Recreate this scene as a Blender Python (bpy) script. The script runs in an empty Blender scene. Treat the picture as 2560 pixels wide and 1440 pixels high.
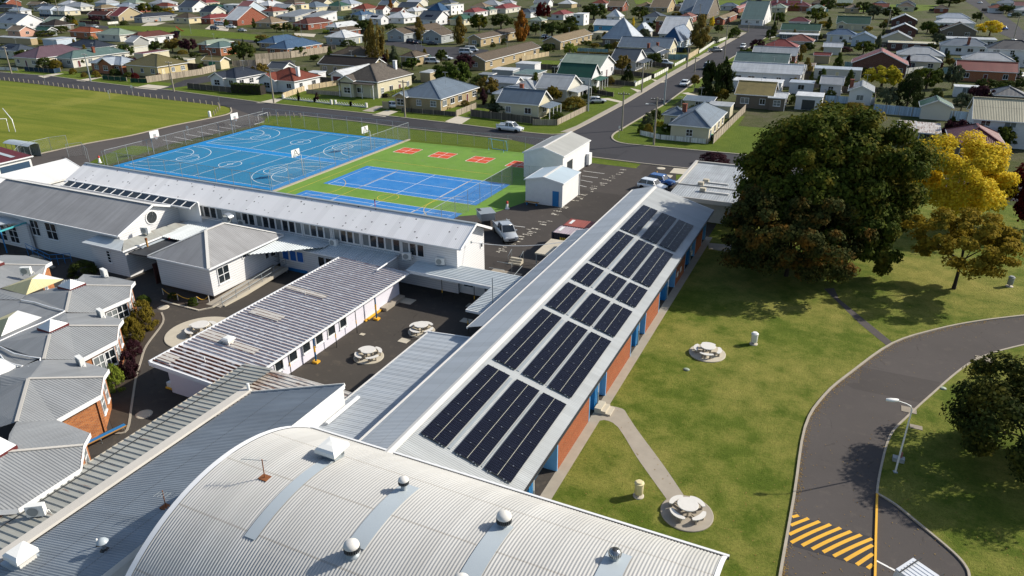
import bpy, bmesh, math, random
from mathutils import Vector, Matrix, noise
R = math.radians
scene = bpy.context.scene
COL = scene.collection

# ------------------------------------------------------------------ camera
CAMH = 30.1
F, PITCH, ROLL, YAW = 1805.8, .42625, -.00437, .44007      # focal length in 2560-px units, tilt, roll, heading
_f = Vector((0, math.cos(PITCH), -math.sin(PITCH))); _u = Vector((0, math.sin(PITCH), math.cos(PITCH))); _r = Vector((1, 0, 0))
_r2 = _r * math.cos(ROLL) + _u * math.sin(ROLL); _u2 = _u * math.cos(ROLL) - _r * math.sin(ROLL)
_Z = Matrix.Rotation(YAW, 3, 'Z')
CF, CR, CU = _Z @ _f, _Z @ _r2, _Z @ _u2
CAM = Vector((0, 0, CAMH))
cd = bpy.data.cameras.new('camera'); cam = bpy.data.objects.new('camera', cd); COL.objects.link(cam)
cd.sensor_width = 36; cd.lens = 36 * F / 2560; cd.clip_start = .5; cd.clip_end = 4000
cam.matrix_world = Matrix(((CR.x, CU.x, -CF.x, 0), (CR.y, CU.y, -CF.y, 0), (CR.z, CU.z, -CF.z, CAMH), (0, 0, 0, 1)))
scene.camera = cam
# ------------------------------------------------------------------ sky, sun, exposure
SUN_AZ, SUN_EL = R(49.5), R(33.0)                           # measured from +Y towards +X
w = bpy.data.worlds.new('World'); scene.world = w; w.use_nodes = True
nt = w.node_tree; bg = nt.nodes['Background']
sky = nt.nodes.new('ShaderNodeTexSky'); sky.sky_type = 'NISHITA'; sky.sun_disc = False
sky.sun_elevation = SUN_EL; sky.sun_rotation = SUN_AZ; sky.air_density = 1.0; sky.dust_density = 1.2; sky.ozone_density = 1.0
nt.links.new(sky.outputs[0], bg.inputs[0]); bg.inputs[1].default_value = .105
sd = bpy.data.lights.new('sun', 'SUN'); sd.energy = 4.6; sd.angle = R(.8); sd.color = (1, .93, .82)
so = bpy.data.objects.new('sun', sd); COL.objects.link(so)
SUND = Vector((math.sin(SUN_AZ) * math.cos(SUN_EL), math.cos(SUN_AZ) * math.cos(SUN_EL), math.sin(SUN_EL)))
so.rotation_euler = SUND.to_track_quat('Z', 'Y').to_euler(); so.location = (60, 60, 80)
vs = scene.view_settings; vs.view_transform = 'Standard'; vs.look = 'None'; vs.exposure = 0.48; vs.gamma = 1.0; vs.use_curve_mapping = False

# ------------------------------------------------------------------ survey helpers: a photograph pixel plus one known coordinate gives a place in the world
def _ray(px, py): return CF * F + CR * (px - 1280) - CU * (py - 720)
def W(px, py, z=0.): d = _ray(px, py); return CAM + d * ((z - CAMH) / d.z)
def WX(px, py, X): d = _ray(px, py); return CAM + d * (X / d.x)
def WY(px, py, Y): d = _ray(px, py); return CAM + d * (Y / d.y)
def PR(p):
    q = Vector(p) - CAM; k = q.dot(CF)
    return 1280 + F * q.dot(CR) / k, 720 - F * q.dot(CU) / k
def along(o, d, px, py):                                    # distance along the line o + t d whose image is nearest to a pixel
    a, b = 0., 400.
    g = lambda t: (lambda q: (q[0] - px) ** 2 + (q[1] - py) ** 2)(PR(o + d * t))
    for _ in range(60):
        m1, m2 = a + (b - a) * .382, a + (b - a) * .618
        if g(m1) < g(m2): b = m2
        else: a = m1
    return (a + b) / 2
def V(*a): return Vector(a)

# ------------------------------------------------------------------ mesh builder
ORG = {}
class MB:
    def __init__(s): s.v = []; s.f = []; s.m = []; s.sm = []
    def face(s, pts, m=0, sm=False):
        i = len(s.v); s.v += [tuple(p) for p in pts]; s.f.append(tuple(range(i, i + len(pts)))); s.m.append(m); s.sm.append(sm); return s
    def grid(s, rows, m=0, sm=True, close=False):
        i = len(s.v); n = len(rows[0])
        for r in rows: s.v += [tuple(p) for p in r]
        for a in range(len(rows) - 1):
            for b in range(n if close else n - 1):
                c = (b + 1) % n
                s.f.append((i + a * n + b, i + a * n + c, i + (a + 1) * n + c, i + (a + 1) * n + b)); s.m.append(m); s.sm.append(sm)
        return s
    def box(s, x0, x1, y0, y1, z0, z1, m=0):
        p = [(x, y, z) for z in (z0, z1) for y in (y0, y1) for x in (x0, x1)]
        for q in ((0, 2, 3, 1), (4, 5, 7, 6), (0, 1, 5, 4), (1, 3, 7, 5), (3, 2, 6, 7), (2, 0, 4, 6)): s.face([p[k] for k in q], m)
        return s
    def prism(s, pts, dz, m=0, mt=None):                    # polygon pts (top) extruded down by dz
        pts = [Vector(p) for p in pts]; n = len(pts)
        lo = [p - Vector((0, 0, dz)) for p in pts]
        s.face(pts, m if mt is None else mt); s.face(lo[::-1], m)
        for k in range(n): s.face([pts[k], lo[k], lo[(k + 1) % n], pts[(k + 1) % n]], m)
        return s
    def beam(s, a, b, w, h, m=0, up=(0, 0, 1)):
        a, b = Vector(a), Vector(b); d = (b - a).normalized(); up = Vector(up)
        if abs(d.dot(up)) > .98: up = Vector((0, 1, 0))
        x = d.cross(up).normalized() * (w / 2); y = x.cross(d).normalized() * (h / 2)
        A = [a - x - y, a + x - y, a + x + y, a - x + y]; B = [b - x - y, b + x - y, b + x + y, b - x + y]
        s.face(A[::-1], m); s.face(B, m)
        for k in range(4): s.face([A[k], A[(k + 1) % 4], B[(k + 1) % 4], B[k]], m)
        return s
    def tube(s, pts, r, m=0, n=8, cap=True, sm=True):
        pts = [Vector(p) for p in pts]; k = len(pts); rows = []
        rr = r if isinstance(r, (list, tuple)) else [r] * k
        for i, p in enumerate(pts):
            d = (pts[min(i + 1, k - 1)] - pts[max(i - 1, 0)]).normalized()
            u = Vector((0, 0, 1)) if abs(d.z) < .95 else Vector((0, 1, 0))
            a = d.cross(u).normalized(); b = a.cross(d)
            rows.append([p + (a * math.cos(t * 2 * math.pi / n) + b * math.sin(t * 2 * math.pi / n)) * rr[i] for t in range(n)])
        s.grid(rows, m, sm, True)
        if cap: s.face(rows[0], m); s.face(rows[-1][::-1], m)
        return s
    def lathe(s, c, prof, n=16, m=0, sm=True):
        c = Vector(c)
        rows = [[c + Vector((r * math.cos(t * 2 * math.pi / n), r * math.sin(t * 2 * math.pi / n), z)) for t in range(n)] for r, z in prof]
        s.grid(rows, m, sm, True)
        if prof[-1][0] > 1e-4: s.face(rows[-1], m)
        return s
    def mesh(s, name, mats, org=(0, 0, 0), smooth=None):
        me = bpy.data.meshes.new(name); o = Vector(org)
        me.from_pydata([(Vector(p) - o) for p in s.v], [], s.f)
        for x in (mats if isinstance(mats, (list, tuple)) else [mats]): me.materials.append(MATS[x] if isinstance(x, str) else x)
        me.polygons.foreach_set('material_index', s.m); me.polygons.foreach_set('use_smooth', s.sm)
        uvs(me, o); me.update(); return me
    def build(s, name, mats, parent=None, local=False, flat=False):
        org = (0, 0, 0) if (local or parent is None) else ORG.get(parent.name, (0, 0, 0))
        me = s.mesh(name, mats, org)
        o = bpy.data.objects.new(name, me); COL.objects.link(o); o.parent = parent
        if parent is not None: ORG[o.name] = tuple(org)
        return o
def uvs(me, org=Vector((0, 0, 0))):                         # metric uv: u level along the face, v up the slope
    lay = me.uv_layers.new(name='uv').data
    co = me.vertices; Zv = Vector((0, 0, 1))
    for p in me.polygons:
        n = p.normal
        h = Zv.cross(n)
        h = h.normalized() if h.length > 1e-3 else Vector((1, 0, 0))
        t = n.cross(h)
        for li in p.loop_indices:
            q = co[me.loops[li].vertex_index].co + org
            lay[li].uv = (q.dot(h), q.dot(t))
def inst(name, me, parent=None, loc=(0, 0, 0), rot=(0, 0, 0), scale=(1, 1, 1)):
    o = bpy.data.objects.new(name, me); COL.objects.link(o); o.parent = parent
    o.location = loc; o.rotation_euler = rot; o.scale = scale; return o
LABELS = {}
def tag(o, label, cat, group=None):
    o['label'] = label; o['category'] = cat
    if group: o['group'] = group
    LABELS.setdefault(label, []).append(o.name); return o
def thing(name, label, cat, loc=(0, 0, 0), rz=0., group=None):
    o = bpy.data.objects.new(name, None); COL.objects.link(o); o.empty_display_size = .5
    o.location = loc; o.rotation_euler = (0, 0, rz); ORG[o.name] = tuple(loc); return tag(o, label, cat, group)
def struct(o, kind='structure'): o['kind'] = kind; return o
def copy_tree(o, parent=None):
    c = o.copy(); COL.objects.link(c); c.parent = parent
    for ch in KIDS.get(o.name, []) or [x for x in o.children]: copy_tree(ch, c)
    return c
KIDS = {}
def arc(c, r, a0, a1, n, z=0.): return [Vector((c[0] + r * math.cos(a0 + (a1 - a0) * k / n), c[1] + r * math.sin(a0 + (a1 - a0) * k / n), z)) for k in range(n + 1)]

def corr(name, P, mats, parent=None, ribs=None, pitch=.15, amp=.02, prof='sine', thick=0.):
    """real corrugated sheet clipped to the planar convex polygon P; ribs = direction the ribs run (default: down the slope)"""
    P = [Vector(p) for p in P]; n = Vector((0, 0, 0))
    for k in range(len(P)): n += (P[k] - P[0]).cross(P[(k + 1) % len(P)] - P[0])
    n.normalize()
    if n.z < 0: n = -n; P = P[::-1]
    if ribs is None: h = Vector((0, 0, 1)).cross(n).normalized(); d = n.cross(h)
    else: d = Vector(ribs); d = (d - n * d.dot(n)).normalized(); h = d.cross(n)
    us = [(p - P[0]).dot(h) for p in P]; vs_ = [(p - P[0]).dot(d) for p in P]
    u0, u1, v0, v1 = min(us), max(us), min(vs_), max(vs_)
    shape = [(0, 0), (.25, 1), (.5, 0), (.75, -1)] if prof == 'sine' else [(0, 0), (.55, 0), (.66, 2), (.84, 2), (.95, 0)]
    L = []; k = 0
    while True:
        b = u0 + k * pitch
        for t, a in shape: L.append((b + t * pitch, a * amp))
        if b > u1: break
        k += 1
    bm = bmesh.new()
    rows = [(bm.verts.new(P[0] + h * u + n * a + d * (v0 - .01)), bm.verts.new(P[0] + h * u + n * a + d * (v1 + .01))) for u, a in L]
    for a, b in zip(rows, rows[1:]):
        f = bm.faces.new((a[0], b[0], b[1], a[1])); f.smooth = (prof == 'sine')
    cen = sum(P, Vector()) / len(P)
    for k in range(len(P)):
        e = (P[(k + 1) % len(P)] - P[k]); no = e.cross(n).normalized()
        if (cen - P[k]).dot(no) > 0: no = -no
        bmesh.ops.bisect_plane(bm, geom=bm.verts[:] + bm.edges[:] + bm.faces[:], plane_co=P[k], plane_no=no, clear_outer=True)
    bmesh.ops.recalc_face_normals(bm, faces=bm.faces[:])
    for f in bm.faces:
        if f.normal.dot(n) < 0: f.normal_flip()
    me = bpy.data.meshes.new(name); bm.to_mesh(me); bm.free()
    org = Vector(ORG.get(parent.name, (0, 0, 0))) if parent else Vector()
    for v in me.vertices: v.co = v.co - org
    for x in (mats if isinstance(mats, (list, tuple)) else [mats]): me.materials.append(MATS[x])
    lay = me.uv_layers.new(name='uv').data
    for p in me.polygons:
        for li in p.loop_indices:
            q = me.vertices[me.loops[li].vertex_index].co + org - P[0]; lay[li].uv = (q.dot(h), q.dot(d))
    o = bpy.data.objects.new(name, me); COL.objects.link(o); o.parent = parent
    if parent: ORG[o.name] = tuple(org)
    return o
# ------------------------------------------------------------------ materials
MATS = {}
def hexc(h, k=1.):
    h = h.lstrip('#'); v = [int(h[i:i + 2], 16) / 255 for i in (0, 2, 4)]
    return tuple(min(1, (x / 12.92 if x <= .04045 else ((x + .055) / 1.055) ** 2.4) * k) for x in v)
class NG:
    def __init__(s, name):
        s.m = bpy.data.materials.new(name); s.m.use_nodes = True; s.t = s.m.node_tree; s.b = s.t.nodes['Principled BSDF']
    def n(s, typ, **kw):
        x = s.t.nodes.new(typ)
        for k, v in kw.items():
            if k == 'op': x.operation = v
            elif hasattr(x, k): setattr(x, k, v)
            else: x.inputs[k].default_value = v
        return x
    def l(s, a, b): s.t.links.new(a, b)
    def math(s, op, a, b=None, c=None, clamp=False):
        x = s.t.nodes.new('ShaderNodeMath'); x.operation = op; x.use_clamp = clamp
        for i, q in enumerate((a, b, c)):
            if q is None: continue
            if isinstance(q, (int, float)): x.inputs[i].default_value = q
            else: s.l(q, x.inputs[i])
        return x.outputs[0]
    def mix(s, f, a, b, mode='MIX'):
        x = s.t.nodes.new('ShaderNodeMix'); x.data_type = 'RGBA'; x.blend_type = mode
        for i, q in ((0, f), (6, a), (7, b)):
            if isinstance(q, (int, float)): x.inputs[i].default_value = q
            elif isinstance(q, tuple): x.inputs[i].default_value = (*q, 1)
            else: s.l(q, x.inputs[i])
        return x.outputs[2]
    def noise(s, vec, scale, detail=4, rough=.6, sx=None):
        if sx is not None:
            mp = s.t.nodes.new('ShaderNodeMapping'); mp.inputs['Scale'].default_value = sx; s.l(vec, mp.inputs[0]); vec = mp.outputs[0]
        x = s.t.nodes.new('ShaderNodeTexNoise'); x.inputs['Scale'].default_value = scale; x.inputs['Detail'].default_value = detail; x.inputs['Roughness'].default_value = rough
        s.l(vec, x.inputs['Vector']); return x.outputs[0]
    def ramp(s, f, stops):
        x = s.t.nodes.new('ShaderNodeValToRGB'); e = x.color_ramp.elements
        while len(e) < len(stops): e.new(.5)
        for q, (p, c) in zip(e, stops): q.position = p; q.color = (*c, 1) if isinstance(c, tuple) else (c, c, c, 1)
        s.l(f, x.inputs[0]); return x.outputs[0]
    def bump(s, h, strength=.3, dist=.02):
        x = s.t.nodes.new('ShaderNodeBump'); x.inputs['Strength'].default_value = strength; x.inputs['Distance'].default_value = dist
        s.l(h, x.inputs['Height']); s.l(x.outputs[0], s.b.inputs['Normal'])
    def uv(s): x = s.t.nodes.new('ShaderNodeUVMap'); return x.outputs[0]
    def obj(s): return s.t.nodes.new('ShaderNodeTexCoord').outputs['Object']
    def geo(s): return s.t.nodes.new('ShaderNodeNewGeometry')
    def sep(s, v): x = s.t.nodes.new('ShaderNodeSeparateXYZ'); s.l(v, x.inputs[0]); return x.outputs
    def done(s, col=None, rough=.6, metal=0., spec=.4):
        if col is not None:
            if isinstance(col, tuple): s.b.inputs['Base Color'].default_value = (*col, 1)
            else: s.l(col, s.b.inputs['Base Color'])
        if isinstance(rough, (int, float)): s.b.inputs['Roughness'].default_value = rough
        else: s.l(rough, s.b.inputs['Roughness'])
        s.b.inputs['Metallic'].default_value = metal; s.b.inputs['Specular IOR Level'].default_value = spec
        return s.m
def plain(name, c, rough=.6, var=.12, sc=2., metal=0., spec=.4):
    g = NG(name); f = g.noise(g.obj(), sc, 5)
    MATS[name] = g.done(g.mix(f, tuple(x * (1 - var) for x in c), tuple(min(1, x * (1 + var)) for x in c)), rough, metal, spec)
def roofmetal(name, c, ribs=.2, dirt='#3a352e', dirtamt=.25, rough=.5, bumpk=.35, rust=0., spec=.3, streak=.3, lines=.0, spots=0.):
    g = NG(name); uv = g.uv(); u = g.sep(uv)
    st = g.noise(uv, 1., 5, .65, (2.2, .16, 1)); bl = g.noise(uv, .35, 4)
    sp = g.noise(uv, 5., 3)
    k = g.math('MULTIPLY', g.math('ADD', g.math('MULTIPLY', st, .6), g.math('MULTIPLY', bl, .5)), 1)
    col = g.mix(g.math('MULTIPLY', g.math('SUBTRACT', k, .42, clamp=True), streak * 3, clamp=True), c, hexc(dirt))
    col = g.mix(g.math('MULTIPLY', g.math('SUBTRACT', sp, .62, clamp=True), dirtamt * 5, clamp=True), col, hexc(dirt))
    wn = g.n('ShaderNodeTexWhiteNoise', noise_dimensions='1D'); g.l(g.math('FLOOR', g.math('DIVIDE', u[0], .78)), wn.inputs['W']); col = g.mix(g.math('MULTIPLY', wn.outputs['Value'], .3), col, tuple(x * .6 for x in c))
    if lines:                                                # sheet laps and screw lines
        q = g.math('FRACT', g.math('DIVIDE', u[1], lines)); q = g.math('LESS_THAN', q, .03)
        col = g.mix(g.math('MULTIPLY', q, .35), col, hexc(dirt))
    if spots:
        vo = g.n('ShaderNodeTexVoronoi', Scale=1.7); g.l(uv, vo.inputs['Vector']); q = g.math('MULTIPLY', g.math('LESS_THAN', vo.outputs['Distance'], .17), g.math('GREATER_THAN', g.sep(vo.outputs['Color'])[0], 1 - spots)); col = g.mix(g.math('MULTIPLY', q, .85), col, hexc('#3a3a3a'))
    if rust:
        rn = g.noise(uv, 1., 6, .7, (3.5, .5, 1)); col = g.mix(g.math('MULTIPLY', g.math('SUBTRACT', rn, .6 - rust * .12, clamp=True), 6, clamp=True), col, hexc('#6b3a22'))
    if ribs:
        s = g.math('SINE', g.math('MULTIPLY', u[0], 6.2832 / ribs)); g.bump(s, bumpk, ribs * .12)
    MATS[name] = g.done(col, rough, 0., spec)
def tile(name, c, c2):
    g = NG(name); uv = g.uv(); u = g.sep(uv)
    vor = g.n('ShaderNodeTexVoronoi', Scale=3.2); g.l(uv, vor.inputs['Vector'])
    col = g.mix(g.sep(vor.outputs['Color'])[0], c, c2); col = g.mix(g.math('MULTIPLY', g.noise(uv, .5, 5), .55), col, hexc('#2a2622'))
    v = g.math('FRACT', g.math('DIVIDE', u[1], .34)); h = g.math('FRACT', g.math('DIVIDE', u[0], .3))
    s = g.math('ADD', v, g.math('MULTIPLY', g.math('SINE', g.math('MULTIPLY', h, 6.28)), .3))
    g.bump(s, .6, .04)
    col = g.mix(g.math('MULTIPLY', g.math('LESS_THAN', v, .16), .55), col, hexc('#1c1916'))
    MATS[name] = g.done(col, .8, 0, .25)
def boards(name, c, p=.19, k=.5):
    g = NG(name); uv = g.uv(); v = g.math('FRACT', g.math('DIVIDE', g.sep(uv)[1], p))
    col = g.mix(g.math('MULTIPLY', g.noise(uv, 1.3, 5), .25), c, tuple(x * .7 for x in c))
    col = g.mix(g.math('MULTIPLY', g.math('GREATER_THAN', v, .88), k), col, tuple(x * .35 for x in c))
    g.bump(g.math('SUBTRACT', 1, v), .5, .02); MATS[name] = g.done(col, .55, 0, .35)
def brick(name, c1, c2, mortar, sc=1.):
    g = NG(name); b = g.n('ShaderNodeTexBrick'); b.inputs['Scale'].default_value = 1
    b.inputs['Color1'].default_value = (*c1, 1); b.inputs['Color2'].default_value = (*c2, 1); b.inputs['Mortar'].default_value = (*mortar, 1)
    b.inputs['Brick Width'].default_value = .24 * sc; b.inputs['Row Height'].default_value = .086 * sc; b.inputs['Mortar Size'].default_value = .010 * sc
    g.l(g.uv(), b.inputs['Vector']); f = g.noise(g.uv(), 1.6, 6)
    col = g.mix(g.math('MULTIPLY', f, .5), b.outputs['Color'], tuple(x * .55 for x in c1))
    wn = g.n('ShaderNodeTexNoise', Scale=9.); g.l(g.uv(), wn.inputs['Vector'])
    g.bump(g.math('SUBTRACT', 1, b.outputs['Fac']), .5, .012); MATS[name] = g.done(col, .85, 0, .2)
def leaf(name, c1, c2, c3=None, trans=.25):
    g = NG(name); ge = g.geo(); o = g.obj()
    f = g.noise(o, .55, 3); r = ge.outputs['Random Per Island']
    col = g.mix(r, c1, c2)
    if c3: col = g.mix(g.math('MULTIPLY', g.math('SUBTRACT', f, .5, clamp=True), 5, clamp=True), col, c3)
    else: col = g.mix(f, col, tuple(x * .6 for x in c1))
    g.done(col, .8, 0, .04)
    tr = g.n('ShaderNodeBsdfTranslucent'); g.l(col, tr.inputs['Color']); ms = g.n('ShaderNodeMixShader'); ms.inputs[0].default_value = trans
    out = g.t.nodes['Material Output']; g.l(g.b.outputs[0], ms.inputs[1]); g.l(tr.outputs[0], ms.inputs[2]); g.l(ms.outputs[0], out.inputs[0])
    MATS[name] = g.m
RC = dict(white='#cfd2d3', lightgrey='#a9adaf', grey='#868b8e', bluegrey='#687683', slate='#454e58', navy='#2a313c', blue='#435e7a', brightblue='#1f4b70',
          teal='#5a716d', green='#2e5744', darkgreen='#1f5240', palegreen='#8b9a89', olive='#665f38', tan='#85735a', red='#80362f', pink='#98605a', orange='#96522f',
          maroon='#641f24', mauve='#665058', yellowroof='#8e7f4c', whiteblue='#a6b0ba', cream='#bdb597', darkgrey='#565b60')
for k, h in RC.items(): roofmetal('roof_' + k, hexc(h, .92), .24, bumpk=.5, streak=.3, dirtamt=.35, lines=3.7)
tile('roof_redtile', hexc('#84402d'), hexc('#6e3528')); tile('roof_browntile', hexc('#655848'), hexc('#544a3d')); tile('roof_darktile', hexc('#3c342e'), hexc('#2c2622'))
tile('roof_greytile', hexc('#6a635a'), hexc('#575049')); tile('roof_redbrowntile', hexc('#6a3a30'), hexc('#55302a')); tile('roof_pinktile', hexc('#8d5a50'), hexc('#7a4c45'))
tile('roof_orangetile', hexc('#a4552f'), hexc('#8f4a2b')); tile('roof_tantile', hexc('#8b7a5c'), hexc('#77684f'))
WC = dict(white='#dedede', cream='#cdc5a9', yellow='#c4b17f', grey='#9c9d9b', bluewhite='#b9c6d2', lightblue='#5fa9cc', tan='#b09c78', brown='#6f6558', offwhite='#cfccbf', darkgrey='#5c6064', pinkwall='#c79a86')
for k, h in WC.items(): boards('wall_' + k, hexc(h, .9), .24 if k == 'white' else .2, .6)
for k, h in dict(plaincream='#cfc39c', plaingrey='#9ba0a0', plaintan='#a8997a', plainwhite='#dcdcda', navypaint='#27435c').items(): plain('wall_' + k, hexc(h, .9), .75)
brick('wall_redbrick', hexc('#8a4029'), hexc('#783722'), hexc('#8f8173')); brick('wall_orangebrick', hexc('#a85f36'), hexc('#8d4c2b'), hexc('#a49783')); brick('wall_tanbrick', hexc('#a8946e'), hexc('#97835f'), hexc('#b0a58e'))
brick('wall_darkbrick', hexc('#5c2f26'), hexc('#4d2922'), hexc('#7d7268')); brick('brick_school', hexc('#9c4f30'), hexc('#823f27'), hexc('#98805f')); brick('brick_octagon', hexc('#b8703a'), hexc('#8a4a26'), hexc('#9f8d74'), 1.25)
# glass and trim
g = NG('glass'); f = g.noise(g.obj(), .9, 3); MATS['glass'] = g.done(g.mix(f, hexc('#0d1216'), hexc('#2b3339')), .12, 0, .7)
g = NG('glass_curtain'); f = g.noise(g.uv(), 3, 3, .5, (4, .3, 1)); MATS['glass_curtain'] = g.done(g.mix(f, hexc('#4c5357'), hexc('#848a8a')), .2, 0, .6)
plain('trim_white', hexc('#e2e3e3', .92), .5, .05); plain('trim_cream', hexc('#cfc39a'), .55, .06); plain('blue_paint', hexc('#1f6ea5'), .45, .1); plain('blue_light', hexc('#6fa9d6'), .45, .06)
plain('blue_dark', hexc('#0f4d74'), .5, .1); plain('blue_curtain', hexc('#1f5fae'), .6, .3, 6); plain('teal_gutter', hexc('#4ea7ad'), .5)
plain('concrete', hexc('#a89f90', .8), .9, .2, 1.3); plain('concrete_pale', hexc('#c2b9a6', .85), .9, .15, 1.5); plain('concrete_white', hexc('#d5d2cb', .9), .8, .1, 3)
plain('kerb', hexc('#a59c8c', .9), .9, .22, 2.2); plain('steel', hexc('#a5aaad'), .4, .1, 3, .6); plain('galv', hexc('#8f979b'), .5, .12, 4, .2); plain('dark_metal', hexc('#2b2c2d'), .6)
plain('plastic_white', hexc('#e3e3de', .92), .4, .05); plain('plastic_grey', hexc('#8d9190'), .5); plain('rust', hexc('#7a4a28'), .85, .4, 8); plain('gutter_grey', hexc('#b9b5ad', .9), .55, .12, .8)
plain('yellow_paint', hexc('#d9a42a'), .6, .12, 5); plain('black_rubber', hexc('#161616'), .8); plain('chrome', hexc('#b8bbbd'), .25, .05, 3, .8); plain('tail_red', hexc('#8e1414'), .3); plain('head_lamp', hexc('#d8dde0'), .15)
plain('timber_grey', hexc('#8b8274'), .9, .25, 4); plain('timber_dark', hexc('#4b4640'), .9, .25, 4); plain('pole_wood', hexc('#8c8577'), .9, .25, 2); plain('bark', hexc('#4a4036'), .95, .3, 3); plain('bark_dark', hexc('#2c2621'), .95, .3, 3)
plain('soil', hexc('#3d342b'), .95, .35, 2); plain('red_paint', hexc('#b5382c'), .6); plain('green_bin', hexc('#1f3b2a'), .5); plain('door_dark', hexc('#5a1f1f'), .6); plain('louvre', hexc('#34393c'), .35); plain('shade_tint_wall', hexc('#d4d2dc', .95), .7, .04)  # last entry: white wall with the lavender tone of its shade put into the colour
plain('gate_brown', hexc('#3a1d18'), .7, .2); plain('garage_green', hexc('#3f8a6a'), .6); plain('timber_tan', hexc('#a57a3e'), .8, .2)
def fencewood(name, c, p=.14):
    g = NG(name); uv = g.uv(); q = g.math('DIVIDE', g.sep(uv)[0], p); fr = g.math('FRACT', q)
    wn = g.n('ShaderNodeTexWhiteNoise', noise_dimensions='1D'); g.l(g.math('FLOOR', q), wn.inputs['W'])
    col = g.mix(wn.outputs['Value'], tuple(x * .7 for x in c), tuple(min(1, x * 1.25) for x in c)); col = g.mix(g.math('MULTIPLY', g.math('LESS_THAN', fr, .12), .8), col, tuple(x * .2 for x in c))
    MATS[name] = g.done(col, .9, 0, .2)
fencewood('paling_grey', hexc('#9b9080')); fencewood('paling_dark', hexc('#55504a')); fencewood('paling_white', hexc('#d0d0c8')); fencewood('metal_fence_blue', hexc('#9fb4c6'), .2); fencewood('metal_fence_teal', hexc('#8aa9a6'), .2); fencewood('paling_cream', hexc('#b9a888')); fencewood('metal_fence_green', hexc('#26483a'), .3); fencewood('metal_fence_navy', hexc('#25384a'), .3)
def netmat(name, c, a):
    g = NG(name); tr = g.n('ShaderNodeBsdfTransparent'); ms = g.n('ShaderNodeMixShader'); g.done(c, .6)
    uv = g.uv(); u = g.sep(uv)
    d1 = g.math('FRACT', g.math('MULTIPLY', g.math('ADD', u[0], u[1]), 14.)); d2 = g.math('FRACT', g.math('MULTIPLY', g.math('SUBTRACT', u[0], u[1]), 14.))
    k = g.math('MAXIMUM', g.math('LESS_THAN', d1, a), g.math('LESS_THAN', d2, a))
    g.l(k, ms.inputs[0]); g.l(tr.outputs[0], ms.inputs[1]); g.l(g.b.outputs[0], ms.inputs[2]); g.l(ms.outputs[0], g.t.nodes['Material Output'].inputs[0]); MATS[name] = g.m
netmat('chain_link', hexc('#7d8284'), .055); netmat('hoop_net', hexc('#d8d8d8'), .2)
# ground materials
def grass(name, c1, c2, c3, patch=.09, dry=.5, fine=1.):
    g = NG(name); o = g.obj(); a = g.noise(o, patch, 6, .65); b = g.noise(o, patch * 7, 5, .7); c = g.noise(o, 6 * fine, 4, .7); d = g.noise(o, 24 * fine, 2, .6)
    col = g.mix(g.math('MULTIPLY', g.math('SUBTRACT', b, .3, clamp=True), 2.2, clamp=True), c1, c2)
    col = g.mix(g.math('MULTIPLY', g.math('SUBTRACT', g.math('ADD', g.math('MULTIPLY', a, .65), g.math('MULTIPLY', b, .4)), 1 - dry, clamp=True), 5, clamp=True), col, c3)
    k = g.math('ADD', g.math('MULTIPLY', c, .9), g.math('MULTIPLY', d, .9))
    col = g.mix(g.math('MULTIPLY', g.math('SUBTRACT', 1.02, k, clamp=True), 1.6, clamp=True), col, tuple(x * .32 for x in c1))
    g.bump(k, .9, .08); MATS[name] = g.done(col, .95, 0, .1)
grass('lawn', hexc('#51631e'), hexc('#727d31'), hexc('#98914c'), .07, .54)
grass('grass_bright', hexc('#51641f'), hexc('#66742a'), hexc('#7f8038'), .06, .42)
g = NG('grass_field'); o = g.obj(); st = g.noise(o, 1, 5, .7, (.035, .4, 1)); pa = g.noise(o, .05, 5, .6); fi = g.noise(o, 3.5, 4, .7)
col = g.mix(g.math('MULTIPLY', g.math('SUBTRACT', st, .34, clamp=True), 3, clamp=True), hexc('#5b681f'), hexc('#777a2e')); col = g.mix(g.math('MULTIPLY', g.math('SUBTRACT', pa, .55, clamp=True), 4, clamp=True), col, hexc('#8f8a42'))
col = g.mix(g.math('MULTIPLY', g.math('SUBTRACT', .55, fi, clamp=True), 2.2, clamp=True), col, hexc('#3f4a17')); g.bump(fi, .6, .06); MATS['grass_field'] = g.done(col, .95, 0, .1)
grass('suburb', hexc('#3f4a20'), hexc('#545a2c'), hexc('#5f5a4a'), .06, .55)
def asphalt(name, c1, c2, c3, sc=.12, patch=.5):
    g = NG(name); o = g.obj(); a = g.noise(o, sc, 6, .65); b = g.noise(o, 1.1, 6, .7); d = g.noise(o, 30, 2, .5)
    col = g.mix(a, c1, c2); col = g.mix(g.math('MULTIPLY', g.math('SUBTRACT', b, .55, clamp=True), patch * 4, clamp=True), col, c3); col = g.mix(g.math('MULTIPLY', d, .35), col, tuple(x * .5 for x in c1))
    vo = g.n('ShaderNodeTexVoronoi', feature='DISTANCE_TO_EDGE', Scale=.16); dv = g.n('ShaderNodeTexNoise', Scale=.9); g.l(o, dv.inputs['Vector']); g.l(g.mix(.3, o, dv.outputs['Color']), vo.inputs['Vector'])
    col = g.mix(g.math('MULTIPLY', g.math('MULTIPLY', g.math('LESS_THAN', vo.outputs['Distance'], .004), g.math('GREATER_THAN', b, .52)), .3), col, tuple(x * .35 for x in c1))
    v2 = g.n('ShaderNodeTexVoronoi', Scale=.09, feature='F1', distance='CHEBYCHEV'); g.l(o, v2.inputs['Vector']); col = g.mix(g.math('MULTIPLY', g.math('GREATER_THAN', g.sep(v2.outputs['Color'])[0], .8), .3), col, tuple(x * .55 for x in c1))
    g.bump(d, .4, .01); MATS[name] = g.done(col, .93, 0, .1)
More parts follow.
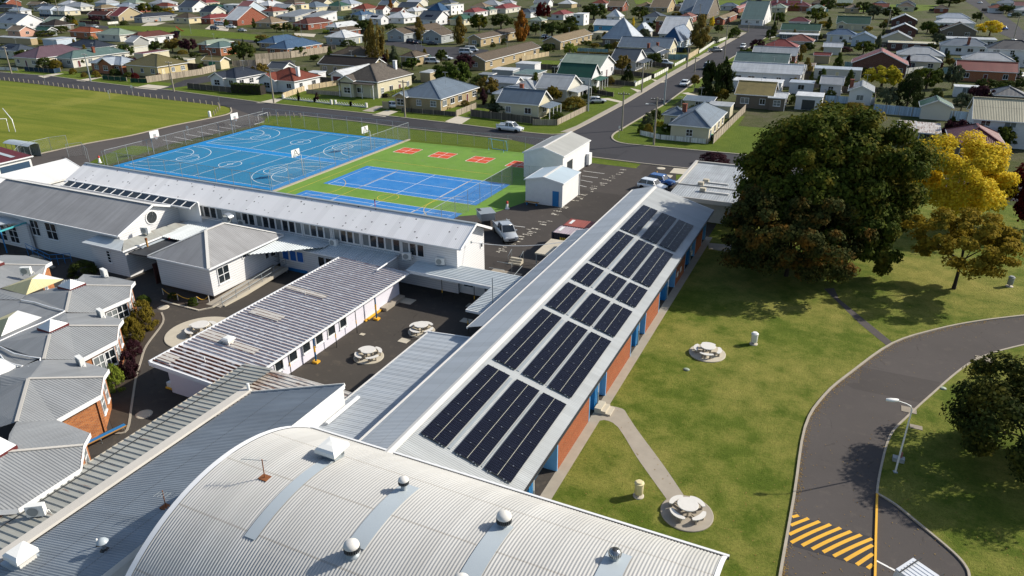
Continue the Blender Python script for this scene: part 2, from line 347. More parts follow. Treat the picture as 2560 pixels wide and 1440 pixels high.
asphalt('asphalt_road', hexc('#3d3d40'), hexc('#4a494c'), hexc('#323235'), .05, .3); asphalt('asphalt_yard', hexc('#3d3a38'), hexc('#56514d'), hexc('#6c665f'), .09, .5)
asphalt('asphalt_drive', hexc('#4a4644'), hexc('#615c59'), hexc('#736b62'), .1, .45); asphalt('asphalt_court', hexc('#3f3c39'), hexc('#55504a'), hexc('#71685b'), .16, .6)
def turf(name, c1, c2, sc=.25, amt=.5, rough=.9):
    g = NG(name); o = g.obj(); a = g.noise(o, sc, 6, .7); b = g.noise(o, 5, 4, .7)
    w_ = g.noise(o, .5, 6, .75); col = g.mix(g.math('MULTIPLY', g.math('ADD', a, g.math('MULTIPLY', g.math('SUBTRACT', b, .5), amt)), 1, clamp=True), c1, c2)
    MATS[name] = g.done(g.mix(g.math('MULTIPLY', g.math('SUBTRACT', w_, .54, clamp=True), 2.2, clamp=True), col, hexc('#6f6d60')), rough, 0, .2)
turf('turf_green', hexc('#4f7629'), hexc('#759542'), .3, .7); turf('turf_blue', hexc('#125c9c'), hexc('#4489c6'), .5, .8); turf('court_blue', hexc('#1a5f86'), hexc('#3482a8'), .12, .5, .85); turf('court_blue_bright', hexc('#1272ad'), hexc('#1d80bb'), .2, .2, .85); turf('turf_red', hexc('#b3432a'), hexc('#c75a3a'), .5)
plain('line_white', hexc('#e6e6e2', .92), .8, .08, 3); plain('line_yellow', hexc('#cfae45'), .8, .1, 3)
g = NG('line_worn'); f = g.noise(g.obj(), 4, 5, .7); MATS['line_worn'] = g.done(g.mix(g.math('GREATER_THAN', f, .5), hexc('#5a544c'), hexc('#c8c3b6')), .9, 0, .1)
# foliage
leaf('leaf_dark', hexc('#2f3b1e'), hexc('#4a5426'), hexc('#5f5a26')); leaf('leaf_oak', hexc('#2f3c17'), hexc('#535d22'), hexc('#7a6e29'), .28); leaf('leaf_rust', hexc('#2f371c'), hexc('#4a4c26'), hexc('#75511f')); leaf('leaf_yellow', hexc('#d0b526'), hexc('#e8d14a'), hexc('#b5a32a'), .35)
leaf('leaf_gold', hexc('#7a6a22'), hexc('#96802c'), hexc('#636024'), .3); leaf('leaf_green', hexc('#3b4a1e'), hexc('#5a6a2a')); leaf('leaf_grey', hexc('#4c5540'), hexc('#6a7358')); leaf('leaf_lime', hexc('#7f8f35'), hexc('#9aa545')); leaf('leaf_red', hexc('#511a1c'), hexc('#6e2422')); leaf('leaf_purple', hexc('#38242a'), hexc('#523138'))
leaf('leaf_orange', hexc('#7d4f1c'), hexc('#96652a'), hexc('#5a4a1e')); leaf('leaf_cypress', hexc('#273219'), hexc('#3b4722')); leaf('leaf_brightred', hexc('#b0402e'), hexc('#c9553a')); leaf('leaf_brown', hexc('#63552a'), hexc('#7a6a33'), hexc('#5a5528'))
leaf('leaf_bush', hexc('#5f5620'), hexc('#7a6a28'), hexc('#4c4a1c')); leaf('leaf_fallen', hexc('#8a6a3a'), hexc('#b09a60'), None, 0.)
# car paint
for k, h, r in (('white', '#dcdfe1', .25), ('silver', '#a9aeb2', .3), ('blue', '#1b4f8f', .25), ('dark', '#23282e', .25), ('orange', '#c46a1c', .3), ('navy', '#1f2c3c', .25), ('red', '#8c1f1c', .3), ('grey', '#6e7478', .3)):
    g = NG('paint_' + k); g.done(hexc(h, .95), r, .15, .5); g.b.inputs['Coat Weight'].default_value = .5; MATS['paint_' + k] = g.m
# ------------------------------------------------------------------ ground, roads, paths
def sheet(name, pts, mat, z, kind='structure', px=True):
    P = [(W(*p) if px else Vector((*p, 0))) for p in pts]
    mb = MB(); mb.face([(p.x, p.y, z) for p in P])
    o = mb.build(name, mat)
    if o.data.polygons[0].normal.z < 0: o.data.flip_normals()
    return struct(o, kind) if kind else o
sheet('ground', [(-1600, -300), (1200, -300), (1200, 1900), (-1600, 1900)], 'suburb', -.02, px=False)
sheet('lawn', [(-13.3, 5), (90, 5), (90, 112), (-13.3, 112)], 'lawn', .0, px=False)
fld = [W(-200, 190), W(0, 201), W(112, 213), W(250, 229), W(400, 247), W(500, 258), W(560, 266), W(577, 272), W(573, 282), W(520, 295), W(425, 314), W(325, 338), W(215, 358), W(100, 383), W(-60, 420), W(-500, 520), W(-900, 420), W(-700, 200)]
sheet('sports_field', [(p.x, p.y) for p in fld], 'grass_field', .0, px=False)
sheet('school_yard', [(-100, 5), (-13.2, 5), (-13.2, 88), (-19.4, 88), (-19.4, 117.3), (-44, 118), (-44, 70), (-100, 64)], 'asphalt_court', .004, px=False)
sheet('car_park', [(-44, 70), (-26, 56), (-13.3, 82.3), (-19.4, 88), (-19.4, 117.2), (-37.5, 118), (-44.2, 118.2)], 'asphalt_yard', .008, px=False)
sheet('school_driveway', [(577, 270), (574, 284), (520, 297), (425, 316), (325, 340), (215, 360), (100, 385), (20, 415), (190, 430), (222, 407), (250, 392), (300, 372), (332, 364), (370, 366), (385, 372), (437, 357), (640, 312), (662, 300), (645, 288), (610, 276)], 'asphalt_drive', .006)
sheet('verge', [(222, 407), (250, 392), (300, 372), (332, 364), (370, 366), (385, 374), (270, 413)], 'grass_bright', .008)
sheet('verge', [(640, 313), (662, 300), (672, 290), (750, 290), (890, 304), (1025, 322), (1280, 350), (1460, 375), (1460, 392), (1330, 395), (1280, 379), (1002, 358), (672, 313)], 'grass_bright', .004)
sheet('verge', [(1459, 393), (1480, 393), (1602, 410), (1590, 421), (1475, 407), (1461, 417)], 'grass_bright', .012)
sheet('verge', [(1690, 437), (1708, 436), (1702, 449), (1690, 449)], 'grass_bright', .012)
sheet('path', [(1674, 432), (1685, 420), (1722, 423), (1712, 436)], 'concrete_pale', .012)
# main road, side street
road = [(-400, 130), (0, 181), (130, 191), (225, 204), (332, 217), (425, 226), (640, 255), (897, 282), (1115, 307), (1310, 331), (1380, 337), (1420, 332), (1444, 322), (1572, 254), (1670, 195), (1865, 82), (1905, 62),
        (1945, 70), (1920, 91), (1800, 162), (1715, 222), (1660, 262), (1556, 322), (1534, 336), (1531, 347), (1545, 356), (1570, 361), (1847, 386), (2000, 404), (2600, 470), (2600, 510), (1985, 437), (1720, 422), (1602, 409), (1460, 391), (1280, 350), (1025, 322), (890, 304), (750, 289), (672, 289), (640, 291), (577, 269), (560, 265), (400, 246), (250, 228), (112, 212), (0, 199), (-400, 150)]
sheet('road', road, 'asphalt_road', .012)
def kerb(pts, wd=.16, h=.13, mat='kerb', px=True, name='kerb', z0=0.):
    P = [(W(*p) if px else Vector((*p, 0))) for p in pts]; mb = MB()
    Q = []
    for a, b in zip(P, P[1:]):                               # subdivide for smooth curves
        Q.append(a)
    Q.append(P[-1])
    n = len(Q); L, Rr = [], []
    for i in range(n):
        d = (Q[min(i + 1, n - 1)] - Q[max(i - 1, 0)]).normalized(); s = Vector((-d.y, d.x, 0)) * wd / 2
        L.append(Q[i] + s); Rr.append(Q[i] - s)
    up = Vector((0, 0, h + z0)); lo = Vector((0, 0, z0 - .01))
    mb.grid([[a + lo for a in L], [a + up for a in L], [a + up for a in Rr], [a + lo for a in Rr]], 0, False)
    return struct(mb.build(name, mat))
def smooth(pts, k=4):
    out = []
    n = len(pts)
    for i in range(n - 1):
        p0, p1, p2, p3 = pts[max(i - 1, 0)], pts[i], pts[i + 1], pts[min(i + 2, n - 1)]
        for j in range(k):
            t = j / k; out.append(tuple(.5 * (2 * p1[c] + (p2[c] - p0[c]) * t + (2 * p0[c] - 5 * p1[c] + 4 * p2[c] - p3[c]) * t * t + (3 * p1[c] - p0[c] - 3 * p2[c] + p3[c]) * t ** 3) for c in (0, 1)))
    return out + [tuple(pts[-1])]
kerb(road[1:10] + smooth([(1310, 331), (1380, 337), (1420, 332), (1444, 322), (1500, 293)]) + [(1572, 254), (1670, 195), (1865, 82)], .3)
kerb([(1920, 91), (1800, 162), (1715, 222), (1660, 262)] + smooth([(1610, 290), (1556, 322), (1534, 336), (1531, 347), (1545, 356), (1570, 361)]) + [(1847, 386), (2000, 404)], .3)
kerb([(1985, 437), (1720, 422), (1602, 409), (1460, 391)], .25); kerb([(1280, 350), (1025, 322), (890, 304), (750, 289), (672, 289)], .25); kerb(smooth([(577, 270), (574, 284), (520, 297), (425, 316), (325, 340), (215, 360), (100, 385)]), .25)
# footpath beside the side street
for a, b in (((1345, 344), (1560, 252)),): pass
sheet('footpath', [(1424, 330), (1446, 319), (1574, 252), (1672, 193), (1864, 81), (1852, 81), (1655, 193), (1560, 251), (1440, 315), (1400, 330)], 'concrete', .02)
# curved drive on the right
dl = smooth([(1940, 1520), (1950, 1440), (1985, 1240), (2012, 1070), (2060, 990), (2130, 930), (2230, 860), (2340, 825), (2440, 805), (2560, 790), (2700, 776)])
dr = smooth([(2700, 836), (2560, 862), (2460, 890), (2400, 925), (2330, 985), (2270, 1040), (2225, 1090), (2200, 1180), (2192, 1235)])
bay = smooth([(2192, 1235), (2237, 1262), (2290, 1305), (2382, 1382), (2415, 1420), (2424, 1450), (2440, 1540)])
sheet('driveway', dl + dr + bay[1:], 'asphalt_drive', .006)
kerb(dl, .16, .12); kerb(dr, .14, .05); kerb(bay, .13, .1)
kerb([(2192, 1237), (2189, 1340), (2187, 1440), (2185, 1540)], .12, .12, 'yellow_paint')
# speed hump with diagonal stripes
def hz(y): t = (y - 34.75) / 2.6; return .014 + .07 * math.sin(math.pi * max(0, min(1, t)))
hx0, hx1 = .72, 5.12
mb = MB(); ys = [34.75 + 2.6 * k / 10 for k in range(11)]
mb.grid([[(x, y, hz(y)) for y in ys] for x in (hx0, hx1)])
hump = struct(mb.build('speed_hump', 'asphalt_road'))
st = [((240, 855), (305, 835)), ((225, 945), (405, 865)), ((210, 1035), (515, 895)), ((230, 1110), (625, 925)), ((340, 1140), (725, 960)), ((440, 1175), (830, 995)), ((550, 1205), (930, 1030)), ((655, 1245), (1040, 1070)), ((770, 1285), (1045, 1140)), ((885, 1330), (1045, 1230)), ((995, 1365), (1045, 1330))]
for a, b in st:
    A, B = W(1920 + a[0] / 4, 1080 + a[1] / 4), W(1920 + b[0] / 4, 1080 + b[1] / 4); d = (B - A).normalized(); s = Vector((-d.y, d.x, 0)) * .105
    rows = []
    for k in range(9):
        p = A.lerp(B, k / 8); rows.append([(q.x, q.y, hz(q.y) + .006) for q in (p - s, p + s)])
    o = MB().grid(rows).build('hump_stripe', 'yellow_paint', hump)
# lawn paths
sheet('path', smooth([(1486, 1060), (1510, 1050), (1545, 1068), (1590, 1140), (1625, 1190), (1668, 1250)], 3) + smooth([(1712, 1242), (1660, 1165), (1597, 1080), (1570, 1040), (1556, 1022), (1512, 1012)], 3), 'concrete', .01)
sheet('path', [(2060, 722), (2085, 720), (2097, 747), (2236, 860), (2220, 867), (2150, 810)], 'asphalt_drive', .008)
sheet('path', [(1770, 607), (1860, 616), (1900, 630), (1880, 640), (1772, 622)], 'concrete', .008)
sheet('apron', [(-13.5, 27.5), (-12.75, 27.5), (-12.75, 83), (-13.5, 83)], 'concrete', .016, px=False)
for p in ((2465, 900, 1.5, 1.0, .5), (2272, 1025, 1.0, .8, .4), (2290, 1068, .8, .5, .4)):
    c = W(p[0], p[1]); struct(MB().box(-p[2] / 2, p[2] / 2, -p[3] / 2, p[3] / 2, 0, .03).build('pit_cover', 'timber_grey', None)).location = (c.x, c.y, .0)
for x, y in ((2357, 970), (1716, 1131)): pass
# parking bays and yard markings
def line(a, b, wd=.1, mat='line_white', z=.02, px=True, parent=None, name='painted_line'):
    A, B = (W(*a), W(*b)) if px else (Vector((*a, 0)), Vector((*b, 0))); d = (B - A).normalized(); s = Vector((-d.y, d.x, 0)) * wd / 2
    up = Vector((0, 0, z)); o = MB().face([A - s + up, B - s + up, B + s + up, A + s + up]).build(name, mat, parent)
    return o if parent else struct(o)
for a, b in (((1700, 1400), (1640, 1420)), ((1750, 1370), (1870, 1400)), ((1640, 1400), (1700, 1415))): pass
for x0, y0, x1, y1 in ((1630, 1400, 1830, 1432), (1745, 1370, 1925, 1405), (1860, 1343, 2010, 1368), (1975, 1318, 2130, 1345), (2085, 1293, 2235, 1318), (2190, 1270, 2330, 1292), (2290, 1247, 2410, 1268)):
    line((x0 / 4, y0 / 4), (x1 / 4, y1 / 4), .1)
for x0, y0, x1, y1 in ((715, 270, 925, 298), (700, 318, 860, 340), (690, 362, 805, 383), (675, 415, 745, 430), (0, 818, 130, 832)):
    line((1280 + x0 / 4, 360 + y0 / 4), (1280 + x1 / 4, 360 + y1 / 4), .1)
line((2187, 1400), (2240, 1428), .12, z=.014)
# worn white patches along the car park
rng = random.Random(5)
for k in range(46):
    t = k / 45; c = W(1555 - 305 * t, 425 + 205 * t); c += Vector((rng.uniform(-.5, .5), rng.uniform(-.4, .4), 0)); a = rng.uniform(.2, .6); b = rng.uniform(.08, .16)
    if k in (18, 19, 26, 27, 31): continue
    q = [Vector((-a, -b, 0)), Vector((a, -b, 0)), Vector((a * .9, b, 0)), Vector((-a, b, 0))]; rot = Matrix.Rotation(rng.uniform(-.15, .15), 3, 'Z')
    struct(MB().face([c + rot @ p + Vector((0, 0, .018)) for p in q]).build('painted_line', 'line_worn'))
# streets farther out
S = lambda R_, pts: [((0, 640, 1280, 1920)[R_] + x / 4, y / 4) for x, y in pts]
sheet('road', S(0, [(-400, 205), (400, 168), (720, 172), (790, 235), (1100, 262), (1900, 300), (2560, 395), (3200, 470), (3200, 510), (2560, 432), (1900, 325), (1100, 290), (760, 260), (690, 195), (400, 185), (-400, 235)]), 'asphalt_road', .012)
sheet('park_lawn', S(0, [(1080, 262), (1500, 262), (2100, 300), (2560, 345), (3000, 400), (2900, 440), (2560, 405), (2000, 365), (1600, 345), (1330, 300), (1090, 285)]), 'grass_bright', .02)
sheet('road', S(1, [(1300, 410), (1480, 405), (1600, 430), (1700, 470), (2050, 470), (2330, 500), (2300, 540), (2050, 590), (1900, 600), (1740, 560), (1500, 480), (1300, 450)]), 'asphalt_road', .012)
sheet('road', S(2, [(2260, 275), (2900, 310), (2900, 335), (2480, 320), (2330, 315)]), 'asphalt_road', .014)
sheet('road', S(3, [(1880, -40), (2120, -40), (2330, 130), (2480, 240), (2620, 360), (2800, 520), (2800, 620), (2560, 440), (2330, 340), (2270, 240), (2090, 80)]), 'asphalt_road', .012)
sheet('park_lawn', S(2, [(1220, 0), (2560, 5), (2800, 40), (2600, 70), (2000, 55), (1240, 40)]), 'grass_bright', .02)
sheet('park_lawn', S(3, [(800, 60), (1150, 45), (1700, 50), (1750, 90), (1300, 130), (900, 120)]), 'grass_bright', .02)
sheet('laneway', S(0, [(1680, 860), (1850, 800), (2150, 745), (2300, 720), (2290, 690), (2600, 640), (2900, 600), (2960, 650), (2600, 720), (2200, 800), (1800, 870), (1480, 905), (1340, 875), (1480, 850)]), 'asphalt_road', .014)
sheet('driveway_apron', S(0, [(1335, 878), (1480, 845), (1690, 865), (1560, 900)]), 'concrete_pale', .022)
for R_, q in ((0, [(380, 760), (560, 735), (640, 735), (440, 780)]), (0, [(760, 805), (900, 780), (1040, 770), (850, 815)]), (1, [(0, 1030), (190, 985), (270, 990), (180, 1035)]), (1, [(1160, 1150), (1310, 1100), (1420, 1115), (1290, 1168)]), (1, [(1890, 1215), (2010, 1160), (2150, 1180), (2040, 1250)]),
              (0, [(1410, 260), (1480, 225), (1660, 225), (1560, 255)]), (0, [(2050, 290), (2110, 245), (2300, 260), (2280, 310)]), (1, [(380, 330), (600, 340), (580, 370), (390, 355)]), (2, [(880, 985), (960, 980), (1130, 1020), (1090, 1030)]), (2, [(1180, 880), (1300, 905), (1350, 915), (1260, 925)]), (2, [(1390, 790), (1520, 815), (1550, 820), (1460, 830)]), (2, [(1690, 930), (1760, 925), (1880, 960), (1800, 960)])):
    sheet('driveway_apron', S(R_, q), 'concrete_pale', .018)
sheet('gravel_drive', S(1, [(1060, 1110), (1200, 1060), (1290, 1060), (1170, 1120)]), 'concrete', .016)

def strip_(pts, dy, z=.003): P = [W(*p) for p in pts]; sheet('verge', [(p.x, p.y - .5) for p in P] + [(p.x, p.y + dy) for p in P[::-1]], 'grass_bright', z, px=False)
strip_(road[1:7], 9); strip_(road[6:11], 17)
for q in ([(-41, 126), (-13, 125), (-13, 149), (-41, 149)], [(-56, 124), (-47, 124), (-47, 340), (-55, 340)], [(-41, 150), (-37.5, 150), (-37.5, 340), (-41, 340)]): sheet('verge', q, 'grass_bright', .005, px=False)
for R_, q in ((3, [(560, 1030), (1050, 1050), (1050, 1130), (560, 1110)]), (3, [(1300, 1095), (1540, 1075), (1540, 1130), (1300, 1150)]), (2, [(2090, 1290), (2230, 1170), (2330, 1160), (2200, 1340)]), (2, [(900, 870), (1290, 900), (1060, 1010), (1000, 960)]), (2, [(290, 600), (480, 610), (470, 660), (280, 650)])): sheet('back_lawn', S(R_, q), 'grass_bright', .007)
# ------------------------------------------------------------------ shared building pieces
WCACHE = {}
def window(parent, p, n, wd, ht, rows=1, cols=1, frame='trim_white', pane='glass', sill=True, name='window', org=None):
    """frame (part) with its pane (sub-part); p = centre on the wall face in world space, n = outward horizontal normal"""
    k = (round(wd, 2), round(ht, 2), rows, cols, frame, pane, sill)
    if k not in WCACHE:
        mb = MB(); a, b, t = wd / 2, ht / 2, .07
        for x0, x1, z0, z1 in ((-a, -a + t, -b, b), (a - t, a, -b, b), (-a + t, a - t, b - t, b), (-a + t, a - t, -b, -b + t)): mb.box(x0, x1, -.07, .0, z0, z1)
        for c in range(1, cols): x = -a + wd * c / cols; mb.box(x - .03, x + .03, -.06, 0, -b + t, b - t)
        for r in range(1, rows): z = -b + ht * r / rows; mb.box(-a + t, a - t, -.055, 0, z - .028, z + .028)
        if sill: mb.box(-a - .05, a + .05, -.12, 0, -b - .06, -b - .001)
        WCACHE[k] = (mb.mesh('window', frame), MB().face([(-a + .02, -.022, -b + .02), (a - .02, -.022, -b + .02), (a - .02, -.022, b - .02), (-a + .02, -.022, b - .02)]).mesh('pane', pane))
    fm, pm = WCACHE[k]; o = Vector(ORG.get(parent.name, (0, 0, 0))); n = Vector(n).normalized()
    f = inst(name, fm, parent, Vector(p) + n * .006 - o, (0, 0, math.atan2(n.x, -n.y)))
    inst('pane', pm, f); return f
def box(parent, name, mat, x0, x1, y0, y1, z0, z1): return MB().box(min(x0, x1), max(x0, x1), min(y0, y1), max(y0, y1), z0, z1).build(name, mat, parent)
def aircon(p, rz, label, group='air conditioner units'):
    t = thing('air_conditioner', label, 'air conditioner', p, rz, group)
    b = MB(); b.box(-.45, .45, -.17, .17, .1, .78); bo = b.build('casing', 'plastic_white', t, True)
    m = MB(); m.lathe((0, 0, 0), [(.01, 0), (.27, 0), (.28, .02)], 20); o = m.build('fan_grille', 'plastic_grey', t, True); o.rotation_euler = (R(90), 0, 0); o.location = (-.1, -.175, .44)
    for s in (-.3, .3): MB().box(s - .03, s + .03, -.2, .2, 0, .1).build('bracket', 'galv', t, True)
    MB().tube([(.45, .05, .3), (.6, .05, .28), (.62, .1, .02)], .03).build('pipe', 'plastic_white', t, True)
    return t
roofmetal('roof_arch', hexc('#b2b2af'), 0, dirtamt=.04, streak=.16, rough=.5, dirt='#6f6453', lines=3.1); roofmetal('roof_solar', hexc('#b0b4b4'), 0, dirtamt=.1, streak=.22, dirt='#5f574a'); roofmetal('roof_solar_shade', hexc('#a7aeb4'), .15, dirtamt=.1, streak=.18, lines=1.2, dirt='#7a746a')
roofmetal('roof_skillion', hexc('#858e96'), 0, dirtamt=.2, streak=.3, lines=2.9); roofmetal('roof_hall', hexc('#dedede'), 0, dirtamt=.2, streak=.06, dirt='#8a8782', spots=.5); roofmetal('roof_oct', hexc('#8b8e90'), .17, bumpk=.9, dirtamt=.1, streak=.25); roofmetal('roof_fibro', hexc('#969696'), 0, dirtamt=.1, streak=.4)
roofmetal('roof_strip', hexc('#a2a39c'), 0, dirtamt=.1, streak=.3, rust=.3); roofmetal('roof_lean', hexc('#bfc6c8'), 0, dirtamt=.1, streak=.2); roofmetal('roof_whiteleft', hexc('#d2d3d2'), 0, dirtamt=.15, streak=.1)
g = NG('roof_rusty'); uv = g.uv(); u = g.sep(uv); fr = g.math('FRACT', g.math('DIVIDE', u[0], .40)); rn = g.noise(uv, 1., 6, .75, (2.5, 1.1, 1)); r2 = g.noise(uv, .22, 3)
pan = g.math('MULTIPLY', g.math('LESS_THAN', g.math('ABSOLUTE', g.math('SUBTRACT', fr, .42)), .17), g.math('MULTIPLY', g.math('SUBTRACT', rn, .38, clamp=True), 9, clamp=True))
pan = g.math('MULTIPLY', pan, g.math('MULTIPLY', g.math('SUBTRACT', r2, .12, clamp=True), 4, clamp=True))
col = g.mix(g.math('MULTIPLY', g.noise(uv, 3, 4), .25), hexc('#bfbfc1'), hexc('#8f8d8c')); col = g.mix(pan, col, hexc('#5a3321')); MATS['roof_rusty'] = g.done(col, .6, 0, .3)
g = NG('roof_rusty2'); uv = g.uv(); rn = g.noise(uv, 1., 6, .75, (3.5, .6, 1)); col = g.mix(g.math('MULTIPLY', g.math('SUBTRACT', rn, .46, clamp=True), 6, clamp=True), hexc('#b9b6b0'), hexc('#5f3722')); MATS['roof_rusty2'] = g.done(col, .7, 0, .3)
plain('fibreglass', hexc('#a2abb0'), .35, .05, 1, 0, .4); plain('flash_white', hexc('#d5d2cb', .95), .45, .08, .5); plain('dark_roof', hexc('#2c2f33'), .5, .3, 1.2)
g = NG('fibre_yellow'); f = g.noise(g.uv(), 1, 5, .7, (3, .4, 1)); s = g.math('SINE', g.math('MULTIPLY', g.sep(g.uv())[0], 6.28 / .13)); g.bump(s, .5, .02); MATS['fibre_yellow'] = g.done(g.mix(f, hexc('#cfc69b'), hexc('#b3a977')), .5)
roofmetal('fibre_white', hexc('#dcdedd'), .13, dirtamt=.05, streak=.05)
# solar glass: cells, busbars, centre gap and clamps (local uv: x across 1.70, y along 1.19)
g = NG('solar_glass'); oc = g.sep(g.obj()); cx = g.math('FRACT', g.math('MULTIPLY', oc[0], 1 / .0915)); cy = g.math('FRACT', g.math('MULTIPLY', oc[1], 1 / .19))
ln = g.math('MAXIMUM', g.math('LESS_THAN', cx, .07), g.math('LESS_THAN', cy, .05)); nn = g.noise(g.obj(), 1.5, 2)
col = g.mix(nn, hexc('#0b0d16'), hexc('#10131f')); col = g.mix(g.math('MULTIPLY', ln, .5), col, hexc('#59617a')); MATS['solar_glass'] = g.done(col, .25, 0, .06)
plain('panel_frame', hexc('#17181b'), .4, .05, 3, .3); plain('panel_line', hexc('#b4b4a6'), .5)

# ================================================================== brick classroom block with the solar roof
BX, RX, EX, EZ, RZ = -13.45, -19.95, -12.86, 3.6, 5.6
blk = thing('classroom_block', 'long red brick classroom block with grey gable roof covered in solar panels', 'school building', (-18, 55, 0))
k_ = (RZ - EZ) / (EX - RX)
corr('roof', [(RX, 26.2, RZ), (EX, 26.2, EZ), (EX, 82.2, EZ), (RX, 82.2, RZ)], 'roof_solar', blk, pitch=.15, amp=.016)
lx, lz = -22.64, RZ - k_ * 2.69
corr('roof', [(RX, 26.2, RZ), (RX, 82.2, RZ), (lx, 82.2, lz), (lx, 26.2, lz)], 'roof_solar_shade', blk, pitch=.15, amp=.012)
corr('verandah_roof', [(lx - .02, 43.4, lz - .12), (lx - .02, 67.4, lz - .12), (-24.28, 67.4, lz - .58), (-24.28, 43.4, lz - .58)], 'roof_solar_shade', blk, pitch=.15, amp=.012)
MB().beam((lx, 26.2, lz - .03), (lx, 82.2, lz - .03), .14, .14).build('gutter', 'flash_white', blk)
MB().beam((-24.3, 43.4, lz - .66), (-24.3, 67.4, lz - .66), .12, .14).build('gutter', 'flash_white', blk)
MB().beam((-24.3, 67.45, lz - .62), (lx, 67.45, lz - .15), .08, .16).build('barge_board', 'trim_white', blk)
c = MB(); c.face([(RX - .24, 26.2, RZ - .03), (RX - .24, 82.25, RZ - .03), (RX, 82.25, RZ + .05), (RX, 26.2, RZ + .05)][::-1]); c.face([(RX, 26.2, RZ + .05), (RX, 82.25, RZ + .05), (RX + .3, 82.25, RZ - .04), (RX + .3, 26.2, RZ - .04)][::-1]); c.build('ridge_cap', 'flash_white', blk)
MB().beam((EX + .04, 26.2, EZ - .06), (EX + .04, 82.25, EZ - .06), .12, .12).build('gutter', 'dark_metal', blk)
MB().box(BX + .05, EX - .08, 26.3, 82.1, EZ - .42, EZ - .16).build('fascia', 'trim_white', blk)
for s, (xa, za, xb, zb) in enumerate(((RX, RZ, EX, EZ), (RX, RZ, lx, lz))): MB().beam((xa, 82.24, za - .06), (xb, 82.24, zb - .06), .07, .2).build('barge_board', 'trim_white', blk)
PAN = [(35.3, 41.3), (45.1, 51.5), (56.0, 60.6), (67.0, 71.3), (76.2, 80.0)]
for a, b in PAN: box(blk, 'brick_panel', 'brick_school', BX - .3, BX, a, b, 0, EZ - .42)
box(blk, 'wall', 'wall_plainwhite', -23.9, BX - 1.0, 27, 82.0, 0, 3.3)
m = MB(); m.face([(-22.5, 82.0, 3.3), (BX - 1.0, 82.0, 3.3), (BX - 1.0, 82.0, 3.55), (RX, 82.0, RZ - .12), (-22.5, 82.0, lz - .14)][::-1]); m.build('gable_wall', 'wall_plainwhite', blk)
BAY = [(27.5, 35.3), (41.3, 45.1), (51.5, 56.0), (60.6, 67.0), (71.3, 76.2), (80.0, 81.9)]
for i, (a, b) in enumerate(BAY):
    box(blk, 'bay_panel', 'blue_dark', BX - 1.0, BX - .95, a, b, .0, EZ - .42)
    for y in (a + .05, b - .05): box(blk, 'bay_reveal', 'blue_light', BX - .95, BX + .02, y - .05, y + .05, 0, EZ - .42)
    mid = (a + b) / 2
    if b - a > 3: box(blk, 'pier', 'blue_paint', BX - .95, BX - .1, mid - .35, mid + .35, 0, EZ - .42); MB().tube([(BX + .02, mid, EZ - .3), (BX + .02, mid, 1.4)], .05).build('downpipe', 'trim_white', blk); MB().tube([(BX + .02, mid, 1.4), (BX + .02, mid, 0)], .06).build('downpipe', 'galv', blk)
    w_ = (b - a) / 2 - .55
    if w_ > .6:
        for y in ((a + mid) / 2 - .12, (b + mid) / 2 + .12): window(blk, (BX - .95, y, 2.1), (1, 0, 0), min(w_, 1.6), 1.6, 2, 2)
for y0, y1 in ((61.6, 62.2), (63.0, 63.6), (68.2, 68.8)): box(blk, 'wall_panel', 'concrete_white', BX, BX + .03, y0 + 6, y1 + 6, .8, 1.3)
st = thing('concrete_steps', 'pale concrete steps at the blue doorway of the brick block', 'steps', (BX + .3, 43.1, 0))
for k, (d, h) in enumerate(((.5, .42), (.85, .28), (1.2, .14))): MB().box(-.3, d - .3, -.55, .55, h - .14, h).build('step', 'concrete_pale', st, True)
# near lower roof beside the block
nl = thing('lean_to', 'low grey skillion roofed lean-to on the courtyard side of the brick block', 'lean-to', (-25, 36, 0))
corr('roof', [(-22.7, 27, 3.55), (-22.7, 43.2, 3.55), (-27.75, 43.2, 3.12), (-27.75, 27, 3.12)], 'roof_solar_shade', nl, pitch=.2, amp=.015)
MB().beam((-27.8, 27, 3.06), (-27.8, 43.3, 3.06), .12, .16).build('gutter', 'flash_white', nl); MB().beam((-27.8, 43.28, 3.1), (-22.7, 43.28, 3.52), .08, .2).build('barge_board', 'trim_white', nl)
box(nl, 'wall', 'wall_plainwhite', -27.3, -23.95, 27.2, 43.0, 0, 3.05)
p = W(1000, 985, 3.3); MB().beam((-27.0, 29.6, 3.33), (-27.0, 33.0, 3.33), .22, .12).build('flashing', 'trim_white', nl)
for px, py in ((1197, 833), (1168, 858)):
    p = W(px, py, 4.2); MB().beam(p + V(0, -.7, 0), p + V(0, .7, 0), .45, .12).build('roof_hatch', 'trim_white', blk)
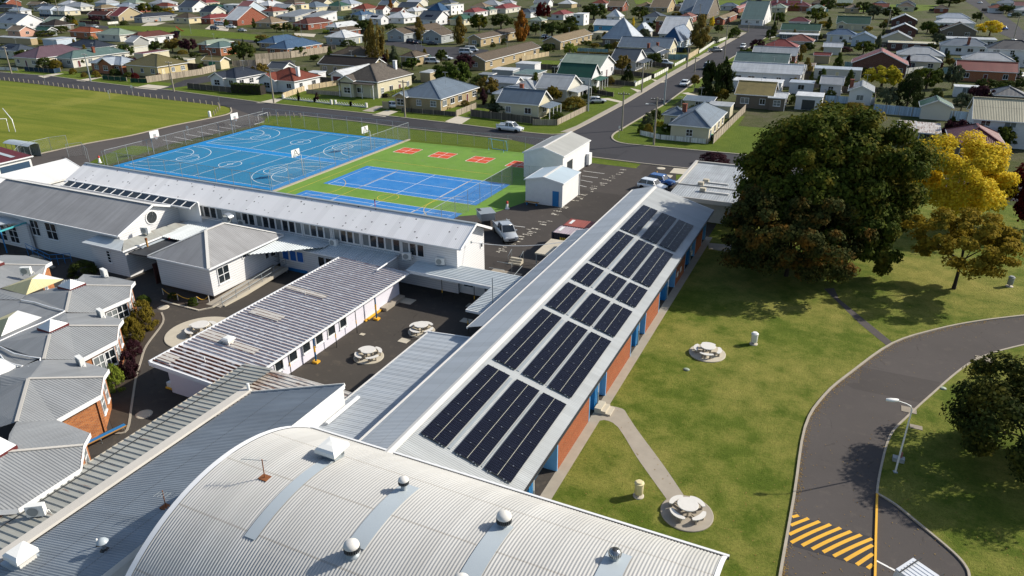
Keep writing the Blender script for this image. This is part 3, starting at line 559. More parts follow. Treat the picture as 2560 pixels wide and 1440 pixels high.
# solar arrays
sl = math.atan(k_); cs, sn = math.cos(sl), math.sin(sl)
pm = MB(); PW, PL = 1.70, 1.17
pm.box(-PW / 2, PW / 2, -PL / 2, PL / 2, -.035, 0, 1); pm.box(-PW / 2 + .015, PW / 2 - .015, -PL / 2 + .015, PL / 2 - .015, 0, .003, 0)
panel_me = pm.mesh('solar_panel', ['solar_glass', 'panel_frame'])
line_me = MB().box(-.012, .012, -PL / 2, PL / 2, .003, .008).mesh('centre_line', 'panel_line'); clamp_me = MB().box(-.03, .03, -.03, .03, -.01, .015).mesh('clamp', 'chrome')
rows = [(66.65, 75.0, 7), (57.4, 65.85, 7), (52.9, 56.62, 3), (47.25, 52.0, 4), (37.98, 46.46, 7), (28.65, 37.13, 7)]
ordn = ['farthest', 'second farthest', 'third', 'fourth', 'second nearest', 'nearest']
for r, (y0, y1, n) in enumerate(rows):
    for c, s0 in enumerate((1.54, 3.76, 5.73)):
        lab = f"{('ridge side','middle','lawn side')[c]} column of {('seven','three','four')[(n==3)*1+(n==4)*2]} black solar panels in the {ordn[r]} row on the roof"
        x = RX + s0 * cs; z = RZ - s0 * sn + .14; d = (y1 - y0) / n
        t = thing('solar_array', lab, 'solar panels', (x, (y0 + y1) / 2, z), 0, 'solar arrays on the brick block'); t.rotation_euler = (0, sl, 0)
        for k in range(n):
            yy = y0 + d * (k + .5) - (y0 + y1) / 2; q = inst('solar_panel', panel_me, t, (0, yy, 0), (0, 0, 0), (1, d / (PL + .02), 1)); inst('centre_line', line_me, q)
        for k in range(n + 1):
            for xx in (-.42, .42): inst('clamp', clamp_me, t, (xx, (y0 - y1) / 2 + d * k - (.03 if k == 0 else 0), .006))
        for xx in (-.6, .6): MB().box(xx - .02, xx + .02, (y0 - y1) / 2 - .08, (y1 - y0) / 2 + .08, -.13, -.036).build('rail', 'galv', t, True)
        if c < 2: MB().box(.92, 1.1 if c == 0 else .98, (y0 - y1) / 2 + .1, (y1 - y0) / 2 - .1, -.12, -.09).build('walkway_strip', 'galv', t, True)

# ================================================================== arched assembly hall
AX0, AX1, AY, AZc, AR = -25.4, -1.73, 20.2, 7.8 - 9.5, 9.5
ah = math.asin(6.2 / AR)
arch = thing('assembly_hall', 'large white corrugated barrel roofed hall in the foreground', 'school building', (-13.5, 20, 0))
def AP(x, t, e=0.): return Vector((x, AY + (AR + e) * math.sin(t), AZc + (AR + e) * math.cos(t)))
m = MB(); xs = []; x = AX0 + .28; pit = .15
while x < AX1 - .02:
    for q, a in ((0, 0), (.25, 1), (.5, 0), (.75, -1)): xs.append((x + q * pit, a * .022))
    x += pit
m.grid([[AP(x, -ah + 2 * ah * k / 26, a) for k in range(27)] for x, a in xs]); ro = m.build('roof', 'roof_arch', arch)
if ro.data.polygons[0].normal.z < 0: ro.data.flip_normals()
for p in ro.data.polygons:
    for li in p.loop_indices: q = ro.data.vertices[ro.data.loops[li].vertex_index].co; ro.data.uv_layers[0].data[li].uv = (q.x, AR * math.asin(max(-1, min(1, (q.y + 20 - AY) / (AR + .03)))))
for xa, xb in ((AX0, AX0 + .3), (AX1 - .2, AX1)):
    m = MB(); m.grid([[AP(xa, -ah + 2 * ah * k / 26, .05) for k in range(27)], [AP(xb, -ah + 2 * ah * k / 26, .05) for k in range(27)]]); m.grid([[AP(xa, -ah + 2 * ah * k / 26, .05) for k in range(27)], [AP(xa, -ah + 2 * ah * k / 26, -.45) for k in range(27)]]); m.build('barge_board', 'trim_white', arch)
m = MB()
for xa in (AX0 + .25, AX1 - .3): m.face([AP(xa, -ah + 2 * ah * k / 26, -.06) for k in range(27)] + [Vector((xa, 26.3, 0)), Vector((xa, 14.1, 0))])
for ya in (14.1, 26.25): m.face([(AX0 + .3, ya, 0), (AX1 - .3, ya, 0), (AX1 - .3, ya, 5.4), (AX0 + .3, ya, 5.4)])
m.build('wall', 'wall_plainwhite', arch)
MB().beam((AX0, 26.5, 5.46), (AX1 + .05, 26.5, 5.46), .16, .16).build('gutter', 'dark_metal', arch); MB().beam((AX0, 26.48, 5.56), (AX1 + .05, 26.48, 5.56), .12, .05).build('gutter_lip', 'trim_white', arch)
def archhit(px, py):
    d = _ray(px, py); lo, hi = .3, 1.2; best = None; L = 0.
    for k in range(1, 4000):
        p = CAM + d * (k / 4000 * 60 / d.length)
        if (p.y - AY) ** 2 + (p.z - AZc) ** 2 < AR * AR and p.z > 3: return p, math.asin((p.y - AY) / AR)
    return None
def strip(xc, wd, ta, tb):
    m = MB(); m.grid([[AP(x, ta + (tb - ta) * k / 14, .045) for k in range(15)] for x in (xc - wd / 2, xc + wd / 2)]); o = m.build('roof_flashing', 'fibreglass', arch)
    if o.data.polygons[0].normal.z < 0: o.data.flip_normals()
Z14 = lambda x, y: archhit(640 + x / 4, 1080 + y / 4); Z15 = lambda x, y: archhit(1280 + x / 4, 1080 + y / 4)
p0, t0 = Z14(790, 255); p1, t1 = archhit(620, 1345); strip(p0.x, .62, t1, t0)
p0, t0 = Z14(1560, 545); p1, t1 = Z14(1070, 1180); strip(p0.x - .02, .9, t1, t0)
p0, t0 = Z14(2490, 930); p1, t1 = Z14(2140, 1440); strip(p0.x, .85, -ah * .98, t0)
p0, t0 = Z15(1085, 1215); p1, t1 = Z15(960, 1440); strip(p0.x, 1.0, -ah * .98, t0)
def turbine(px, py, s, label, mat='concrete_white', kind='dome'):
    h = archhit(px, py); p = h[0]; t = thing('roof_ventilator', label, 'roof vent', p, 0, 'vents on the barrel roof'); t.rotation_euler = (-h[1] * .15, 0, 0)
    s *= .85; t.scale = (s, s, s)
    MB().lathe((0, 0, 0), [(.42, -.15), (.42, .04), (.3, .06), (.3, .34)] if kind != 'tall' else [(.3, -.15), (.3, .1), (.26, .12), (.26, .75)], 20).build('neck', 'galv', t, True)
    z = .34 if kind != 'tall' else .75
    if kind == 'spin':
        MB().lathe((0, 0, z), [(.3, 0), (.42, .14), (.44, .3), (.36, .46), (.2, .55), (.0, .58)], 22).build('core', 'dark_metal', t, True)
        m = MB()
        for k in range(22):
            a = k * 2 * math.pi / 22; pts = [[(r * math.cos(a + tw), r * math.sin(a + tw), z + zz) for tw in (-.07, .09)] for r, zz in ((.31, 0), (.45, .14), (.47, .3), (.38, .47), (.2, .57))]; m.grid(pts)
        m.build('vane', 'chrome', t, True)
    else:
        n = 24; m = MB()
        for k in range(n):
            a = k * 2 * math.pi / n; m.box(.44 * math.cos(a) - .03, .44 * math.cos(a) + .03, .44 * math.sin(a) - .03, .44 * math.sin(a) + .03, z, z + .36)
        m.build('louvre', 'louvre', t, True); MB().lathe((0, 0, z), [(.4, 0), (.4, .36)], 16).build('core', 'dark_metal', t, True)
        MB().lathe((0, 0, z + .34), [(.47, 0), (.47, .06), (.43, .17), (.31, .28), (.12, .34), (0, .35)], 24).build('dome_cap', mat, t, True)
    return t
turbine(1010, 1226, .62, 'narrow grey roof vent with a rounded cap, far one on the barrel roof', kind='tall')
turbine(882, 1386, .85, 'rust rimmed white mushroom roof vent casting a long shadow on the barrel roof')
turbine(1260, 1315, .85, 'white mushroom roof vent at the top of the third pale strip')
turbine(1536, 1400, .72, 'shiny silver spinning roof vent on the barrel roof', kind='spin')
turbine(1155, 1475, .85, 'white mushroom roof vent cut off by the bottom edge')
h = archhit(833, 1142); t = thing('roof_fan', 'boxy white extractor fan on legs at the crest of the barrel roof', 'roof vent', h[0])
MB().box(-.38, .38, -.38, .38, -.1, .3).build('base', 'galv', t, True); MB().box(-.5, .5, -.5, .5, .36, .44).build('louvre', 'louvre', t, True)
m = MB(); m.grid([[(x * s, y * s, z) for x, y in ((-1, -1), (1, -1), (1, 1), (-1, 1))] for s, z in ((.6, .44), (.62, .5), (.6, .66), (.5, .78), (.2, .84), (0.01, .85))], close=True, sm=False); m.build('hood', 'plastic_white', t, True)
MB().tube([(.45, .3, .1), (.45, .3, .45)], .03).build('conduit', 'galv', t, True); MB().box(.2, .45, -.42, -.36, 0, .28).build('motor_box', 'galv', t, True)
def antenna(p, label, h=1.1, beam=1.1):
    t = thing('tv_antenna', label, 'antenna', p); MB().box(-.25, .25, -.2, .2, -.05, .04).build('base_plate', 'rust', t, True); MB().tube([(0, 0, 0), (.03, 0, h)], .025).build('mast', 'rust', t, True)
    MB().tube([(-beam * .9, -.3, h - .1), (.2, .1, h - .1)], .015).build('boom', 'galv', t, True)
    for k in range(5): x = -beam * .8 + k * .2; MB().tube([(x, -.26 - .2 + k * .07, h - .1), (x, -.26 + .2 + k * .07, h - .1)], .01).build('element', 'galv', t, True)
antenna(archhit(662, 1195)[0], 'thin television antenna on a rusty plate on the barrel roof')

# ================================================================== skillion roofed block left of the barrel hall
sk = thing('skillion_block', 'blue grey corrugated skillion roofed block with a white end wall beside the barrel roof', 'school building', (-31, 22, 0))
lo_far = W(627, 982, 2.85); hi_far = WX(861, 962, -27.35); LX = lo_far.x
P = [V(LX, 4, 2.85), V(hi_far.x, 4, hi_far.z), hi_far, lo_far]
corr('roof', P, 'roof_skillion', sk, ribs=(1, 0, .2), pitch=.15, amp=.02)
m = MB(); m.face([(hi_far.x + .02, hi_far.y, hi_far.z + .06), (hi_far.x + .02, 4, hi_far.z + .06), (hi_far.x + .02, 4, hi_far.z - .3), (hi_far.x + .02, hi_far.y, hi_far.z - .3)][::-1]); m.build('fascia', 'trim_white', sk)
m = MB(); m.face([(hi_far.x - .05, hi_far.y - .1, hi_far.z - .1), (hi_far.x - .05, 4, hi_far.z - .1), (hi_far.x - .05, 4, 0), (hi_far.x - .05, hi_far.y - .1, 0)][::-1]); m.face([lo_far + V(.1, -.1, -.1), hi_far + V(-.05, -.1, -.1), V(hi_far.x - .05, hi_far.y - .1, 0), V(lo_far.x + .1, lo_far.y - .1, 0)]); m.build('wall', 'wall_plainwhite', sk)
MB().beam(lo_far + V(0, .04, 0), hi_far + V(0, .04, 0), .08, .2).build('barge_board', 'flash_white', sk)
m = MB(); gl = W(447, 1080, 2.95).x; m.grid([[(gl, 6, 3.0), (gl, lo_far.y + .2, 3.0)], [(gl + .06, 6, 3.08), (gl + .06, lo_far.y + .2, 3.08)], [(LX - .1, 6, 3.02), (LX - .1, lo_far.y + .2, 3.02)], [(LX - .05, 6, 2.88), (LX - .05, lo_far.y + .2, 2.88)]], sm=False); m.build('box_gutter', 'gutter_grey', sk)
p = W(622, 975, 3.0); MB().lathe(p, [(.1, 0), (.1, .5), (.08, .52)], 12).build('vent_pipe', 'plastic_white', sk)
def skz(x): return 2.85 + (x - LX) / (hi_far.x - LX) * (hi_far.z - 2.85)
def onsk(px, py):
    z = 3.2
    for _ in range(12): q = W(px, py, z); z = skz(q.x)
    return W(px, py, z)
q = onsk(262, 1375); t = thing('flue_pipe', 'silver mushroom capped flue on the skillion roof', 'flue', q); MB().lathe((0, 0, 0), [(.1, 0), (.1, .55)], 12).build('pipe', 'steel', t, True); MB().lathe((0, 0, .52), [(.28, .0), (.2, .12), (.05, .2), (0, .2)], 14).build('cap', 'fibreglass', t, True); MB().lathe((0, 0, 0), [(.22, 0), (.12, .12)], 12).build('boot', 'dark_metal', t, True)
q = onsk(246, 1365); t = thing('vent_pipe', 'thin white vent pipe next to the silver flue', 'pipe', q); MB().lathe((0, 0, 0), [(.05, 0), (.05, .45), (.0, .46)], 10).build('pipe', 'plastic_white', t, True); MB().lathe((0, 0, 0), [(.12, 0), (.06, .08)], 10).build('boot', 'dark_metal', t, True)
antenna(onsk(415, 1268), 'short dark mast antenna against the white edge of the barrel roof', 1.1, .15)
q = onsk(60, 1405); t = thing('roof_fan', 'square white extractor hood on the skillion roof in the bottom left corner', 'roof vent', q, R(0)); MB().box(-.9, .7, -.6, .6, -.05, .08).build('flashing', 'fibreglass', t, True); MB().box(-.42, .42, -.42, .42, .05, .4).build('base', 'concrete_white', t, True)
m = MB(); m.grid([[(x * s, y * s, z) for x, y in ((-1, -1), (1, -1), (1, 1), (-1, 1))] for s, z in ((.5, .38), (.55, .44), (.54, .68), (.42, .8), (.01, .84))], close=True, sm=False); m.build('hood', 'plastic_white', t, True)
bm_ = W(18, 1415, 2.6); t = thing('timber_beam', 'golden brown timber beam end at the bottom left edge', 'beam', (bm_.x, bm_.y, 2.5)); MB().box(-.35, .25, -1.4, .9, -.25, .12).build('beam', 'timber_tan', t, True); MB().box(-.35, .1, -1.3, .8, .12, .2).build('capping', 'gutter_grey', t, True)
# grey corrugated walkway strip
ws = thing('covered_walkway', 'narrow grey ribbed walkway roof with rust streaks running down to the left edge', 'covered walkway', (-37.2, 20, 0))
corr('roof', [(-38.1, 6, 2.68), (-38.1, 33.95, 2.68), (gl + .02, 33.95, 2.92), (gl + .02, 6, 2.92)], 'roof_strip', ws, ribs=(1, 0, 0), pitch=.42, amp=.035, prof='trap')
MB().beam((-38.12, 6, 2.64), (-38.12, 32.9, 2.64), .1, .12).build('gutter', 'concrete_pale', ws); MB().beam((-37.2, 6, 2.86), (-37.2, 32.9, 2.86), .05, .03).build('sheet_lap', 'dark_metal', ws)
box(ws, 'wall', 'wall_plainwhite', -36.1, -35.9, 6, 32.5, 0, 2.8)
for y in (9, 14, 19, 24, 29): MB().tube([(-38.0, y, 0), (-38.0, y, 2.6)], .05).build('post', 'dark_metal', ws)
aircon(W(95, 1290, 2.85), R(35), 'big white air conditioner on the ribbed walkway roof at lower left')
# rusty roof building
rb = thing('rusty_roof_block', 'low white block under a wide ribbed white roof streaked with rust', 'school building', (-40.5, 43, 0))
def rz(x): return 2.85 + (x + 44.5) / 7.9 * -.4
P = [(-44.5, 30.95, rz(-44.5)), (-38.15, 30.95, rz(-38.15)), (-38.15, 33.9, rz(-38.15)), (-44.5, 33.9, rz(-44.5))]
corr('roof', P, 'roof_rusty', rb, ribs=(1, 0, 0), pitch=.40, amp=.045, prof='trap')
P = [(-44.5, 33.9, rz(-44.5)), (-36.6, 33.9, rz(-36.6)), (-36.6, 54.4, rz(-36.6)), (-44.5, 53.7, rz(-44.5))]
corr('roof', P, 'roof_rusty', rb, ribs=(1, 0, 0), pitch=.40, amp=.045, prof='trap')
MB().beam((-44.55, 30.9, 2.84), (-44.55, 53.7, 2.84), .16, .2).build('gutter', 'trim_white', rb); MB().beam((-44.6, 30.9, 2.72), (-38.1, 30.9, 2.42), .1, .34).build('fascia', 'trim_white', rb); MB().beam((-36.56, 33.9, 2.38), (-36.56, 54.4, 2.38), .08, .16).build('fascia', 'trim_white', rb)
MB().prism([V(-43.7, 31.6, 2.7), V(-37.4, 31.6, 2.45), V(-37.4, 53.5, 2.36), V(-43.7, 53.5, 2.7)], 2.7).build('wall', 'shade_tint_wall', rb)
for k in range(9):
    y = 34.9 + k * 1.62 if k < 7 else 47.4 + (k - 6) * 1.4
    if k < 7: window(rb, (-37.4, y, 1.3), (1, 0, 0), 1.0, .95)
box(rb, 'step', 'trim_white', -44.6, -43.75, 31.9, 33.2, 0, .5); box(rb, 'step_edge', 'yellow_paint', -44.66, -43.9, 31.78, 31.9, 0, .12); box(rb, 'yellow_kerb', 'yellow_paint', -37.38, -37.2, 47.6, 50.4, .02, .16)
box(rb, 'landing', 'concrete', -37.4, -36.7, 50.2, 53.4, 0, .3)
for px, py, a, b in ((420, 898, .75, .5), (535, 842, 1.3, .6), (612, 867, 1.2, .4), (667, 787, 1.6, .5), (765, 730, 2.2, .35)):
    q = W(px, py, 2.75); z = rz(q.x) + .075; MB().prism([(q.x - a, q.y - b, rz(q.x - a) + .08), (q.x + a, q.y - b, rz(q.x + a) + .08), (q.x + a, q.y + b, rz(q.x + a) + .08), (q.x - a, q.y + b, rz(q.x - a) + .08)], .02).build('translucent_sheet', 'gutter_grey', rb)
q = W(572, 857, 2.7); t = thing('roof_fan', 'small white box vent on the rusty ribbed roof', 'roof vent', q); MB().box(-.32, .32, -.3, .3, -.05, .22).build('base', 'concrete_white', t, True)
m = MB(); m.grid([[(x * s, y * s, z) for x, y in ((-1, -1), (1, -1), (1, 1), (-1, 1))] for s, z in ((.34, .22), (.4, .28), (.38, .44), (.26, .52), (.01, .53))], close=True, sm=False); m.build('hood', 'plastic_white', t, True)
for px, py in ((763, 737), (513, 905)): q = W(px, py, 2.75); MB().tube([q, q + V(0, 0, .45)], .035).build('vent_pipe', 'plastic_white', rb)
def yellowpost(x, y, h, big, label):
    t = thing('verandah_post', label, 'post', (x, y, 0), 0, 'courtyard verandah posts'); r = .07 if big else .035
    MB().tube([(0, 0, .0), (0, 0, h)], r).build('post', 'blue_dark' if big else 'dark_metal', t, True); MB().tube([(0, 0, .95 if not big else 1.0), (0, 0, 1.3 if not big else 1.55)], r + .012).build('yellow_band', 'yellow_paint', t, True)
    if big: MB().box(-.26, .26, -.22, .22, 0, .16).build('base_block', 'yellow_paint', t, True)
yellowpost(-36.6, 39.84, 2.3, True, 'dark verandah post on a yellow base, the nearer of two'); yellowpost(-36.6, 48.44, 2.3, True, 'dark verandah post on a yellow base, the farther of two')
yellowpost(-36.63, 45.5, 2.3, False, 'thin verandah post just in front of the far yellow based post'); yellowpost(-36.62, 42.6, 2.3, False, 'thin verandah post between the two yellow based posts'); yellowpost(-36.9, 37.2, 2.3, False, 'thin verandah post nearest the skillion roof')
# rusty link roof
lr = thing('link_roof', 'short rusty ribbed link roof behind the skillion block', 'roof', (-32, 32.5, 0)); yf = W(812, 962, 2.5).y
corr('roof', [(-36.5, 28, 2.5), (-36.5, yf, 2.5), (-27.6, yf, 2.4), (-27.6, 28, 2.4)], 'roof_rusty2', lr, ribs=(1, 0, 0), pitch=.36, amp=.03, prof='trap')
MB().beam((-36.5, yf + .04, 2.42), (-27.6, yf + .04, 2.34), .08, .16).build('gutter', 'gutter_grey', lr); MB().beam((-27.9, 30.3, 2.62), (-27.9, 32.8, 2.62), .5, .1).build('flashing', 'flash_white', lr)
box(lr, 'wall', 'wall_plainwhite', -36, -28, 28.2, yf - .9, 0, 2.3)

# ================================================================== long white roofed wing
hw = thing('classroom_wing', 'long white weatherboard wing with speckled white gable roof and strip windows', 'school building', (-60, 59.4, 0))
X0, X1, Y0, Yr, Y1, ez, zr = -88.7, -31.8, 56.1, 59.4, 62.7, 5.0, 6.5
corr('roof', [(X0, Y0, ez), (X1, Y0, ez), (X1, Yr, zr), (X0, Yr, zr)], 'roof_hall', hw, pitch=.2, amp=.018); corr('roof', [(X0, Y1, ez), (X1, Y1, ez), (X1, Yr, zr), (X0, Yr, zr)], 'roof_hall', hw, pitch=.2, amp=.018)
m = MB(); xa, xb, ya, yb = X0 + .4, X1 - .7, Y0 + .45, Y1 - .45
m.face([(xa, ya, 0), (xb, ya, 0), (xb, ya, ez - .1), (xa, ya, ez - .1)]); m.face([(xb, ya, 0), (xb, yb, 0), (xb, yb, ez - .02), (xb, Yr, zr - .12), (xb, ya, ez - .02)]); m.face([(xa, ya, 0), (xa, ya, ez), (xa, Yr, zr - .1), (xa, yb, ez), (xa, yb, 0)]); m.face([(xa, yb, 0), (xa, yb, ez - .1), (xb, yb, ez - .1), (xb, yb, 0)]); m.build('wall', 'wall_white', hw)
MB().beam((X0, Yr, zr + .03), (X1, Yr, zr + .03), .35, .06).build('ridge_cap', 'galv', hw)
for a in ((Y0, ez), (Y1, ez)): MB().beam((X1 + .02, a[0], a[1] - .05), (X1 + .02, Yr, zr - .05), .06, .24).build('barge_board', 'trim_white', hw)
MB().beam((X0, Y0 - .03, ez - .08), (X1, Y0 - .03, ez - .08), .12, .14).build('gutter', 'trim_white', hw); MB().beam((X0, Y0 + .2, ez - .14), (X1 - .3, Y0 + .2, ez - .14), .4, .03).build('soffit', 'trim_white', hw)
for (a, b, n) in ((497, 560, 4), (592, 640, 3), (643, 756, 7), (761, 829, 4), (836, 902, 4), (907, 1002, 5), (1006, 1062, 3)):
    py = 525 + (a - 497) * .176; xa_ = WY(a, py + 12, ya).x; xb_ = WY(b, py + 22, ya).x; d = (xb_ - xa_) / n
    for k in range(n): window(hw, (xa_ + d * (k + .5), ya, 4.02 if n != 3 or a < 700 else 3.9), (0, -1, 0), d * .96, 1.35, 1, 1, pane='glass' if k % 3 else 'glass_curtain', sill=False)
for px in (470, 762, 902): x = WY(640 + (px - 640) * 1., 590, ya - .1).x
for px, py in ((757, 590), (832, 600), (904, 612), (1004, 630)): x = WY(px, py, ya - .08).x; MB().tube([(x, ya - .08, ez - .2), (x, ya - .08, 3.2)], .06).build('downpipe', 'trim_white', hw)
xa_ = WY(497, 533, ya).x; xb_ = WY(1003, 640, ya).x; MB().tube([(xa_, ya - .25, 3.28), (xb_, ya - .25, 3.12), (xb_, ya - 1.2, 3.1), (xb_ - .1, 52.4, 2.95)], .075).build('drain_pipe', 'trim_white', hw)
window(hw, (xb, 61.6, 3.4), (1, 0, 0), .5, .6, sill=False)
dk = thing('timber_landing', 'small timber landing and ramp with grey rails at the end of the white wing', 'landing', (-30.6, 61.2, 0)); MB().box(-.9, 1.2, -.6, 1.2, .5, .62).build('deck', 'timber_grey', dk, True); MB().box(-.8, 1.1, -.5, 1.1, 0, .5).build('base', 'trim_white', dk, True)
for y in (-.6, 1.2): MB().tube([(1.2, y, .6), (1.2, y, 1.5), (-.5, y, 1.5)], .025).build('handrail', 'galv', dk, True)
MB().prism([V(1.2, -2.6, .1), V(2.4, -2.6, .1), V(2.4, 1.2, .6), V(1.2, 1.2, .6)], .1).build('ramp', 'timber_grey', dk, True); MB().tube([(2.4, -2.6, 1.0), (2.4, 1.2, 1.5)], .025).build('handrail', 'galv', dk, True)
# lean-to in front of the wing
lt = thing('lean_to', 'white ribbed lean-to in front of the long wing with blue curtained windows', 'lean-to', (-48, 54.8, 0))
a, b, c, d = W(727, 583, 3.2), W(1003, 630, 3.2), W(947, 663, 2.75), W(681, 611, 2.75)
yl = (c.y + d.y) / 2; corr('roof', [(a.x, ya - .02, 3.2), (b.x, ya - .02, 3.2), (b.x, yl, 2.75), (a.x, yl, 2.75)], 'roof_lean', lt, pitch=.3, amp=.03, prof='trap')
MB().beam((a.x, yl - .04, 2.7), (b.x, yl - .04, 2.7), .1, .14).build('gutter', 'trim_white', lt); box(lt, 'wall', 'wall_white', a.x + .1, b.x - .2, yl + .35, ya - .05, 0, 2.7)
for px, py in ((714, 632), (733, 637), (751, 642)): q = WY(px, py, yl + .35); window(lt, (q.x, yl + .35, 1.75), (0, -1, 0), .95, 1.25, 1, 1, pane='blue_curtain')
for px, py in ((804, 650), (823, 655)): q = WY(px, py, yl + .35); window(lt, (q.x, yl + .35, 1.7), (0, -1, 0), .9, 1.2)
box(lt, 'plinth', 'blue_paint', WY(720, 680, yl + .35).x, WY(770, 690, yl + .35).x, yl + .2, yl + .35, 0, .3)
aircon(W(838, 612, 3.05) + V(0, -.2, -.1), 0, 'white air conditioner on the ribbed lean-to roof below the strip windows'); aircon(W(1018, 650, 2.85), R(20), 'white air conditioner beside the rusty roof corner and the white wing'); aircon(W(1101, 663, 2.8), R(15), 'white air conditioner on the pale walkway roof below the white gable end'); aircon(W(607, 566, 3.0), R(15), 'white air conditioner next to the metal roof duct')
# walkway roofs at the back of the courtyard
cw = thing('covered_walkway', 'pale ribbed walkway roof along the back of the courtyard', 'covered walkway', (-29, 56, 0))
a, b, c, d = W(1058, 652, 2.8), W(1303, 690, 2.8), W(1275, 712, 2.6), W(1025, 680, 2.6)
corr('roof', [(-37.0, 57.2, 2.8), (-24.2, 57.2, 2.8), (-24.2, 54.2, 2.6), (-37.0, 54.4, 2.6)], 'roof_lean', cw, ribs=(1, 0, 0), pitch=.3, amp=.025, prof='trap')
corr('roof', [(-24.3, 54.25, 2.62), (-27.6, 54.25, 2.62), (-27.6, 49.4, 2.45), (-24.3, 49.4, 2.45)], 'roof_lean', cw, ribs=(1, 0, 0), pitch=.3, amp=.025, prof='trap')
MB().beam((-37.0, 54.3, 2.5), (-27.6, 54.15, 2.5), .08, .3).build('fascia', 'trim_white', cw); MB().beam((-27.65, 54.2, 2.4), (-27.65, 49.3, 2.34), .08, .22).build('fascia', 'trim_white', cw); MB().beam((-27.65, 49.32, 2.36), (-24.3, 49.32, 2.36), .08, .22).build('fascia', 'trim_white', cw)
box(cw, 'wall', 'wall_plainwhite', -37.0, -24.3, 56.9, 57.1, 0, 2.7)
for x in (-34.5, -31.5): window(cw, (x, 56.9, 1.4), (0, -1, 0), 1.2, 1.3)
for x in (-29.3, -28.2, -27.1): window(cw, (x, 56.9, 1.3), (0, -1, 0), 1.0, 1.5, pane='glass_curtain')
yellowpost(-33.0, 54.3, 2.4, False, 'thin verandah post at the back of the courtyard, left one'); yellowpost(-29.5, 54.3, 2.4, False, 'thin verandah post at the back of the courtyard, right one'); yellowpost(-27.6, 49.5, 2.35, False, 'thin verandah post at the corner of the drooping walkway roof')
q = W(1232, 760, 2.5); t = thing('roof_pole', 'slim grey pole standing on the walkway roof edge near the solar block', 'pole', (q.x, q.y, 2.4)); MB().tube([(0, 0, 0), (0, 0, 2.6)], .05).build('pole', 'galv', t, True); MB().box(-.12, .12, -.12, .12, 0, .05).build('base_plate', 'galv', t, True)
# ================================================================== gabled classroom with the round window
gc = thing('gabled_classroom', 'white weatherboard classroom with grey gable roof and a round gable window', 'school building', (-78, 51, 0))
gx = -67.5; ge, gr, gy0, gyr = 4.0, 6.0, 46.75, 51.6
corr('roof', [(-92.6, gy0, ge), (gx, gy0, ge), (gx, gyr, gr), (-92.6, gyr, gr)], 'roof_fibro', gc, pitch=.22, amp=.012); corr('roof', [(-92.6, gyr, gr), (gx, gyr, gr), (gx, 53.9, 5.2), (-92.6, 53.9, 5.2)], 'roof_fibro', gc, pitch=.22, amp=.012)
MB().beam((-96, gyr, gr + .03), (gx, gyr, gr + .03), .3, .05).build('ridge_cap', 'flash_white', gc)
wx = gx - .4; wy = gy0 + .4
m = MB(); m.face([(-96, wy, 0), (wx, wy, 0), (wx, wy, ge - .05), (-96, wy, ge - .05)]); m.face([(wx, wy, 0), (wx, 56, 0), (wx, 56, 5.0), (wx, 53.9, 5.1), (wx, gyr, gr - .1), (wx, wy, ge - .02)]); m.build('wall', 'wall_white', gc)
for a, b in (((gy0, ge), (gyr, gr)), ((gyr, gr), (53.9, 5.2))): MB().beam((gx + .02, a[0], a[1] - .04), (gx + .02, b[0], b[1] - .04), .06, .22).build('barge_board', 'trim_white', gc)
MB().beam((-96, gy0 - .04, ge - .06), (gx, gy0 - .04, ge - .06), .12, .12).build('gutter', 'trim_white', gc)
RW = lambda r, x: [(wx + x, 51.4 + r * math.cos(k * math.pi / 14), 4.55 + r * math.sin(k * math.pi / 14)) for k in range(28)]
o = MB().grid([RW(.78, 0), RW(.78, .08), RW(.66, .08), RW(.66, .02)], sm=False, close=True).build('round_window', 'trim_white', gc)
MB().face(RW(.7, .03)).build('pane', 'glass', o)
lv = MB()
for k in range(9): z = -.56 + k * .14; hw_ = math.sqrt(max(.01, .66 ** 2 - z * z)); lv.box(wx + .04, wx + .07, 51.4 - hw_, 51.4 + hw_, 4.55 + z - .035, 4.55 + z + .035)
lv.build('louvre', 'louvre', o)
for px, py, w_, h_ in ((131, 582, 1.9, 2.0), (90, 573, 1.5, 1.9)):
    q = WY(px, py, wy); window(gc, (q.x, wy, 2.65), (0, -1, 0), w_, h_, 2, 2)
for k in range(15):                                           # skylight glazing between classroom and wing
    x0, x1 = -86.0 + k * 1.42, -86.0 + k * 1.42 + 1.34
    m = MB(); m.prism([V(x0, 53.95, 5.25), V(x1, 53.95, 5.25), V(x1, 54.95, 5.62), V(x0, 54.95, 5.62)], .04); m.build('skylight_pane', 'glass' if k % 4 else 'louvre', gc)
m = MB()
for k in range(16): x = -86.04 + k * 1.42; m.beam((x, 53.9, 5.26), (x, 55.0, 5.66), .07, .06)
m.beam((-86.1, 53.9, 5.25), (-64.6, 53.9, 5.25), .12, .14); m.beam((-86.1, 55.0, 5.66), (-64.6, 55.0, 5.66), .12, .1); m.build('skylight_frame', 'trim_white', gc)
box(gc, 'parapet', 'trim_white', -86.1, -64.6, 55.05, 55.2, 3, 5.68)
aircon(W(365, 585, 3.5), R(15), 'white air conditioner below the round window')
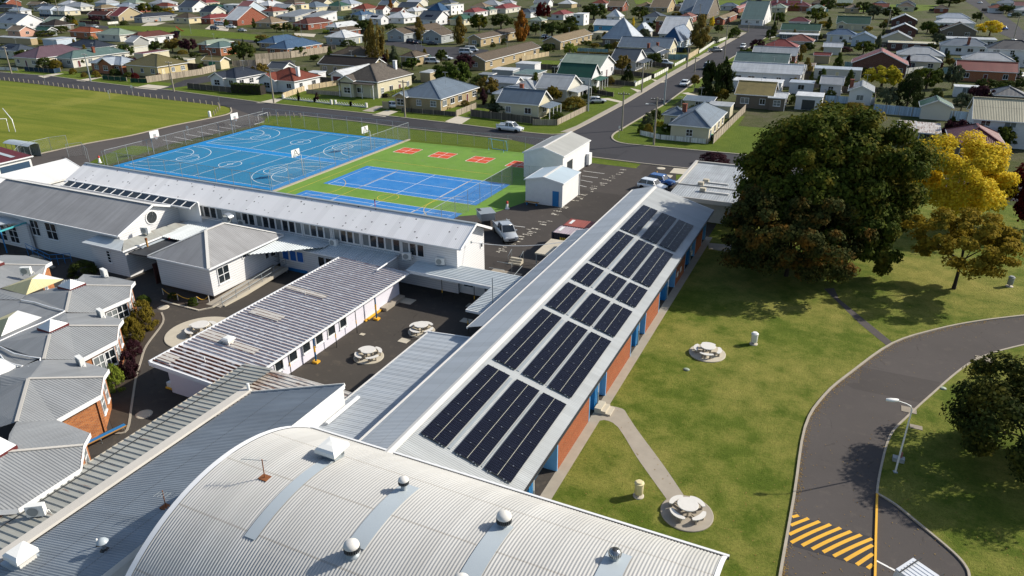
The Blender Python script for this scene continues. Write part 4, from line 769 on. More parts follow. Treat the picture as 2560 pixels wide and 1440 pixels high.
# its lower front block with hipped skirt roof
fb = thing('side_block', 'white weatherboard block with ribbed skirt roof below the round window gable', 'school building', (-64, 47, 0)); cr = W(325, 694, 0)
P0, P1, P2, P3 = W(205, 605, 3.1), W(247, 587, 3.5), W(310, 601, 3.5), W(303, 627, 3.1)
MB().face([P0, P3, P2, P1]).build('roof', 'roof_lean', fb)
Q1, Q2, Q3 = W(440, 556, 3.5), W(474, 563, 3.1), W(306, 629, 3.1)
MB().face([P2, Q3, Q2, Q1]).build('roof', 'roof_strip', fb); MB().beam(Q3 + V(0, 0, -.06), Q2 + V(0, 0, -.06), .14, .14).build('gutter', 'trim_white', fb); MB().beam(P0 + V(0, 0, -.06), P3 + V(0, 0, -.06), .1, .12).build('fascia', 'trim_white', fb)
MB().prism([(-71, cr.y + .1, 3.05), (cr.x, cr.y + .1, 3.05), (cr.x, 50.5, 3.05), (-71, 50.5, 3.05)], 3.05).build('wall', 'wall_white', fb)
q = WY(273, 640, cr.y + .1); window(fb, (q.x, cr.y + .1, 1.9), (0, -1, 0), .6, 1.4, 4, 1)
dr_ = thing('flat_link_roof', 'dark flat link roof littered with debris above a brown gate', 'roof', (-60.5, 48.5, 0))
MB().prism([W(320, 632, 2.8), W(372, 641, 2.8), W(500, 582, 2.8), W(460, 576, 2.8)], .12).build('roof', 'dark_roof', dr_); MB().beam(W(352, 620, 2.86), W(462, 576, 2.86), .45, .05).build('flashing', 'fibreglass', dr_)
q = W(390, 720, 0); box(dr_, 'gate', 'gate_brown', q.x - .6, q.x - .5, q.y + .6, q.y + 4.2, .1, 2.3)
q = W(424, 598, 2.9); t = thing('ball', 'small red ball lying on the dark flat roof', 'ball', (q.x, q.y, 2.98)); MB().lathe((0, 0, 0), [(.01, -.11), (.08, -.08), (.11, 0), (.08, .08), (0, .11)], 12).build('ball', 'red_paint', t, True)
q = W(368, 612, 3.1); t = thing('flue_pipe', 'short rusty flue with black cap beside the white gutter', 'flue', (q.x, q.y, 2.9)); MB().tube([(0, 0, 0), (0, 0, .75)], .1).build('pipe', 'timber_tan', t, True); MB().tube([(0, 0, .72), (0, 0, .95)], .13).build('cap', 'rust', t, True)
q = W(572, 575, 3.0); t = thing('roof_duct', 'square galvanised duct with curved cowl rising behind the hip roof', 'duct', (q.x, q.y, 2.6)); MB().box(-.4, .4, -.3, .3, 0, 1.9).build('shaft', 'galv', t, True); m = MB(); m.grid([[(x, y, z) for y in (-.32, .32)] for x, z in ((-.4, 1.9), (-.3, 2.2), (0, 2.35), (.4, 2.3), (.75, 2.05), (.8, 1.8), (.4, 1.75))]); m.build('cowl', 'steel', t, True)
# roof between hip building and wing
br = thing('link_roof', 'pale ribbed flat roof between the hip roofed block and the long wing', 'roof', (-60, 53, 0))
corr('roof', [(-66.8, 50.3, 3.02), (-66.8, 56.5, 3.22), (-47.2, 56.5, 3.22), (-47.2, 54.8, 3.1), (-53, 50.3, 3.02)], 'roof_lean', br, ribs=(0, 1, 0), pitch=.3, amp=.025, prof='trap')
# ================================================================== hip roofed block
hp = thing('hip_roofed_block', 'square white weatherboard block with grey hip roof beside the ramp', 'school building', (-57, 50, 0))
e = 3.5; A, B, C_, D = V(-61.1, 44.9, e), V(-53, 44.95, e), V(-53, 55.3, e), V(-61.1, 55.3, e); T0, T1 = V(-57, 48.9, 5.5), V(-57, 51.3, 5.5)
for q in ((A, B, T0), (B, C_, T1, T0), (C_, D, T1), (D, A, T0, T1)): corr('roof', q, 'roof_fibro', hp, pitch=.22, amp=.012)
for q in ((A, T0), (B, T0), (C_, T1), (D, T1), (T0, T1)): MB().beam(q[0] + V(0, 0, .03), q[1] + V(0, 0, .03), .28, .05).build('hip_cap', 'flash_white', hp)
for p, q in ((A, B), (B, C_), (D, A)): MB().beam(p + V(0, 0, -.08), q + V(0, 0, -.08), .12, .16).build('gutter', 'trim_white', hp)
box(hp, 'wall', 'wall_white', -60.6, -53.5, 45.4, 54.9, .35, 3.45); box(hp, 'plinth', 'soil', -60.5, -53.6, 45.5, 54.8, 0, .35)
window(hp, (-53.5, 47.0, 2.1), (1, 0, 0), 1.5, 1.7, 2, 2); window(hp, (-53.5, 50.3, 2.95), (1, 0, 0), 1.3, .5, 1, 2, sill=False)
window(hp, (-53.5, 53.4, 2.95), (1, 0, 0), 1.3, .5, 1, 2, sill=False); window(hp, (-53.5, 53.0, 2.0), (1, 0, 0), .6, 1.0, sill=False); window(hp, (-53.5, 53.9, 2.0), (1, 0, 0), .8, 1.1, sill=False)
rm = thing('access_ramp', 'concrete access ramp with galvanised handrails along the hip roofed block', 'ramp', (-52.5, 49, 0))
MB().prism([V(-53.4, 44.2, .05), V(-51.6, 44.2, .05), V(-51.6, 53.6, .6), V(-53.4, 53.6, .6)], .25).build('ramp', 'concrete', rm); MB().prism([V(-51.6, 44.6, .12), V(-51.35, 44.6, .12), V(-51.35, 53.6, .68), V(-51.6, 53.6, .68)], .3).build('ramp_kerb', 'concrete_pale', rm)
for z in (.45, .95): MB().tube([(-51.5, 44.4, z + .05), (-51.5, 53.6, z + .62), (-53.2, 53.7, z + .62)], .03).build('handrail', 'galv', rm)
for k in range(6): y = 44.5 + k * 1.8; MB().tube([(-51.5, y, .1), (-51.5, y, 1.02 + (y - 44.4) * .062)], .025).build('rail_post', 'galv', rm)
# garden bed with yellow chain
gb = struct(MB().prism([W(404, 745, .05), W(412, 715, .05), W(545, 752, .05), W(530, 765, .05), W(497, 776, .05)], .05).build('garden_bed', 'soil'))
kerb([(404, 752), (430, 760), (497, 777), (530, 770), (548, 762)], .18, .1, 'concrete_pale')
cf = thing('chain_barrier', 'yellow chain barrier slung between short posts round the garden bed', 'barrier', W(470, 752)); o_ = Vector(ORG[cf.name]); ps = [W(409, 738), W(446, 752), W(495, 759), W(524, 757)]
for p in ps: MB().tube([p, p + V(0, 0, .75)], .035).build('post', 'concrete_white', cf)
for p, q in zip(ps, ps[1:]): MB().tube([p.lerp(q, t) + V(0, 0, .72 - .35 * math.sin(math.pi * t)) for t in [k / 8 for k in range(9)]], .035, n=6).build('chain', 'yellow_paint', cf)
# ================================================================== left edge buildings
lf = thing('white_roofed_hall', 'bright white gable roofed school hall at the left edge', 'school building', (-100, 62, 0))
for s_, xe in ((1, -93.0), (-1, -101.4)): corr('roof', [V(xe, 38, 4), V(xe, 62.5, 4), V(-97.2, 62.5, 5.5), V(-97.2, 38, 5.5)], 'roof_whiteleft', lf, pitch=.2, amp=.01); MB().beam((xe, 62.5, 3.95), (-97.2, 62.5, 5.45), .08, .2).build('barge_board', 'trim_white', lf)
m = MB(); m.box(-101, -93.5, 38.2, 62.1, 0, 3.95); m.face([(-101, 62.1, 3.9), (-93.5, 62.1, 3.9), (-97.2, 62.1, 5.35)]); m.build('wall', 'wall_plainwhite', lf); MB().beam((-92.95, 38, 3.92), (-92.95, 62.5, 3.92), .12, .14).build('gutter', 'flash_white', lf)
corr('verandah_roof', [V(-93.2, 38, 3.7), V(-93.2, 60, 3.7), V(-90.6, 60, 3.2), V(-90.6, 38, 3.2)], 'roof_whiteleft', lf, pitch=.2, amp=.01)
rr = thing('red_roofed_shed', 'white shed with dark red striped roof and roller door at the left edge', 'shed', (-118, 58, 0))
MB().box(-125, -111.6, 46, 66.4, 0, 3.4).build('wall', 'wall_plainwhite', rr); MB().face([(-125.3, 45.7, 4.7), (-111.3, 45.7, 3.45), (-111.3, 66.7, 3.45), (-125.3, 66.7, 4.7)]).build('roof', 'roof_maroon', rr); MB().beam((-111.28, 45.7, 3.4), (-111.28, 66.7, 3.4), .12, .16).build('gutter', 'trim_white', rr)
for k in range(5): y = 64.2 - k * 3; MB().face([(-119.5, y, 4.22), (-112.6, y, 3.61), (-112.6, y + .7, 3.61), (-119.5, y + .7, 4.22)]).build('skylight_sheet', 'fibreglass', rr)
q2 = WX(37, 413, -111.6); box(rr, 'roller_door', 'wall_navypaint', -111.6, -111.56, q2.y - 2.2, q2.y + 2.2, .2, 2.8)
bs = thing('team_shelter', 'small curved glass and metal shelter by the sports field', 'shelter', W(62, 388)); 
for x in (-3.2, -1.6, 0, 1.6, 3.2): MB().tube([(x, -.8, 0), (x, -.8, 2.1)], .04).build('post', 'steel', bs, True)
m = MB(); m.grid([[(x, y, z) for x in (-3.4, 3.4)] for y, z in ((-1.1, 2.0), (-.6, 2.25), (.2, 2.35), (.9, 2.2))]); m.build('roof', 'fibreglass', bs, True); MB().box(-3.3, 3.3, .78, .82, 0, 2.1).build('back_panel', 'glass_curtain', bs, True)
# porch with big windows at left edge
pv = thing('entry_porch', 'teal edged entry porch with large windows and a blue post at the left edge', 'porch', (-86, 48.5, 0))
MB().face([W(-40, 568, 3.0), W(68, 556, 3.0), W(92, 547, 3.3), W(-40, 540, 3.4)]).build('roof', 'roof_lean', pv); MB().beam(W(-40, 592, 2.9), W(90, 548, 3.1), .14, .16).build('gutter', 'teal_gutter', pv)
q = WY(40, 590, 46.2)
for k, px in enumerate((10, 38)): q = WY(px, 595, 46.6); window(pv, (q.x, 46.6, 1.6), (0, -1, 0), 1.7, 2.3, 3, 2)
q = W(18, 632); MB().tube([q, q + V(0, 0, 3)], .07).build('post', 'blue_paint', pv); box(pv, 'wall', 'wall_white', -92, -82.6, 46.6, 46.9, 0, 3.0)
ra = thing('blue_railing', 'blue steel railing and steps below the gabled classroom', 'railing', W(120, 640)); qa, qb, qc = W(72, 640), W(130, 665), W(180, 655)
for z in (.5, 1.0): MB().tube([qa + V(0, 0, z + .5), qb + V(0, 0, z + .3), qc + V(0, 0, z)], .035).build('rail', 'blue_paint', ra)
for t in range(8):
    p = qa.lerp(qb, t / 4) if t < 4 else qb.lerp(qc, (t - 4) / 3); MB().tube([p, p + V(0, 0, 1.3 - t * .04)], .03).build('rail_post', 'blue_paint', ra)
for k in range(4): MB().box(-.9, .9, -.16, .16, 0, .17 * (4 - k)).build('step', 'concrete', ra, True).location = (W(95 + k * 9, 655 + k * 4) - Vector(ORG[ra.name]))

# ================================================================== faceted octagonal classrooms
o4 = lambda x, y, z: W(x / 5.142, 620 + y / 5.142, z); o5 = lambda x, y, z: W(x / 5.142, 840 + y / 5.142, z); o13 = lambda x, y, z: W(x / 4, 1080 + y / 4, z)
def facets(parent, polys, mat='roof_oct'):
    for P in polys:
        P = [Vector(p) for p in P]; n = sum(((P[k] - P[0]).cross(P[(k + 1) % len(P)] - P[0]) for k in range(len(P))), Vector())
        if n.z < 0: P = P[::-1]
        MB().face(P).build('roof_facet', mat, parent)
def eave(parent, pts, cen, brickz=2.75, wins=(), wallmat='brick_octagon'):
    cen = Vector(cen)
    for i, (a, b) in enumerate(zip(pts, pts[1:])):
        d = (b - a); n = Vector((d.y, -d.x, 0)).normalized()
        if (a - cen).dot(n) < 0: n = -n
        MB().face([a + n * .03 + V(0, 0, .04), b + n * .03 + V(0, 0, .04), b + n * .03 - V(0, 0, .3), a + n * .03 - V(0, 0, .3)]).build('fascia', 'trim_white', parent)
        A, B = a - n * .35, b - n * .35; za, zb = a.z - .1, b.z - .1
        MB().face([V(A.x, A.y, 0), V(B.x, B.y, 0), V(B.x, B.y, zb), V(A.x, A.y, za)]).build('wall', wallmat, parent)
        L = (B - A).length
        for s, w_, h_, zc, pane in [q[1:] for q in wins if q[0] == i]:
            p = A.lerp(B, s); window(parent, (p.x, p.y, zc), n, w_, h_, 2, 2 if w_ > 1 else 1, pane=pane)
def pyramid(parent, base, apex, mats, rim=True):
    for k in range(len(base)):
        a, b = base[k], base[(k + 1) % len(base)]; P = [a, b, apex]; n = (b - a).cross(apex - a)
        if n.z < 0: P = P[::-1]
        MB().face(P).build('skylight_facet', mats[k % len(mats)], parent)
    if rim:
        for k in range(len(base)): MB().beam(base[k] - V(0, 0, .12), base[(k + 1) % len(base)] - V(0, 0, .12), .06, .24).build('skylight_rim', 'door_dark', parent)
def caps(parent, segs, w_=.2):
    for a, b in segs: MB().beam(a + V(0, 0, .03), b + V(0, 0, .03), w_, .05).build('ridge_cap', 'gutter_grey', parent)
zh, zR, zE, zv, zi = 4.5, 3.45, 3.0, 3.05, 3.9
ub = thing('octagonal_classroom', 'faceted grey roofed brick classroom nearest the railing garden, with white pyramid skylight', 'classroom', o4(1200, 700, 0), 0, 'faceted classrooms')
H = o4(905, 560, 4.3); l0, l1, l2, l3, l4, l5 = o4(1075, 335, zv), o4(1450, 370, zv), o4(1732, 430, zE), o4(1682, 488, zR), o4(1110, 480, 4.2), o4(1000, 400, 3.9)
e1, e2, v0 = o4(1662, 640, zE), o4(1300, 800, zE), o4(848, 826, 3.7); v1 = o4(1235, 833, zE)
facets(ub, [(l0, l1, l2, l3, l4, l5), (H, l4, l3, e1, e2, v1, v0), (H, v0, o4(835, 800, 3.75), o4(270, 665, 3.6), o4(350, 600, 3.7), o4(740, 500, 4.1)), (l5, l4, H, o4(740, 500, 4.1), o4(820, 410, 3.8))])
caps(ub, [(l4, l3), (H, v0)]); eave(ub, [l2, l3, e1, e2], o4(1100, 600, 3), wins=((0, .5, .8, 1.5, 1.9, 'glass_curtain'), (1, .3, 1.0, 1.7, 1.8, 'glass_curtain'), (1, .72, 1.0, 1.7, 1.8, 'glass_curtain'), (2, .25, 1.1, 1.3, 1.9, 'glass'), (2, .62, 1.1, 1.1, 1.9, 'glass_curtain')))
pyramid(ub, [o4(735, 490, 4.35), o4(900, 535, 4.35), o4(1100, 450, 4.35), o4(930, 420, 4.35)], o4(903, 400, 5.05), ['fibre_white'])
uc = thing('octagonal_classroom', 'faceted grey roofed brick classroom in the middle, beside the brown bushes', 'classroom', o4(1000, 1150, 0), 0, 'faceted classrooms')
H = o4(640, 1115, 4.3); l0, l1, l2, l3, l4, l5 = o4(852, 838, 3.7), o4(1240, 836, zE), o4(1580, 920, zE), o4(1520, 1002, zR), o4(890, 1000, 4.2), o4(765, 918, 3.95)
e1, e2, v1, v0 = o4(1498, 1190, zE), o4(1060, 1420, zE), o5(975, 302, zE), o5(562, 300, 3.7)
facets(uc, [(l0, l1, l2, l3, l4, l5), (H, l4, l3, e1, e2, v1, v0), (H, v0, o5(520, 300, 3.7), o5(0, 130, 3.5), o4(-60, 1230, 3.6), o4(480, 1050, 4.1)), (l5, l4, H, o4(480, 1050, 4.1), o4(600, 960, 3.9)), (o4(835, 805, 3.75), l0, l5, o4(600, 960, 3.9), o4(480, 1050, 4.1), o4(-60, 1230, 3.6))])
caps(uc, [(l4, l3), (H, v0)]); eave(uc, [l2, l3, e1, e2, v1], o4(900, 1150, 3), wins=((0, .5, .8, 1.5, 1.9, 'glass_curtain'), (1, .3, 1.0, 1.7, 1.8, 'glass_curtain'), (1, .72, 1.0, 1.7, 1.8, 'glass_curtain'), (2, .22, 1.1, 1.4, 1.7, 'glass'), (2, .52, 1.1, 1.4, 1.7, 'glass_curtain')))
pyramid(uc, [o4(475, 1025, 4.35), o4(635, 1080, 4.35), o4(880, 965, 4.35), o4(690, 935, 4.35)], o4(645, 912, 5.05), ['fibre_white'])
ud = thing('octagonal_classroom', 'faceted grey roofed brick classroom with the tall blank brick wall and blue bench', 'classroom', o5(900, 800, 0), 0, 'faceted classrooms')
l0, l1, l2, l3, l4, l5 = o5(562, 306, 3.7), o5(975, 304, zE), o5(1396, 425, zE), o5(1326, 530, zR), o5(365, 550, 4.3), o5(520, 390, 3.9)
e1, e2, v0 = o5(1292, 760, zE), o5(725, 1078, zE), o5(212, 1104, 3.7)
facets(ud, [(l0, l1, l2, l3, l4, l5), (l4, l3, e1, e2, v0), (l4, v0, o5(0, 1170, 3.4), o5(-260, 900, 3.4), o5(0, 660, 3.7)), (l0, l5, l4, o5(0, 660, 3.7), o5(0, 500, 3.6), o5(520, 300, 3.7))])
caps(ud, [(l4, l3), (l4, v0)]); eave(ud, [l2, l3, e1, e2], o5(800, 700, 3), wins=((1, .3, .9, 1.6, 1.7, 'glass_curtain'), (0, .5, .8, 1.5, 1.7, 'glass_curtain')))
ue = thing('octagonal_classroom', 'faceted grey roofed classroom nearest the camera, touching the ribbed walkway', 'classroom', o13(400, 350, 0), 0, 'faceted classrooms')
l0, l1, l2, l3, l4 = v0, e2, o5(1155, 1248, zE), o13(832, 132, zR), o13(60, 200, 4.3); lm = o5(120, 1260, 3.95)
e1, e2, v0 = o13(800, 370, zE), o13(178, 772, zE), o13(-120, 790, 3.4)
facets(ue, [(l0, l1, l2, l3, l4, lm), (l4, l3, e1, e2, v0, o13(-160, 420, 4.2))]); caps(ue, [(l4, l3)]); eave(ue, [l2, l3, e1, e2, v0], o13(300, 350, 3), wins=((1, .3, .9, 1.6, 1.8, 'glass_curtain'), (0, .5, .8, 1.5, 1.9, 'glass_curtain')), wallmat='brick_octagon')
pyramid(ue, [o13(-260, 150, 4.4), o13(-20, 245, 4.4), o13(165, 130, 4.4), o13(-60, 50, 4.4)], o13(-60, 20, 5.1), ['fibre_white'])
ua = thing('octagonal_classroom', 'faceted grey roofed classroom at the left edge below the blue railing', 'classroom', o4(300, 250, 0), 0, 'faceted classrooms')
l0, l1, l2, l3, l4 = o4(65, 88, zv), o4(335, 98, zv), o4(662, 180, zE), o4(585, 222, zR), o4(-40, 208, 4.2); e1, e2, v0 = o4(555, 330, zE), o4(340, 400, 3.2), o4(-60, 540, 3.6)
facets(ua, [(o4(-120, 110, 3.5), l0, l1, l2, l3, l4), (l4, l3, e1, e2, v0)]); caps(ua, [(l4, l3)]); eave(ua, [l2, l3, e1], o4(300, 300, 3), wins=((1, .5, .7, 1.5, 1.8, 'glass_curtain'),))
pyramid(ua, [o4(-120, 180, 4.35), o4(-30, 210, 4.35), o4(50, 180, 4.35), o4(-40, 165, 4.35)], o4(-35, 150, 4.9), ['fibre_white'])
# shared inner roofs with fibreglass skylight pyramids
ui = thing('inner_roof', 'low inner roof with two yellowed fibreglass pyramid skylights among the faceted classrooms', 'roof', o4(150, 800, 0))
facets(ui, [(o4(-160, 520, 3.4), o4(0, 520, 3.4), o4(340, 604, 3.5), o4(268, 665, 3.6), o4(-160, 660, 3.4)), (o4(-160, 668, 3.4), o4(262, 672, 3.6), o4(238, 790, 3.5), o4(-160, 960, 3.2)), (o4(268, 668, 3.6), o4(832, 802, 3.7), o4(550, 892, 3.45), o4(236, 792, 3.5)), (o4(-160, 960, 3.2), o4(238, 790, 3.5), o4(550, 892, 3.45), o4(832, 806, 3.7), o4(-160, 1290, 3.3)), (o5(-160, 100, 3.4), o5(-10, 135, 3.5), o5(510, 280, 3.65), o5(300, 385, 3.5), o5(-160, 640, 3.3))])
pyramid(ui, [o4(20, 518, 3.5), o4(335, 604, 3.5), o4(822, 402, 3.5), o4(505, 328, 3.5)], o4(408, 398, 4.5), ['fibre_yellow', 'fibre_yellow', 'fibre_white', 'fibre_yellow'], False)
pyramid(ui, [o4(-260, 1010, 3.4), o4(12, 1138, 3.4), o4(555, 890, 3.4), o4(235, 795, 3.4)], o4(112, 890, 4.5), ['fibre_yellow', 'fibre_white', 'fibre_white', 'fibre_yellow'], False)
pyramid(ui, [o5(-420, 420, 3.4), o5(-20, 525, 3.4), o5(260, 392, 3.4), o5(20, 280, 3.4)], o5(-60, 330, 4.4), ['fibre_yellow', 'fibre_white', 'fibre_white', 'fibre_white'], False)
for pts in ([o4(835, 812, 3.78), o4(560, 950, 3.7), o4(250, 1080, 3.65), o4(-60, 1220, 3.65)], [o4(270, 668, 3.72), o4(450, 700, 3.75), o4(640, 760, 3.78), o4(830, 808, 3.78)], [o5(0, 135, 3.62), o5(180, 225, 3.7), o5(400, 270, 3.75), o5(520, 285, 3.75), o5(512, 320, 3.7)], [o5(0, 240, 3.5), o5(60, 320, 3.55), o5(200, 370, 3.6), o5(290, 385, 3.6), o5(250, 420, 3.5), o5(0, 530, 3.4)], [o5(375, 390, 3.7), o5(300, 440, 3.6), o5(0, 595, 3.5)]):
    MB().tube(pts, .05, n=6).build('drain_pipe', 'trim_white', ui)
aircon(o4(350, 345, 3.7), R(30), 'white air conditioner on the classroom roof at the left edge'); aircon(o4(1350, 370, 3.1), R(-15), 'white air conditioner with dark grille at the edge of the far faceted roof'); aircon(o4(1310, 900, 3.1), R(-15), 'white air conditioner above the windows of the middle faceted classroom'); aircon(o5(1050, 390, 3.1), R(-15), 'white air conditioner above the round lime bush')
# ------------------------------------------------------------------ sports courts
CX0, CX1, CY0, CY1 = -107.3, -73.75, 76.3, 111.0
ct = sheet('netball_court', [(CX0, CY0), (CX1, CY0), (CX1, CY1), (CX0, CY1)], 'court_blue_bright', .012, px=False)
def paint(parent, pts, wd=.08, mat='line_white', z=.022):
    P = [Vector((*p, 0)) for p in pts]; n = len(P); L, Q = [], []
    for i in range(n):
        d = (P[min(i + 1, n - 1)] - P[max(i - 1, 0)]).normalized(); s = Vector((-d.y, d.x, 0)) * wd / 2; L.append(P[i] + s); Q.append(P[i] - s)
    o = MB().grid([[(p.x, p.y, z) for p in Q], [(p.x, p.y, z) for p in L]]).build('court_line', mat, parent)
    if o.data.polygons and o.data.polygons[0].normal.z < 0: o.data.flip_normals()
    return o
A2 = lambda c, r, a0, a1, n=28: [(p.x, p.y) for p in arc(c, r, R(a0), R(a1), n)]
for yc in (85.0, 102.2):
    x0, x1 = -105.9, -75.4; y0, y1 = yc - 7.62, yc + 7.62; xm = (x0 + x1) / 2
    MB().face([(x0, y0, .016), (x1, y0, .016), (x1, y1, .016), (x0, y1, .016)]).build('court_surface', 'court_blue', ct)
    paint(ct, [(x0, y0), (x1, y0), (x1, y1), (x0, y1), (x0, y0)])
    for x in (xm, x0 + 10.17, x1 - 10.17): paint(ct, [(x, y0), (x, y1)])
    paint(ct, A2((xm, yc), 1.8, 0, 360)); paint(ct, A2((xm, yc), .45, 0, 360, 12))
    for xe, s in ((x0, 1), (x1, -1)):
        xh = xe + s * 1.6
        paint(ct, A2((xe, yc), 4.9, -90, 90) if s > 0 else A2((xe, yc), 4.9, 90, 270))
        a = 6.6; paint(ct, [(xe, yc - a)] + ([(p[0], p[1]) for p in (A2((xh, yc), a, -90, 90) if s > 0 else A2((xh, yc), a, 270, 90))]) + [(xe, yc + a)])
        paint(ct, [(xe, yc - 2.45), (xe + s * 5.8, yc - 2.45), (xe + s * 5.8, yc + 2.45), (xe, yc + 2.45)]); paint(ct, A2((xe + s * 5.8, yc), 1.8, 0, 360))
def hoop(x, y, s, label):
    t = thing('basketball_hoop', label, 'basketball hoop', (x, y, 0), 0 if s > 0 else math.pi, 'court hoops')
    MB().tube([(0, 0, 0), (0, 0, 3.3), (.25, 0, 3.5)], .06).build('pole', 'galv', t, True)
    MB().tube([(0, 0, 3.3), (1.0, 0, 3.45)], .045).build('arm', 'galv', t, True); MB().tube([(0, 0, 2.7), (1.0, 0, 3.2)], .035).build('brace', 'galv', t, True)
    b = MB().box(1.0, 1.06, -.9, .9, 2.95, 4.05).build('backboard', 'plastic_white', t, True)
    MB().box(1.062, 1.066, -.3, .3, 3.05, 3.5).build('target_square', 'plastic_grey', b, True)
    for a in (-.6, .6): MB().tube([(.97, a, 3.0), (.97, 0, 4.0)], .03).build('back_brace', 'dark_metal', t, True)
    MB().tube(arc((1.32, 0), .23, 0, 2 * math.pi, 14, 3.05), .02, n=6, cap=False).build('ring', 'red_paint', t, True); MB().lathe((1.32, 0, 2.65), [(.13, 0), (.22, .39)], 12).build('net', 'hoop_net', t, True)
    return t
hoop(-107.9, 84.9, 1, 'white basketball backboard at the near left end of the blue court'); hoop(-106.9, 102.2, 1, 'white basketball backboard at the far left end of the blue court')
hoop(-75.0, 84.3, -1, 'white basketball backboard at the near right end of the blue court'); hoop(-75.2, 102.4, -1, 'white basketball backboard at the far right end of the blue court')
# green turf with tennis courts
tf = sheet('turf', [(-73.3, 62.9), (-44.4, 62.9), (-44.4, 77.0), (W(1230, 534).x, W(1230, 534).y), (W(1312, 506).x, W(1312, 506).y), (-38.4, 94), (-38.4, 112.0), (-49, 111.6), (-73.2, 110.6)], 'turf_green', .014, px=False)
def tennis(x0, x1, y0, y1):
    MB().face([(x0 - .9, y0 - .0, .02), (x1 + .9, y0 - .0, .02), (x1 + .9, y1 + .0, .02), (x0 - .9, y1 + .0, .02)]).build('tennis_surface', 'turf_blue', tf)
    L = lambda *p: paint(tf, p, .07, z=.026)
    L((x0, y0), (x1, y0), (x1, y1), (x0, y1), (x0, y0)); L((x0, y0 + 1.37), (x1, y0 + 1.37)); L((x0, y1 - 1.37), (x1, y1 - 1.37)); m = (x0 + x1) / 2
    for x in (m - 6.4, m + 6.4): L((x, y0 + 1.37), (x, y1 - 1.37))
    L((m - 6.4, (y0 + y1) / 2), (m + 6.4, (y0 + y1) / 2)); L((m, y0), (m, y1))
tennis(-68.75, -44.98, 82.3, 93.27); tennis(-68.75, -44.98, 67.5, 78.5)
for x in (-66.2, -47.6): pass
Ly = lambda p: paint(tf, p, .07, 'line_yellow', .028)
Ly([(-71.2, 64), (-71.2, 97.0)]); Ly([(-71.2, 97), (-46, 97)]); Ly(A2((-71.2, 80.5), 5.6, -60, 60)); Ly(A2((-44.6, 80.5), 5.6, 120, 240)); Ly(A2((-56.9, 80.4), 1.5, 0, 360)); Ly([(-56.9, 78.6), (-56.9, 82.2)]); Ly([(-63.5, 70), (-63.5, 93)]); Ly([(-50.3, 70), (-50.3, 93)])
for i, (x, y) in enumerate(((-69.1, 104.6), (-62.0, 104.4), (-54.8, 104.3), (-47.5, 104.2))):
    MB().face([(x - 1.9, y - 1.8, .02), (x + 1.9, y - 1.8, .02), (x + 1.9, y + 1.8, .02), (x - 1.9, y + 1.8, .02)]).build('handball_square', 'turf_red', tf)
    paint(tf, [(x - 1.9, y - 1.8), (x + 1.9, y - 1.8), (x + 1.9, y + 1.8), (x - 1.9, y + 1.8), (x - 1.9, y - 1.8)], .09, z=.026); paint(tf, [(x, y - 1.8), (x, y + 1.8)], .09, z=.026); paint(tf, [(x - 1.9, y), (x + 1.9, y)], .09, z=.026)
q = W(938, 517); t = thing('net_post', 'red net post at the near tennis court', 'post', (q.x, q.y, 0)); MB().tube([(0, 0, 0), (0, 0, 1.1)], .05).build('post', 'red_paint', t, True); MB().box(-.05, .09, -.05, .05, .85, 1.05).build('winder', 'dark_metal', t, True)
def goal(pl, pr, h, mat, label, dep=.8):
    A, B = W(*pl), W(*pr); t = thing('goal_frame', label, 'goal', A); d = (B - A); n = Vector((-d.y, d.x, 0)).normalized() * dep
    for p in (A, B): MB().tube([p, p + V(0, 0, h), p + n + V(0, 0, h * .9), p + n * 1.4], .05).build('post', mat, t)
    MB().tube([A + V(0, 0, h), B + V(0, 0, h)], .05).build('crossbar', mat, t); MB().tube([A + n * 1.4 + V(0, 0, .05), B + n * 1.4 + V(0, 0, .05)], .04).build('base_bar', mat, t)
goal((1222, 375), (1259, 381), 2.0, 'blue_light', 'small blue goal frame at the far end of the green turf'); goal((648, 313), (672, 306), 2.0, 'steel', 'small steel goal frame at the far left corner of the courts', .9)
A = W(39, 330); t = thing('goal_frame', 'white soccer goal frame on the sports field at the left edge', 'goal', A)
MB().tube([W(39, 330), W(39, 330) + V(0, 0, 2.4), W(15, 300) + V(0, 0, 2.4)], .07).build('post', 'trim_white', t); MB().tube([W(23, 329), W(23, 329) + V(-.3, .3, 2.4), W(-20, 329) + V(0, 0, 2.4)], .07).build('crossbar', 'trim_white', t)
# ------------------------------------------------------------------ chain link fences
def chain(pts, h, label, step=3.0, mesh=True, stay=True, rail=True, world=False):
    P = [(Vector((*p, 0)) if world else W(*p)) for p in pts]; t = thing('chain_link_fence', label, 'fence', P[0], 0, 'chain link fences')
    for a, b in zip(P, P[1:]):
        L = (b - a).length; n = max(1, round(L / step))
        for k in range(n + 1): p = a.lerp(b, k / n); MB().tube([p, p + V(0, 0, h)], .035, n=6).build('post', 'galv', t)
        if rail: MB().tube([a + V(0, 0, h), b + V(0, 0, h)], .028, n=6).build('top_rail', 'galv', t)
        if mesh: MB().face([a + V(0, 0, .05), b + V(0, 0, .05), b + V(0, 0, h), a + V(0, 0, h)]).build('wire_mesh', 'chain_link', t)
    return t
chain([(CX0 - .6, CY0 - .4), (CX0 - .6, CY1 + .8)], 2.6, 'chain link fence on the driveway side of the blue court', 4, world=True)
chain([(CX0 - .6, CY1 + .8), (CX1 + .3, CY1 + .8)], 3.2, 'chain link fence on the road side of the blue court', 3.6, world=True)
chain([(CX1 + .35, CY1 + .8), (CX1 + .35, CY0 - .6)], 3.2, 'chain link fence between the blue court and the green turf', 3.6, world=True)
chain([(CX1 + .3, CY0 - .9), (CX0 - .6, CY0 - .9)], 2.6, 'chain link fence behind the long white wing', 3.6, world=True)
chain([(CX1 + .4, CY1 + 1.0), (-44, CY1 + 2.2)], 2.4, 'low chain link fence along the road side of the green turf', 3.2, world=True)
